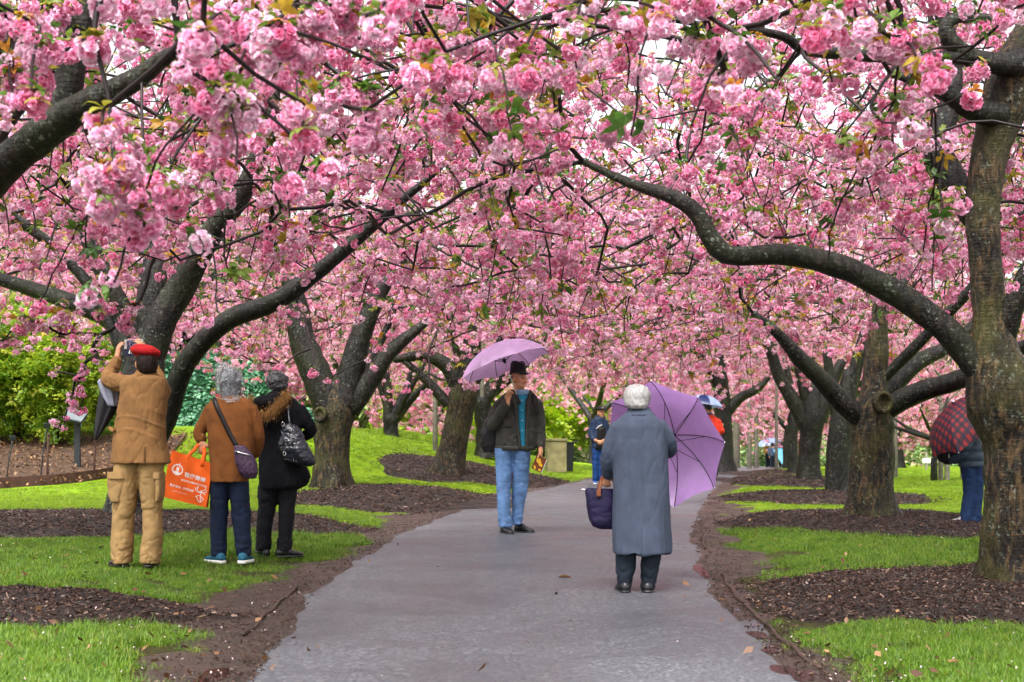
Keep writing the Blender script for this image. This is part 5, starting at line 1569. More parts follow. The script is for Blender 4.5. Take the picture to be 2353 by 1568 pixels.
# ---------------------------------------------------------------- the man in the red beret
g = Fig(*c1(773, 1396), c1, 'person in red beret, tan jacket and sand cargo trousers raising a phone to the blossoms')
R = head_rot(.42, -.12)
LW, RW = g.P(616, 186, .30), g.P(748, 150, .44)
hc = body(g, (836, 222, .02), R, [dict(w=LW, d=(.05, .10, 1), n=(.7, .5, 0), t=1, curl=.55), dict(w=RW, d=(-.35, .1, 1), n=(-.7, .5, .0), t=-1, curl=.55)], (828, 380), (800, 760), [(690, 1380), (862, 1380)],
          arms=[[(700, 350), (585, 325, .12), (604, 235, .25)], [(900, 365, .03), (882, 388, .22), (815, 255, .42)]])
b = B(); b.stack(sides(g.rows([(165, 790, 895, .085, -.0), (200, 783, 908, .095, -.01), (240, 788, 908, .092, -.02), (270, 800, 902, .075, -.03), (288, 812, 890, .05, -.04)])), p=2.2)
me = remeshed(b, 'hair', .009, 3); wrinkle(me, .005, (40, 40, 6), 3); g.add('hair', me, M_hairb)
b = B(); tilt = np.array(Matrix.Rotation(.16, 3, 'Y')); c = g.P(833, 168, .01)
for (r, z, q) in ((1, 0, (.122, .125, .056)),): b.ball(c + [0, 0, .014], q, 20, rot=tilt)
b.ball(c + tilt @ np.array([-.022, 0, .036]), (.088, .09, .036), 16, rot=tilt)
b.stack([(c[0] + .012, c[1], c[2] - .038, .083, .095), (c[0] + .01, c[1], c[2] - .008, .098, .105)], 20, p=2)
me = remeshed(b, 'beret', .008, 4); wrinkle(me, .004, (14, 14, 10), 4); g.add('beret', me, M_red)
def cordfold(me):
    v, n = get_v(me), get_n(me)
    # hanging curved creases across the back and creases on the sleeve
    z = v[:, 2]; x = v[:, 0]
    arc = z + .9 * (x - .05) ** 2 * 2
    dd = .007 * np.maximum(0, np.sin(arc * 58 + 2 * np.sin(x * 9))) ** 5 * np.exp(-((z - 1.17) / .10) ** 2) * (v[:, 1] < 0)
    dd += .005 * np.maximum(0, np.sin(z * 80 + x * 40)) ** 3 * (x < -.12) * (z > 1.2)
    set_v(me, v + n * dd[:, None])
cloth(g, 'jacket', M_cord, [[(292, 760, 905, .085), (312, 715, 950, .115), (345, 692, 962, .13), (420, 690, 965, .145), (550, 668, 950, .15), (680, 650, 955, .155), (760, 642, 970, .165), (800, 640, 978, .17)]],
      [([(735, 345, .02), (660, 335, .06), (598, 318, .14), (586, 285, .20), (603, 235, .27), (614, 198, .30)], [.070, .075, .066, .058, .052, .046]),
       ([(900, 350, .02), (905, 385, .12), (880, 385, .26), (845, 310, .38), (790, 215, .43)], [.075, .078, .07, .06, .05])], voxel=.009, smooth=3, amp=.0062, scale=(7, 5, 3.2), seed=11, post=cordfold)
b = B(); b.stack(g.rows([(262, 790, 895, .068, -.0), (285, 772, 905, .082), (305, 745, 920, .10)]), 20, p=2.1); g.add('collar', b.mesh('collar'), M_cord)
b = ribbon(g.pts([(858, 700, -.163), (860, 760, -.170), (862, 815, -.176)]), .012, .006, (1, 0, 0)); b.obj('back_vent', mat_plain('deep_tan', (.12, .06, .02), .9), g.root)
b = B(); b.box(g.P(662, 605, -.10), (.035, .012, .012), rot=np.array(Matrix.Rotation(.5, 3, 'Y') @ Matrix.Rotation(-.6, 3, 'Z'))); b.obj('pocket_flap', M_cord, g.root, False, .004)
trousers(g, 'cargo_trousers', M_cargo, [(755, 662, 812, .13), (830, 655, 805, .125), (950, 645, 790, .115), (1080, 648, 772, .105), (1200, 642, 765, .10), (1300, 640, 765, .105), (1375, 648, 762, .10)],
         [(755, 795, 945, .13), (830, 795, 938, .125), (950, 805, 932, .115), (1080, 820, 930, .10), (1200, 822, 935, .10), (1300, 815, 930, .105), (1372, 808, 920, .10)], .0085, 12, scale=(8, 8, 7))
for (rows, sx) in ((([858, 640, 742], [905, 632, 738], [990, 640, 720], [1022, 655, 705]), -1), (([858, 905, 942], [905, 908, 948], [990, 915, 942], [1018, 912, 935]), 1)):
    b = B(); b.stack(sides(g.rows([(y, l, r, .085 if sx < 0 else .10, -.045) for y, l, r in rows])), 20, p=4)
    me = remeshed(b, 'cargo_pocket', .009, 3); wrinkle(me, .004, (12, 12, 12), 5); o = g.add('cargo_pocket', me, M_cargo)
    b = B(); b.stack(g.rows([(850, rows[0][1] - 6, rows[0][2] + 5, .094 if sx < 0 else .106, -.045), (886, rows[0][1] - 6, rows[0][2] + 4, .097 if sx < 0 else .108, -.045)]), 20, p=4); b.obj('flap', M_cargo, o, False)
shoe(g, (735, 1396, -.06), (622, 1396, .10), mat=M_brownshoe, sole=M_dark); shoe(g, (862, 1396, -.08), (850, 1396, .20), mat=M_shoe, sole=M_dark)
# phone, with its case hanging open below
ph = g.o + g.P(683, 98, .455)
root = empty('phone', ph, 'phone in an open flip case held up by the man in the red beret', 'phone')
b = B(); b.box((0, 0, 0), (.080, .0045, .040)); b.obj('body', mat_plain('pale_phone', (.42, .40, .37), .4, .05), root, False, .004)
def mat_screen():
    m, nt, p, o = nodes_of('lit_screen')
    tc = nt.nodes.new('ShaderNodeTexCoord').outputs['Object']
    c = ramp(nt, noise(nt, tc, 70, 5, .7), [(.45, (.010, .010, .018)), (.58, (.08, .06, .10)), (.68, (.55, .45, .55))])
    nt.links.new(c, p.inputs['Base Color']); nt.links.new(c, p.inputs['Emission Color']); p.inputs['Emission Strength'].default_value = .35; p.inputs['Roughness'].default_value = .15
    return m
b = B(); b.box((0, -.0052, 0), (.058, .001, .036)); b.obj('screen', mat_screen(), root, False)
b = B(); b.box((.004, .006, -.048), (.085, .004, .050)); cs = b.obj('case', mat_plain('navy_case', (.02, .025, .06), .5), root, False, .004)
for x in (-.035, -.018): b = B(); b.box((x, .001, -.055), (.0045, .0012, .022), rot=np.array(Matrix.Rotation(.3, 3, 'Y'))); b.obj('card', M_white, cs, False)
# his folded black umbrella, hanging from the left arm
tip, top = g.o + g.P(506, 668, .20), g.o + g.P(600, 318, .26)
root = empty('folded_umbrella', top, 'folded black umbrella with grey lining hanging from the arm of the man in the beret', 'umbrella')
M_blackny = mat_plain('black_nylon', (.012, .011, .014), .5, .3, 9, .2, 60)
M_lining = mat_plain('grey_lining', (.30, .31, .40), .6, .15, 9)
def pleat(a0, a1, r0, r1, lobes, amp, n=40, m=14, bow=.0):
    b = B(); rg = []
    for i in range(m):
        u = i / (m - 1); c = a0 + (a1 - a0) * u + np.array([bow, 0, 0]) * math.sin(math.pi * u); r = r0 + (r1 - r0) * u ** .8
        an = np.arange(n) / n * 6.2832
        q = r * (1 + amp * np.sin(lobes * an + u * 1.5) + .3 * amp * np.sin(2.7 * lobes * an))
        rg.append(c + np.stack([q * np.cos(an), .75 * q * np.sin(an), .03 * np.sin(lobes * an) * u], 1))
    b.rings(rg); return b
pleat(tip - top, np.array([.035, 0, -.03]), .006, .115, 6, .2).obj('canopy', M_blackny, root)
pleat(g.o + g.P(612, 470, .17) - top, g.o + g.P(592, 330, .17) - top, .03, .075, 5, .3, bow=-.01).obj('lining', M_lining, root)
b = B(); b.tube([tip - top + [0, 0, .02], tip - top + [-.006, 0, -.06]], [.005, .003], 8); b.obj('tip', M_dark, root)
b = B(); b.tube([[.02, 0, -.05], g.o + g.P(604, 232, .22) - top], [.006, .006], 8); b.obj('shaft', M_darkmetal, root)

# ---------------------------------------------------------------- the woman in the rain hood
g = Fig(*c1(1318, 1377), c1, 'person in camel wool coat and clear plastic rain hood, seen from behind')
R = head_rot(.15)
body(g, (1322, 335, .03), R, [dict(w=g.P(1160, 674, -.01), d=(.05, -.05, -1), n=(.3, .9, 0), t=1, curl=1.0), dict(w=g.P(1452, 752, .16), d=(-.5, .6, -.6), n=(-.6, .3, 0), t=1, curl=.8)], (1322, 480), (1318, 850), [(1255, 1340), (1400, 1340)],
     arms=[[(1215, 500), (1148, 635, .03)], [(1438, 500), (1478, 645, .03)]], k=.97)
b = B(); b.ball(g.P(1322, 315, .01), (.098, .105, .105), 18); b.stack(g.rows([(345, 1258, 1390, .09), (410, 1270, 1382, .07)]), 18)
me = remeshed(b, 'hair', .009, 3); wrinkle(me, .005, (25, 25, 8), 6); g.add('hair', me, M_hairg)
cloth(g, 'coat', M_camel, [[(415, 1262, 1390, .08), (440, 1212, 1442, .10), (485, 1186, 1468, .125), (560, 1190, 1470, .14), (650, 1196, 1465, .145), (750, 1204, 1455, .15), (850, 1205, 1436, .155), (906, 1203, 1428, .16)]],
      [([(1215, 490, 0), (1172, 570, .02), (1142, 625, .02), (1158, 668, .0)], [.065, .062, .056, .048]), ([(1440, 490, 0), (1468, 570, .01), (1480, 645, .03), (1468, 705, .09), (1450, 748, .14)], [.065, .062, .058, .052, .046])], voxel=.009, smooth=3, amp=.0048, scale=(6, 5, 2.6), seed=21)
trousers(g, 'trousers', M_navyj, [(890, 1208, 1322, .12), (1000, 1210, 1314, .105), (1150, 1206, 1304, .09), (1335, 1212, 1302, .085)], [(890, 1312, 1424, .12), (1000, 1322, 1434, .105), (1150, 1338, 1440, .09), (1335, 1360, 1441, .085)], .006, 22)
shoe(g, (1292, 1377, -.09), (1190, 1377, .06), mat=M_tealshoe, sole=M_sole, sole_h=.028); shoe(g, (1398, 1377, -.10), (1425, 1377, .12), mat=M_tealshoe, sole=M_sole, sole_h=.028)
def mat_plastic():
    m, nt, p, o = nodes_of('clear_plastic')
    tc = nt.nodes.new('ShaderNodeTexCoord').outputs['Object']
    p.inputs['Base Color'].default_value = (.40, .42, .46, 1); p.inputs['Roughness'].default_value = .12; p.inputs['Specular IOR Level'].default_value = .9
    n = noise(nt, tc, 11, 5, .65, 2.0); bump(nt, p, n, 1.0, .02)
    tr = nt.nodes.new('ShaderNodeBsdfTransparent'); mx = nt.nodes.new('ShaderNodeMixShader')
    nt.links.new(ramp(nt, n, [(.42, (.08,) * 3), (.66, (.75,) * 3)]), mx.inputs[0])  # film turned more opaque in spots, painted in to read as highlights
    nt.links.new(tr.outputs[0], mx.inputs[1]); nt.links.new(p.outputs[0], mx.inputs[2]); nt.links.new(mx.outputs[0], o.inputs['Surface'])
    return m
M_seam = mat_plain('milky_seam', (.34, .35, .37), .4, .1)
b = B(); b.stack(sides(g.rows([(218, 1244, 1290, .03), (238, 1240, 1350, .08), (275, 1238, 1395, .115), (335, 1236, 1410, .125), (395, 1246, 1410, .115), (430, 1262, 1405, .10), (452, 1290, 1402, .105, -.02)]), 3), 28, p=2.2, cap=False)
me = b.mesh('rain_hood'); wrinkle(me, .006, (9, 9, 9), 9); o = g.add('rain_hood', me, mat_plastic())
for pts in ([(1300, 222, -.03), (1275, 290, -.115), (1262, 370, -.10), (1262, 440, -.06)], [(1245, 420, -.09), (1320, 438, -.13), (1400, 425, -.11)], [(1385, 250, -.06), (1320, 320, -.135), (1250, 340, -.09)]):
    b = B(); Q = catmull(np.column_stack([g.pts(pts), np.zeros(len(pts))]), .02)[:, :3]; b.tube(Q, .002, 6); b.obj('seam', M_seam, o)
b = B(); b.stack(g.rows([(405, 1236, 1300, .06, .02), (432, 1240, 1320, .07, .02)]), 16); b.obj('scarf', mat_plain('red_scarf', (.45, .02, .03), .9), g.root)
# her shoulder bag
M_patbag = mat_plain('dark_patterned_bag', (.045, .022, .05), .55, .8, 55, .6, 60)
ctr = g.o + g.P(1437, 790, -.185)
root = empty('shoulder_bag', ctr, 'dark purple patterned shoulder bag on a black strap across the camel coat', 'bag')
b = B(); off = g.o - ctr
rows = [(r[0] + off[0], r[1] + off[1], r[2] + off[2], r[3], r[4]) for r in sides(g.rows([(695, 1368, 1425, .035, -.18), (740, 1370, 1468, .05, -.185), (800, 1378, 1500, .058, -.19), (850, 1398, 1506, .055, -.19), (885, 1428, 1490, .035, -.19)]))]
b.stack(rows, 20, p=3); me = remeshed(b, 'pouch', .008, 3); wrinkle(me, .003, (20, 20, 20), 3); link('pouch', me, root, mat=M_patbag)
ribbon([g.o + g.P(*q) - ctr for q in ((1240, 428, -.085), (1262, 475, -.128), (1300, 550, -.148), (1345, 640, -.155), (1385, 705, -.17))], .040, .006, (1, 0, .5)).obj('strap', M_dark, root)
ribbon([g.o + g.P(*q) - ctr for q in ((1378, 728, -.243), (1430, 742, -.247), (1470, 752, -.240))], .008, .004, (0, 0, 1)).obj('zip', M_metal, root)
# her orange tote bag with its white print
TLc, TRc, BLc, BRc = [g.o + g.P(x, y, -.07) for x, y in ((1000, 726), (1232, 802), (941, 986), (1200, 1050))]
ctr = (TLc + TRc + BLc + BRc) / 4
root = empty('tote_bag', ctr, 'orange tote bag with white Chinese lettering hanging from the hand of the camel coat wearer', 'bag')
M_orange = mat_plain('orange_fabric', (.80, .115, .008), .75, .10, 6, .3, 300)
def tq(u, v, w=0.):
    """u across, v down, w out towards the camera"""
    q = (TLc * (1 - u) + TRc * u) * (1 - v) + (BLc * (1 - u) + BRc * u) * v - ctr
    bul = .018 * math.sin(math.pi * min(1, max(0, u))) * (.35 + .65 * min(1, max(0, v)))
    wr = .005 * math.sin(u * 17 + v * 3) * (1 - v * .6) + .004 * math.sin(u * 9 - v * 14)
    return q + np.array([0, -(.034 * (.45 + .55 * v) + bul + wr) - w, 0])
nu, nv = 22, 22
fr = np.array([[tq(i / nu, j / nv) for i in range(nu + 1)] for j in range(nv + 1)])
bk = fr.copy(); bk[:, :, 1] = -bk[:, :, 1] * .9 + .01
b = B()
def grid(a, flip):
    f = []
    for j in range(nv):
        for i in range(nu):
            n = j * (nu + 1) + i; q = (n, n + 1, n + nu + 2, n + nu + 1); f.append(q[::-1] if flip else q)
    b.add(a.reshape(-1, 3), f)
grid(fr, True); grid(bk, False)
def seam(a, c, flip):
    n = len(a); f = [(i, i + 1, n + i + 1, n + i) for i in range(n - 1)]; b.add(np.vstack([a, c]), [q[::-1] for q in f] if flip else f)
seam(fr[:, 0], bk[:, 0], False); seam(fr[:, -1], bk[:, -1], True); seam(fr[-1], bk[-1], True)
b.obj('sack', M_orange, root)
hold = g.o + g.P(1152, 690, -.02) - ctr
for sgn in (-1, 1):
    w0 = tq(.40, .0, .002) * [1, sgn * -1 if sgn > 0 else 1, 1]; w1 = tq(.76, .0, .002) * [1, sgn * -1 if sgn > 0 else 1, 1]
    ribbon([w0 + [0, 0, -.05], w0, w0 * .35 + (hold + [-.02, 0, -.02]) * .65, hold + [-.014, 0, .0], hold + [.02, 0, -.002], w1 * .35 + (hold + [.045, 0, -.02]) * .65, w1, w1 + [0, 0, -.05]], .030, .004, (1, 0, .2)).obj('handle', M_orange, root)
M_print = mat_plain('white_print', (.78, .70, .66), .7, .08)
def print_text(txt, size, u0, v0, name='lettering', bold=.0):
    """flat print: letters laid on the bulging front, following its slope"""
    cu = bpy.data.curves.new(name, 'FONT'); cu.body = txt; cu.size = size; cu.offset = bold; cu.resolution_u = 2
    o = bpy.data.objects.new(name, cu); _tmp.collection.objects.link(o); vl = _tmp.view_layers[0]; vl.update()
    me = bpy.data.meshes.new_from_object(o.evaluated_get(vl.depsgraph), depsgraph=vl.depsgraph)
    bpy.data.objects.remove(o)
    v = get_v(me)
    if not len(v): return
    W_, H_ = np.linalg.norm(TRc - TLc), np.linalg.norm(BLc - TLc)
    set_v(me, np.array([tq(u0 + x / W_, v0 - y / H_, .0025) for x, y, z in v]))
    link(name, me, root, mat=M_print)
print_text('菩提禪修', .0455, .41, .45, bold=.0009)
print_text('BODHI MEDITATION', .0225, .37, .56, bold=.0006)
print_text('菩提禪修  健康快樂', .024, .13, .735, bold=.0003)
print_text('BODHI MEDITATION', .013, .22, .83)
def print_line(pts, w, name='emblem'):
    Q = catmull(np.array([[u, v, 0, w] for u, v in pts]), .02)
    b = B(); rg = []
    for i in range(len(Q)):
        t = Q[min(i + 1, len(Q) - 1), :2] - Q[max(i - 1, 0), :2]; t /= np.linalg.norm(t) + 1e-9; n = np.array([-t[1], t[0]]) * w
        rg.append((tq(*(Q[i, :2] + n), .003), tq(*(Q[i, :2] - n), .003)))
    v = [q for r in rg for q in r]; b.add(v, [(2 * i, 2 * i + 1, 2 * i + 3, 2 * i + 2) for i in range(len(rg) - 1)])
    return b
bl = B()
def put(bb):
    for v in bb.v: bl.add(v, [tuple(i - 0 for i in q) for q in bb.f])
A = np.linspace(0, 6.2832, 49)
put(print_line([(.235 + .115 * math.cos(a) * (1 + .07 * math.sin(12 * a)), .355 + .105 * math.sin(a) * (1 + .07 * math.sin(12 * a))) for a in A], .012))
put(print_line([(.235, .30), (.235, .37)], .030)); put(print_line([(.19, .41), (.28, .41)], .022)); put(print_line([(.255, .28), (.265, .20)], .006)); put(print_line([(.215, .355), (.255, .355)], .022))
put(print_line([(.16, .40), (.20, .435), (.27, .435), (.31, .40)], .006))
for L in ([(.70, .62), (.73, .68), (.80, .70), (.84, .66)], [(.84, .66), (.90, .64), (.93, .58), (.90, .55)], [(.74, .64), (.76, .58), (.76, .68)], [(.84, .68), (.90, .70), (.95, .66), (.95, .61)], [(.84, .66), (.845, .80), (.86, .92)], [(.74, .82), (.80, .78), (.85, .79), (.92, .84)], [(.76, .80), (.80, .88), (.86, .92), (.92, .82)], [(.78, .72), (.86, .70), (.94, .73)]):
    put(print_line(L, .007))
bl.obj('emblem', M_print, root, False)

# ---------------------------------------------------------------- the woman in the black coat
g = Fig(*c1(1595, 1341), c1, 'person in long black coat with tan fur trimmed hood and curly grey hair')
R = head_rot(-.45)
body(g, (1598, 345, .03), R, [dict(w=g.P(1492, 735, .14), d=(.3, .5, -.8), n=(.6, .6, 0), t=1, curl=.8), dict(w=g.P(1690, 640, .22), d=(-.8, .5, .2), n=(-.3, .6, -.4), t=1, curl=.8)], (1600, 490), (1595, 880), [(1510, 1310), (1635, 1310)],
     arms=[[(1495, 500), (1480, 620, .03)], [(1720, 500), (1790, 610, .05)]], k=.97)
b = B(); c = g.P(1592, 328, .0); b.ball(c, (.098, .105, .088), 18); b.ball(c + [.01, -.02, -.05], (.085, .08, .05), 14)
r = np.random.default_rng(5)
for k in range(70):
    u = r.normal(size=3); u /= np.linalg.norm(u)
    if u[2] < -.55: continue
    b.ball(c + u * np.array([.095, .10, .085]), r.uniform(.012, .024), 8)
me = remeshed(b, 'hair', .006, 1); wrinkle(me, .005, (40, 40, 40), 7); g.add('hair', me, M_hairg)
cloth(g, 'coat', M_blackw, [[(405, 1535, 1645, .08), (435, 1490, 1700, .11), (490, 1472, 1742, .135), (600, 1482, 1732, .145), (700, 1486, 1732, .15), (800, 1488, 1755, .165), (880, 1486, 1785, .175), (925, 1488, 1765, .175), (948, 1492, 1715, .165)]],
      [([(1495, 495, 0), (1480, 590, .02), (1482, 660, .06), (1490, 722, .12)], [.07, .066, .06, .05]), ([(1715, 490, 0), (1755, 550, 0), (1785, 610, .04), (1745, 642, .12), (1700, 645, .19)], [.066, .062, .058, .052, .046])], voxel=.010, amp=.006, scale=(7, 5, 2.6), seed=31)
b = B(); b.ball(g.P(1552, 455, -.10), (.135, .085, .062), 18, rot=np.array(Matrix.Rotation(.25, 3, 'Y'))); b.ball(g.P(1590, 420, -.06), (.095, .09, .05), 16)
me = remeshed(b, 'hood', .009, 3); wrinkle(me, .011, (9, 9, 22), 8); g.add('hood', me, M_blackw)
M_fur = mat_leafy('tan_fur', [(0, (.12, .05, .012)), (.5, (.44, .23, .07)), (1, (.85, .64, .36))], .2, 'tone')
cur = catmull(np.column_stack([g.pts([(1448, 430, .02), (1456, 480, -.12), (1492, 530, -.195), (1545, 530, -.215), (1600, 490, -.21), (1634, 448, -.17), (1650, 418, -.08), (1642, 396, .02)]), np.zeros(8)]), .005)[:, :3]
v, f, tn = [], [], []
for k in range(5200):
    q = cur[r.integers(0, len(cur))] + r.normal(0, .026, 3)
    u = r.normal(0, .75, 3) + np.array([.05, -.75, -.70]); u /= np.linalg.norm(u)
    L = r.uniform(.030, .066); s = np.cross(u, [.4, .3, .8]); s /= np.linalg.norm(s); n = len(v)
    v += [q - s * .0018, q + s * .0018, q + u * L + [0, 0, -.006]]; f.append((n, n + 1, n + 2)); t0 = r.uniform(0, .55); tn += [t0, t0, t0 + .4]
me = bpy.data.meshes.new('fur_trim'); me.from_pydata([tuple(q) for q in v], [], f); at = me.attributes.new('tone', 'FLOAT', 'POINT'); at.data.foreach_set('value', np.array(tn, np.float32)); me.update()
o = g.add('fur_trim', me, M_fur); o['kind'] = 'stuff'
trousers(g, 'trousers', M_blackt, [(925, 1485, 1602, .12), (1050, 1482, 1585, .10), (1180, 1474, 1560, .088), (1300, 1470, 1552, .085)], [(925, 1590, 1708, .12), (1050, 1600, 1695, .10), (1180, 1600, 1682, .088), (1305, 1594, 1668, .085)], .007, 32)
shoe(g, (1540, 1341, -.06), (1470, 1341, .10)); shoe(g, (1600, 1341, -.06), (1712, 1341, .03))
# her leather handbag
ctr = g.o + g.P(1725, 700, -.22); off = g.o - ctr
root = empty('handbag', ctr, 'slouchy black leather handbag with metal rings on the shoulder of the black coat', 'bag')
M_bag = mat_plain('glossy_black_leather', (.014, .016, .026), .28, .3, 12, .3, 60, spec=.6)
b = B(); b.stack([(q[0] + off[0], q[1] + off[1], q[2] + off[2], q[3], q[4]) for q in sides(g.rows([(578, 1660, 1712, .03, -.20), (610, 1645, 1745, .055, -.21), (660, 1630, 1772, .075, -.22), (715, 1628, 1803, .088, -.225), (765, 1648, 1832, .085, -.22), (797, 1690, 1828, .06, -.22), (812, 1740, 1800, .03, -.22)]))], 24, p=2.4)
me = remeshed(b, 'bag_body', .008, 3); wrinkle(me, .011, (9, 9, 16), 13); link('bag_body', me, root, mat=M_bag)
H = lambda x, y, d_: g.o + g.P(x, y, d_) - ctr
ribbon([H(1668, 455, -.10), H(1672, 500, -.155), H(1680, 550, -.19), H(1692, 590, -.245)], .018, .006, (1, 0, 0)).obj('strap', M_bag, root)
ribbon([H(1640, 610, -.265), H(1655, 640, -.285), H(1662, 690, -.30)], .012, .006, (1, 0, 0)).obj('strap', M_bag, root)
def ringobj(c, r, t, name, mat, par):
    an = np.arange(17) / 16 * 6.2832; b = B(); b.tube([c + np.array([r * .75 * math.cos(a), .004 * math.sin(2 * a), r * math.sin(a)]) for a in an], t, 6, round_ends=False); return b.obj(name, mat, par)
for c in ((1697, 605, -.285), (1706, 645, -.312), (1650, 577, -.24), (1665, 742, -.305)): ringobj(H(*c), .018, .0032, 'ring', M_metal, root)
ribbon([H(1704, 655, -.315), H(1712, 700, -.322)], .02, .006, (1, 0, 0)).obj('tab', M_bag, root)
for k in range(6): b = B(); b.ball(H(1660 + 14 * k, 770 + 3 * k, -.305), .004, 6); b.obj('stud', M_metal, root)

# ---------------------------------------------------------------- the man under the lilac umbrella
g = Fig(*c2(368, 1147), c2, 'person in black hat, olive jacket and pale jeans looking right under a lilac umbrella')
R = head_rot(math.pi + .62, .16)
hcx = (393, 300, -.03)
body(g, hcx, R, [dict(w=g.P(330, 425, -.255), d=(.15, -.12, 1), n=(.55, -.8, 0), t=-1, curl=1.05), dict(w=g.P(508, 692, -.08), d=(.05, -.12, -1), n=(-.7, .0, -.0), t=-1, curl=.55)], (395, 420), (365, 680), [(316, 1110, -.05), (380, 1105, .08)],
     arms=[[(285, 440), (255, 555, -.06)], [(495, 440), (514, 580, -.01)]], skin='skin_red')
hc = g.P(*hcx)
face_bits(g, hc, R, 1.0, M_hairg)
q = lambda x, y, z: hc + R @ np.array([x, y, z])
for s in (-1, 1):
    b = B(); an = np.arange(17) / 16 * 6.2832; b.tube([q(s * .033 + .024 * math.cos(a), .094 - .10 * abs(s * .033 + .024 * math.cos(a)) ** 1.5, .004 + .019 * math.sin(a)) for a in an], .0016, 5, round_ends=False); b.obj('spectacle_rim', M_metal, g.root)
    b = B(); b.tube([q(s * .057, .088, .010), q(s * .078, .03, .012), q(s * .08, -.005, .0)], .0016, 5); b.obj('spectacle_arm', M_metal, g.root)
b = B(); b.tube([q(-.010, .098, .010), q(.010, .098, .010)], .0015, 5); b.obj('spectacle_bridge', M_metal, g.root)
b = B(); b.ball(q(0, -.03, .01), (.080, .085, .065), 14, rot=R); me = remeshed(b, 'hair', .008, 2); wrinkle(me, .003, (40, 40, 10), 2); g.add('hair', me, M_hairg)
# hat: pinched crown, band and down-turned brim
Rh = R @ np.array(Matrix.Rotation(-.10, 3, 'X'))
qh = lambda x, y, z: hc + R @ np.array([0, -.012, .080]) + Rh @ np.array([x, y, z])
b = B(); n = 28; an = np.arange(n) / n * 6.2832; rg = []
for (rx, ry, z) in ((.082, .100, -.012), (.084, .102, .02), (.080, .098, .06), (.074, .092, .092), (.060, .078, .108), (.040, .055, .104), (.01, .012, .092)):
    rg.append(np.array([qh(rx * math.cos(a) * (1 - .10 * (z > .08) * max(0, math.sin(a))), ry * math.sin(a), z + (.012 * math.cos(2 * a) if z > .09 else 0)) for a in an]))
b.rings(rg); hat = b.obj('hat', M_blackfelt, g.root)
b = B(); rg = []
for (k, dz) in ((.98, .0), (1.15, -.006), (1.36, -.012), (1.38, -.017), (1.15, -.014), (.96, -.008)):
    rg.append(np.array([qh(.084 * k * math.cos(a), .102 * k * math.sin(a), dz - .012 + .012 * abs(math.cos(a)) * (k - 1) * 2 - .03 * (k > 1.2) * max(0, math.sin(a)) ** 2 * .6) for a in an]))
b.rings(rg, cap=False); b.obj('brim', M_blackfelt, hat)
b = B(); b.rings([np.array([qh(.086 * math.cos(a), .104 * math.sin(a), z) for a in an]) for z in (-.006, .018)], cap=False); b.obj('hat_band', M_dark, hat)
def opening(me):      # the jacket hangs open in front: push the front in along a slanting gap
    v = get_v(me); n = get_n(me)
    gap = np.exp(-((v[:, 0] - g.P(404, 0)[0]) / .034) ** 4) * (v[:, 1] < -.02)
    set_v(me, v + np.stack([0 * gap, gap * .05, 0 * gap], 1))
cloth(g, 'jacket', M_olive, [[(362, 345, 455, .075, .01), (385, 305, 475, .105, .005), (420, 268, 503, .13), (500, 262, 502, .14), (590, 266, 496, .14), (650, 262, 488, .145), (690, 264, 480, .135)]],
      [([(290, 435, 0), (262, 500, -.02), (252, 560, -.07), (285, 500, -.17), (322, 440, -.24)], [.070, .070, .066, .060, .052]), ([(488, 435, 0), (503, 520, 0), (508, 600, -.01), (506, 672, -.06)], [.068, .064, .060, .052])], voxel=.009, smooth=3, amp=.010, scale=(8, 7, 6), seed=41, post=opening)
b = B(); b.stack(sides(g.rows([(372, 382, 440, .050, -.045), (400, 380, 440, .060, -.06), (500, 382, 434, .055, -.08), (600, 386, 432, .055, -.082), (684, 396, 432, .052, -.082)])), 20, p=2.5)
me = remeshed(b, 'shirt', .009, 3); wrinkle(me, .004, (10, 10, 10), 4); sh = g.add('shirt', me, M_teal)
b = B(); b.stack(g.rows([(362, 376, 446, .060, -.035), (390, 372, 450, .070, -.05)]), 18); b.obj('shirt_collar', mat_plain('blue_check', (.22, .40, .55), .8, .4, 60), sh)
for k in range(4): b = B(); b.ball(g.P(408, 420 + 55 * k, -.137), .006, 6); b.obj('button', M_white, sh)
for pts in ([(352, 372, -.09), (366, 430, -.142), (378, 520, -.158), (388, 610, -.158), (396, 690, -.145)], [(452, 372, -.09), (446, 430, -.142), (438, 520, -.156), (434, 610, -.158), (434, 700, -.145)]):
    ribbon(g.pts(pts), .030, .010, (1, .2, 0)).obj('lapel', M_olive, g.root)
b = B(); b.box(g.P(330, 548, -.148), (.050, .010, .032)); b.box(g.P(330, 528, -.152), (.054, .010, .012)); b.obj('chest_pocket', M_olive, g.root, False, .006)
b = B(); b.stack(g.rows([(668, 258, 486, .150), (694, 262, 482, .145)]), 24); b.obj('waistband', M_olive, g.root)
ribbon(g.pts([(446, 372, -.06), (472, 400, -.115), (482, 440, -.148), (484, 500, -.155)]), .045, .008, (1, 0, 0)).obj('backpack_strap', M_dark, g.root)
trousers(g, 'jeans', M_jeans, [(680, 257, 358, .125), (760, 260, 352, .115), (900, 266, 345, .10, -.03), (1000, 272, 342, .09, -.05), (1108, 278, 352, .09, -.06)], [(680, 352, 454, .125), (760, 358, 450, .115), (880, 356, 441, .10, .05), (980, 352, 424, .09, .07), (1100, 350, 408, .09, .08)], .0085, 42)
shoe(g, (300, 1147, .0), (350, 1147, -.24), h=.085); shoe(g, (374, 1147, .12), (452, 1147, -.0), h=.085)
ctr = g.o + g.P(238, 610, .16)
root = empty('backpack', ctr, 'black backpack worn by the man under the lilac umbrella', 'backpack')
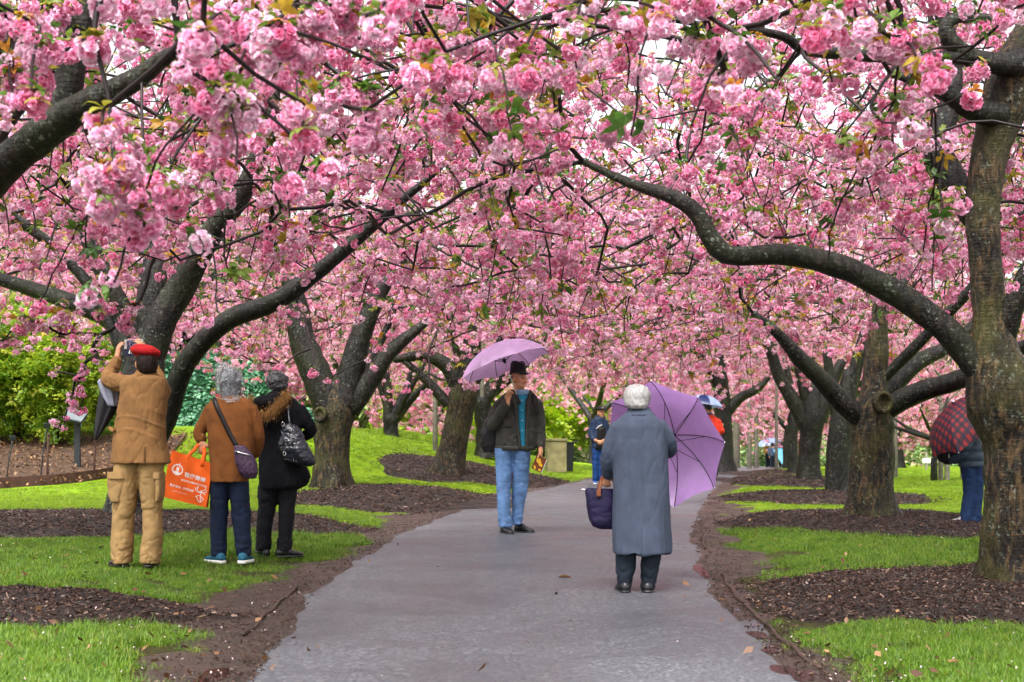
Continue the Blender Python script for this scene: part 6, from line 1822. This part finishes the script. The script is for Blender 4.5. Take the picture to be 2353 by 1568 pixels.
b = B(); b.stack([(.02, .02, -.19, .11, .08), (0, .02, -.10, .13, .10), (.01, .02, .05, .125, .10), (.03, .02, .17, .10, .07), (.03, .02, .21, .05, .04)], 22, p=3); me = remeshed(b, 'pack', .011, 3); wrinkle(me, .006, (8, 8, 8), 3); link('pack', me, root, mat=M_blackny)
b = B(); b.tube([(-.08, -.03, .1), (-.125, -.03, 0), (-.09, -.03, -.14)], [.006, .006, .006], 6); b.obj('loop', M_dark, root)
# booklet in his lowered hand
ctr = g.o + g.P(500, 765, -.135)
root = empty('booklet', ctr, 'brown and yellow booklet in the lowered hand of the man in jeans', 'booklet')
rb = np.array(Matrix.Rotation(-.45, 3, 'Z') @ Matrix.Rotation(.42, 3, 'Y'))
b = B(); b.box((0, 0, 0), (.064, .006, .082), rot=rb); b.obj('cover', mat_plain('brown_cover', (.15, .035, .012), .5, .2), root, False, .002)
b = B(); b.box(rb @ np.array([.004, .0, 0]), (.064, .004, .080), rot=rb); b.obj('pages', M_white, root, False)
def blob(cx, cz, rx, rz, a=0):
    an = np.arange(18) / 18 * 6.2832; p = np.stack([rx * np.cos(an), 0 * an, rz * np.sin(an)], 1) @ np.array(Matrix.Rotation(a, 3, 'Y')).T + [cx, -.0075, cz]
    b = B(); v = np.vstack([p, [[cx, -.0075, cz]]]) @ rb.T; b.add(v, [(18, (i + 1) % 18, i) for i in range(18)]); return b
M_yel = mat_plain('yellow_print', (.72, .42, .02), .5, .1)
for a in ((-.015, .028, .036, .026, .5), (.024, -.004, .026, .018, .2), (-.03, -.055, .022, .012, .9), (.034, -.06, .018, .014, 0)): blob(*a).obj('cover_print', M_yel, root, False)
# his umbrella
n_ = np.array([-.335, .13, .93]); ap = g.o + g.P(276, 112, -.215)
ur, upt, uang, ufr = umbrella('lilac umbrella with a round blue emblem held by the man in the black hat', ap, n_, .52, [M_lilac], phi=.95, shaft=.62, twist=.30)
best = min(((np.hypot(*(np.array(proj(ap + upt(a + math.pi / 8, u) )) - [1109, 826])), a + math.pi / 8, u) for a in uang for u in np.linspace(.4, .9, 11) if ap[1] + upt(a + math.pi / 8, u)[1] < ap[1] + .1))
ea, eu = best[1], best[2]; pc = upt(ea, eu) * .985
tu = upt(ea, eu + .05) - upt(ea, eu - .05); tu /= np.linalg.norm(tu); ta = upt(ea + .05, eu) - upt(ea - .05, eu); ta /= np.linalg.norm(ta); nn = np.cross(ta, tu)
if nn @ ufr[2] < 0: nn = -nn
M_embl = mat_plain('blue_print', (.16, .26, .62), .6, .1)
b = B(); an = np.arange(25) / 24 * 6.2832
for (r0, r1) in ((.050, .042),):
    v = [pc + nn * .012 + (ta * math.cos(a) + tu * math.sin(a)) * r for a in an for r in (r0, r1)]; b.add(v, [(2 * i, 2 * i + 1, 2 * i + 3, 2 * i + 2) for i in range(24)])
for (x, y, w, h_) in ((0, 0, .022, .006), (-.012, .012, .006, .016), (.012, .012, .006, .016), (0, -.014, .016, .005), (0, .022, .012, .004)):
    v = [pc + nn * .012 + ta * (x + sx * w) + tu * (y + sy * h_) for sx, sy in ((-1, -1), (1, -1), (1, 1), (-1, 1))]; b.add(v, [(0, 1, 2, 3)])
b.obj('emblem', M_embl, ur, False)

# ---------------------------------------------------------------- the elderly man in the long coat
g = Fig(*c2(1028, 1468), c2, 'person with white hair in a long blue grey overcoat, seen from behind on the path')
R = head_rot(-.25, -.10)
body(g, (1040, 415, .05), R, [dict(w=g.P(882, 822, .20), d=(-.15, .25, -1), n=(.3, .9, .1), t=1, curl=1.1), dict(w=g.P(1200, 690, .30), d=(-.5, .5, .5), n=(-.3, .2, .6), t=-1, curl=1.1)], (1045, 560), (1050, 950), [(965, 1440), (1097, 1440)],
     arms=[[(940, 575), (880, 745, .05)], [(1155, 575, .01), (1222, 672, .09)]], skin='skin_red')
b = B(); b.stack(sides(g.rows([(336, 1000, 1078, .05, .04), (352, 978, 1098, .085, .03), (385, 966, 1110, .105, .02), (420, 966, 1108, .11, .01), (448, 974, 1098, .095, -.01), (466, 995, 1082, .06, -.03)]), 3), 26, p=2.2)
me = remeshed(b, 'hair', .007, 2); wrinkle(me, .006, (42, 42, 5), 5); g.add('hair', me, M_hairw)
def strands(fig, c, rad, n, mat, L0, seed, name='hair_strands', keep=lambda u: u[2] > -.5, down=.9, w=.0016):
    r = np.random.default_rng(seed); v, f, tn = [], [], []
    for k in range(n):
        u = r.normal(size=3); u /= np.linalg.norm(u)
        if not keep(u): continue
        p = c + u * rad * r.uniform(.97, 1.03); t = np.array([0, 0, -1.]) - u * (u @ np.array([0, 0, -1.])); t = t / (np.linalg.norm(t) + .15) + r.normal(0, .22, 3)
        s_ = np.cross(t, u); s_ /= np.linalg.norm(s_) + 1e-6; L = L0 * r.uniform(.5, 1.2); i = len(v)
        m_ = p + t * L * .5 - c; m_ = c + m_ / np.linalg.norm(m_ / rad) * 1.03; e_ = p + t * L - c; e_ = c + e_ / np.linalg.norm(e_ / rad) * r.uniform(.98, 1.05)
        v += [p - s_ * w, p + s_ * w, m_ - s_ * w * .8, m_ + s_ * w * .8, e_]
        f += [(i, i + 1, i + 3, i + 2), (i + 2, i + 3, i + 4)]; q = r.random(); tn += [q] * 5
    me = bpy.data.meshes.new(name); me.from_pydata([tuple(q) for q in v], [], f)
    at = me.attributes.new('tone', 'FLOAT', 'POINT'); at.data.foreach_set('value', np.array(tn, np.float32)); me.update()
    o = fig.add(name, me, mat); o['kind'] = 'stuff'
strands(g, g.P(1038, 398, .015), np.array([.104, .112, .096]), 3000, mat_leafy('white_hair_strand', [(0, (.16, .16, .16)), (.5, (.40, .395, .39)), (1, (.68, .67, .66))], .1, 'tone'), .075, 4)
def flare(me):
    v = get_v(me); n = get_n(me); z = v[:, 2]; an = np.arctan2(v[:, 1], v[:, 0])
    amt = ss(.95, .2, z)
    set_v(me, v + n * (amt * (.010 * np.sin(an * 5 + 1) + .006 * np.sin(an * 9 + z * 3)))[:, None])
cloth(g, 'overcoat', M_blueg, [[(478, 985, 1118, .075), (505, 950, 1140, .10), (528, 925, 1165, .118), (565, 900, 1190, .135), (650, 898, 1204, .148), (760, 906, 1210, .15), (870, 906, 1213, .155), (1000, 903, 1217, .165), (1120, 905, 1220, .175), (1240, 908, 1226, .185), (1258, 910, 1226, .185)]],
      [([(940, 560, 0), (905, 640, .0), (880, 740, .03), (884, 800, .11), (894, 826, .18)], [.062, .062, .060, .054, .048]), ([(1160, 556, .01), (1198, 612, .04), (1226, 668, .08), (1228, 706, .15), (1205, 705, .24)], [.060, .060, .056, .050, .046])], voxel=.009, smooth=3, amp=.0042, scale=(6, 5, 1.6), seed=51, post=flare)
b = B(); b.stack(sides(g.rows([(456, 992, 1108, .072, .02), (478, 982, 1120, .085, .01), (504, 955, 1142, .108, .005)])), 24, p=2.1); g.add('collar', b.mesh('collar'), M_blueg)
ribbon(g.pts([(1050, 1090, -.173), (1050, 1180, -.186), (1048, 1256, -.192)]), .006, .006, (1, 0, 0)).obj('back_vent', mat_plain('coat_seam', (.05, .07, .10), .95), g.root)
ribbon(g.pts([(1052, 510, -.105), (1052, 700, -.152), (1050, 1000, -.168)]), .003, .004, (1, 0, 0)).obj('back_seam', mat_plain('coat_stitching', (.08, .11, .15), .95), g.root)
trousers(g, 'trousers', M_darkn, [(1230, 920, 1040, .11), (1330, 922, 1028, .10), (1400, 926, 1012, .09), (1452, 930, 1002, .088)], [(1230, 1060, 1178, .11), (1330, 1062, 1162, .10), (1400, 1062, 1146, .09), (1452, 1060, 1132, .088)], .007, 52)
shoe(g, (972, 1468, -.10), (950, 1468, .16)); shoe(g, (1090, 1468, -.10), (1108, 1468, .16))
# his indigo handbag
ctr = g.o + g.P(842, 1010, .16); off = g.o - ctr
root = empty('handbag', ctr, 'indigo nylon handbag with brown leather handles carried by the white haired man', 'bag')
M_indigo = mat_plain('indigo_nylon', (.009, .005, .036), .7, .25, 8, .3, 200)
b = B(); b.stack([(q_[0] + off[0], q_[1] + off[1], q_[2] + off[2], q_[3], q_[4]) for q_ in sides(g.rows([(908, 762, 925, .03, .16), (940, 764, 925, .05, .16), (1020, 772, 922, .07, .16), (1085, 784, 918, .08, .16), (1118, 800, 915, .07, .16), (1134, 840, 910, .04, .16)]))], 26, p=3.5)
me = remeshed(b, 'bag_body', .009, 3); wrinkle(me, .006, (7, 7, 9), 15); link('bag_body', me, root, mat=M_indigo)
M_lth = mat_plain('brown_strap_leather', (.20, .065, .025), .45, .2)
H = lambda x, y, d_: g.o + g.P(x, y, d_) - ctr
for dd in (.09, .23):
    ribbon([H(832, 950, dd), H(838, 905, dd), H(855, 850, (dd + .2) / 2), H(876, 826, .2)], .020, .006, (1, 0, 0)).obj('handle', M_lth, root)
b = B(); b.box(H(832, 930, .085), (.017, .004, .026)); b.obj('leather_tab', M_lth, root, False, .004)
b = B(); b.tube([H(738, 913, .16), H(775, 913, .16)], .005, 8); b.obj('zip_end', M_metal, root)
# his umbrella, tipped so that its inside faces the camera
ap = g.o + g.P(1296, 610, .62); n_ = np.array([.48, .81, .32])
vu = umbrella('open violet umbrella tipped sideways, inside towards the camera, held by the white haired man', ap, n_, .53, [M_violet], phi=.86, shaft=.52, twist=.30, rib_w=.0032)

print('violet rib tips', [tuple(int(q) for q in proj(ap + vu[1](a, 1.0))) for a in vu[2]])
# ---------------------------------------------------------------- the man in the navy jacket
g = Fig(*c2(828, 878), c2, 'person in dark cap, navy jacket and blue jeans at the left path edge')
R = head_rot(math.pi + .35)
body(g, (841, 487, -.02), R, [dict(w=g.P(815, 642, -.14), d=(.6, -.2, -.3), n=(0, 1, 0), t=1, curl=.9), dict(w=g.P(850, 640, -.16), d=(-.6, -.2, -.3), n=(0, 1, 0), t=1, curl=.9)], (832, 545), (828, 680), [(808, 860), (838, 860)], arms=[[(795, 545), (788, 605, -.02)], [(866, 545), (872, 605, -.03)]], skin='skin_red', voxel=.011)
face_bits(g, g.P(841, 487, -.02), R)
b = B(); c = g.P(841, 466, -.02); b.ball(c + [0, 0, .012], (.092, .10, .062), 16); b.stack([(c[0], c[1], c[2] - .03, .088, .10), (c[0], c[1], c[2] + .02, .09, .10)], 18); cap = b.obj('cap', M_dark, g.root)
b = B(); b.ball(c + R @ np.array([0, .10, -.022]), (.068, .065, .009), 14, rot=R); b.obj('peak', M_dark, cap)
b = B(); b.ball(c + R @ np.array([0, .092, .016]), (.03, .014, .022), 10, rot=R); b.obj('badge', mat_plain('grey_badge', (.25, .25, .27), .6), cap)
cloth(g, 'jacket', M_navyjk, [[(508, 808, 862, .09), (522, 796, 868, .12), (560, 788, 870, .135), (620, 786, 870, .14), (686, 790, 866, .135)]],
      [([(800, 540, 0), (788, 600, -.01), (800, 635, -.10)], [.075, .07, .055]), ([(862, 540, 0), (872, 600, -.02), (856, 638, -.13)], [.075, .07, .055])], voxel=.015, amp=.008, scale=(5, 5, 8), seed=61)
b = B(); b.stack(sides(g.rows([(565, 818, 864, .06, -.10), (600, 815, 866, .065, -.10), (650, 812, 864, .065, -.10), (688, 806, 862, .06, -.10)])), 16); b.obj('front_panel', M_dark, g.root)
b = B(); b.tube(g.pts([(812, 575, -.145), (826, 563, -.15), (842, 555, -.145)]), .012, 6); b.obj('stripe', M_white, g.root)
b = B(); b.stack(g.rows([(500, 808, 862, .09, .02), (520, 798, 868, .11, .02)]), 18); b.obj('hood', M_blackny, g.root)
trousers(g, 'jeans', M_bluejean, [(680, 791, 832, .12), (760, 792, 826, .11), (862, 794, 824, .10)], [(680, 822, 862, .12), (760, 822, 856, .11), (862, 824, 856, .10)], .010, 62, voxel=.015)
for (a, t) in (((808, 878, .08), (806, 878, -.18)), ((838, 878, .05), (862, 878, -.10))): shoe(g, a, t, mat=mat_plain('blue_trainer', (.03, .12, .45), .5, .3, 30), sole=M_sole, sole_h=.03)

# ---------------------------------------------------------------- the person in the red jacket
g = Fig(*c2(1440, 846), c2, 'person in bright red jacket under a blue and white umbrella beyond the violet umbrella')
R = head_rot(-.7)
body(g, (1430, 474, .0), R, [dict(w=g.P(1508, 568, .20), d=(.5, .5, .5), n=(-.4, .3, .3), t=1, curl=.8), dict(w=g.P(1500, 590, .15), d=(.5, .5, .3), n=(-.4, .3, .3), t=-1, curl=.8)], (1440, 530), (1445, 650), [(1425, 830), (1460, 830)], arms=[[(1410, 530), (1440, 600, .10)], [(1480, 530), (1502, 600, .04)]], voxel=.011)
b = B(); b.ball(g.P(1428, 462, -.01), (.088, .10, .085), 16); me = remeshed(b, 'hair', .01, 2); wrinkle(me, .003, (30, 30, 30), 2); g.add('hair', me, mat_plain('cropped_hair', (.06, .045, .038), .7, .3, 60))
cloth(g, 'jacket', M_redj, [[(500, 1410, 1455, .09), (518, 1400, 1480, .12), (560, 1398, 1495, .14), (640, 1402, 1495, .145), (700, 1402, 1490, .14)]], [([(1480, 535, 0), (1500, 590, .02), (1508, 575, .15)], [.085, .075, .055]), ([(1412, 535, 0), (1430, 600, .10), (1480, 600, .2)], [.08, .07, .055])], voxel=.015, amp=.010, scale=(5, 5, 8), seed=71)
b = B(); b.stack(g.rows([(488, 1405, 1450, .085), (512, 1402, 1462, .10)]), 18); b.obj('collar', M_navyjk, g.root)
trousers(g, 'trousers', M_darkn, [(690, 1402, 1448, .12), (760, 1405, 1445, .11), (832, 1408, 1442, .10)], [(690, 1440, 1490, .12), (760, 1446, 1486, .11), (832, 1448, 1480, .10)], .008, 72, voxel=.015)
shoe(g, (1425, 846, -.08), (1430, 846, .16)); shoe(g, (1462, 846, -.08), (1474, 846, .16))
b = B(); b.ball(g.P(1478, 650, -.12), (.12, .06, .14), 14); me = remeshed(b, 'pouch', .012, 2); wrinkle(me, .01, (9, 9, 9), 3)
o = link('waist_bag', me, None, mat=mat_plain('mustard_cloth', (.36, .26, .03), .8, .3)); o.location = g.o; tag(o, 'mustard yellow bag at the hip of the person in the red jacket', 'bag')
umbrella('blue and white umbrella above the person in the red jacket', g.o + g.P(1412, 388, .12), (.10, .06, 1), .50, [M_sblue, M_nblue], phi=1.0, shaft=.62, twist=.2)

# ---------------------------------------------------------------- the person bending under the plaid umbrella
g = Fig(*c3(1782, 1086), c3, 'person in quilted slate jacket bending under a red plaid umbrella behind the right trunk')
R = head_rot(.9, -.3)
body(g, (1768, 395, .10), R, [dict(w=g.P(1660, 640, .10), d=(-1, .2, .1), n=(0, .3, 1), t=1, curl=.8), dict(w=g.P(1650, 620, .22), d=(-1, .2, .1), n=(0, .3, 1), t=-1, curl=.8)], (1785, 510, .06), (1790, 720), [(1775, 1060), (1822, 1060)], arms=[[(1730, 540, -.02), (1710, 620, .02)], [(1800, 540, .15), (1720, 610, .2)]], voxel=.011)
b = B(); b.ball(g.P(1774, 385, .08), (.09, .10, .09), 14); me = remeshed(b, 'hair', .01, 2); g.add('hair', me, M_hairb)
def quilt(me):
    v = get_v(me); n = get_n(me); set_v(me, v + n * (.016 * np.abs(np.sin(v[:, 2] * math.pi / .105)) ** .6)[:, None])
cloth(g, 'quilted_jacket', M_puffer, [[(465, 1748, 1838, .08, .06), (500, 1728, 1850, .11, .04), (560, 1716, 1858, .13, .01), (630, 1712, 1864, .135), (695, 1716, 1868, .135)]], [([(1745, 530, -.06), (1712, 590, -.08), (1690, 640, -.02), (1660, 640, .05)], [.075, .07, .06, .05])], voxel=.013, amp=.003, seed=81, post=quilt)
trousers(g, 'jeans', M_navyj.copy() if False else mat_plain('mid_navy_denim', (.010, .028, .085), .85, .3, 10, .4, 300), [(690, 1718, 1810, .13), (800, 1738, 1815, .12), (880, 1738, 1810, .105), (980, 1722, 1800, .095), (1075, 1708, 1788, .095)], [(690, 1780, 1868, .13), (800, 1785, 1868, .12), (880, 1788, 1866, .105), (980, 1782, 1855, .095), (1070, 1768, 1845, .095)], .006, 82)
for (a, t) in (((1768, 1086, -.05), (1705, 1086, .03)), ((1835, 1086, .02), (1775, 1086, .10))): shoe(g, a, t, mat=mat_plain('grey_trainer', (.35, .33, .34), .7, .2), sole=M_sole, sole_h=.03)
b = B(); b.ball(g.P(1640, 625, .10), (.115, .10, .10), 16); b.ball(g.P(1690, 590, .08), (.09, .10, .13), 14); b.ball(g.P(1610, 600, .10), (.07, .08, .08), 14)
me = remeshed(b, 'sling_bag', .012, 3); wrinkle(me, .008, (8, 8, 8), 3); o = link('sling_bag', me, None, mat=M_blackny); o.location = g.o; tag(o, 'black bag hanging in front of the person under the plaid umbrella', 'bag')
for x in (1637, 1690):
    b = B(); b.box(g.P(x, 625, -.015), (.006, .004, .022)); q_ = b.obj('buckle', M_sole, o, False)
ap = g.o + g.P(1676, 282, .02)
umbrella('red and navy plaid umbrella leaning left behind the big right trunk', ap, (-.60, -.16, .80), .56, [M_plaid], phi=1.12, shaft=.62, twist=.1)

# ---------------------------------------------------------------- people far off by the pale umbrellas
def far_person(px, py, hpx, label, top, bottom, hair, point=None, d=None):
    d = d or 66.; conv = lambda x, y: (x, y)
    g = Fig(px, py, conv, label, d=d)
    g.dz = 0
    u = hpx / 1.7
    body(g, (px, py - 1.58 * u, 0), head_rot(.8), [dict(w=g.P(px - .22 * u, py - .85 * u, .05), d=(0, .2, -1), n=(1, 0, 0), t=1), dict(w=g.P(*(point or (px + .22 * u, py - .85 * u))), d=(-1 if point else 0, 0, 0 if point else -1), n=(0, 0, 1) if point else (-1, 0, 0), t=1)], (px, py - 1.3 * u), (px, py - .9 * u), [(px - .1 * u, py), (px + .1 * u, py)],
         arms=[[(px - .2 * u, py - 1.1 * u)], [((px * .5 + point[0] * .5) if point else px + .2 * u, (py - 1.32 * u) if point else py - 1.1 * u)]], voxel=.02)
    b = B(); b.ball(g.P(px, py - 1.62 * u, 0), (.10, .11, .10), 12); b.obj('hair', hair, g.root)
    arm = ([(px + .12 * u, py - 1.35 * u, -.1), (px * .5 + point[0] * .5, py - 1.33 * u, -.12), (point[0], point[1], -.1)], [.09, .075, .06]) if point else ([(px + .17 * u, py - 1.35 * u, 0), (px + .22 * u, py - 1.1 * u, 0), (px + .22 * u, py - .88 * u, .05)], [.08, .07, .055])
    cloth(g, 'jacket', top, [[(py - 1.42 * u, px - .12 * u, px + .12 * u, .09), (py - 1.34 * u, px - .2 * u, px + .2 * u, .13), (py - .8 * u, px - .2 * u, px + .2 * u, .14)]], [([(px - .17 * u, py - 1.35 * u, 0), (px - .22 * u, py - 1.1 * u, 0), (px - .22 * u, py - .88 * u, .05)], [.08, .07, .055]), arm], voxel=.022, amp=.008)
    trousers(g, 'trousers', bottom, [(py - .85 * u, px - .18 * u, px + .02 * u, .11), (py - .05 * u, px - .17 * u, px - .02 * u, .09)], [(py - .85 * u, px - .02 * u, px + .18 * u, .11), (py - .05 * u, px + .02 * u, px + .17 * u, .09)], .006, 3, voxel=.022)
    for s in (-1, 1): shoe(g, (px + s * .1 * u, py, -.08), (px + s * .1 * u, py, .16))
    return g
M_must = mat_plain('mustard_jacket', (.62, .30, .03), .8, .15); M_slate = mat_plain('slate_jacket', (.06, .085, .14), .7, .2)
fy = 1092
ga = far_person(1766, fy, 70, 'far person in mustard jacket pointing left beneath the pale blue umbrella', M_must, M_darkn, M_dark, (1733, 1042))
gb = far_person(1775, fy + 1, 56, 'far child in slate jacket beside the person in mustard', M_slate, M_darkn, M_dark, d=64)
gc = far_person(1797, fy, 72, 'far person in dark coat between the pale blue and cyan umbrellas', M_darkn, M_blackt, M_dark, d=65)
umbrella('pale blue umbrella above the far people pointing at blossoms', W(1766, 1006, 65.5), (-.15, -.05, 1), .62, [M_pblue], phi=1.0, shaft=.7, group=None, rib_w=.006)
umbrella('cyan umbrella leaning behind the greenish trunk', W(1812, 1043, 63.5), (.55, -.45, .62), .62, [M_cyan], phi=1.0, shaft=.6, rib_w=.006)

# ---------------------------------------------------------------- litter on the path
b = B(); b.tube([(-.045, 0, .014), (0, .006, .02), (.045, -.004, .013)], [.008, .013, .006], 8); b.tube([(.0, .004, .018), (.03, .02, .016)], [.005, .003], 6)
o = b.obj('fallen_twig', mat_plain('brown_twig', (.10, .045, .02), .8, .3)); o.location = on_ground(1298, 1330); tag(o, 'short brown twig lying on the path between the two men', 'twig')
b = B(); b.ball((0, 0, .013), (.014, .012, .012), 8); me = remeshed(b, 'pine_scrap', .004, 1); o = link('bark_scrap', me, None, mat=M_dark); o.location = on_ground(1278, 1368); tag(o, 'small dark bark scrap on the path below the twig', 'debris')
bpy.data.scenes.remove(_tmp)
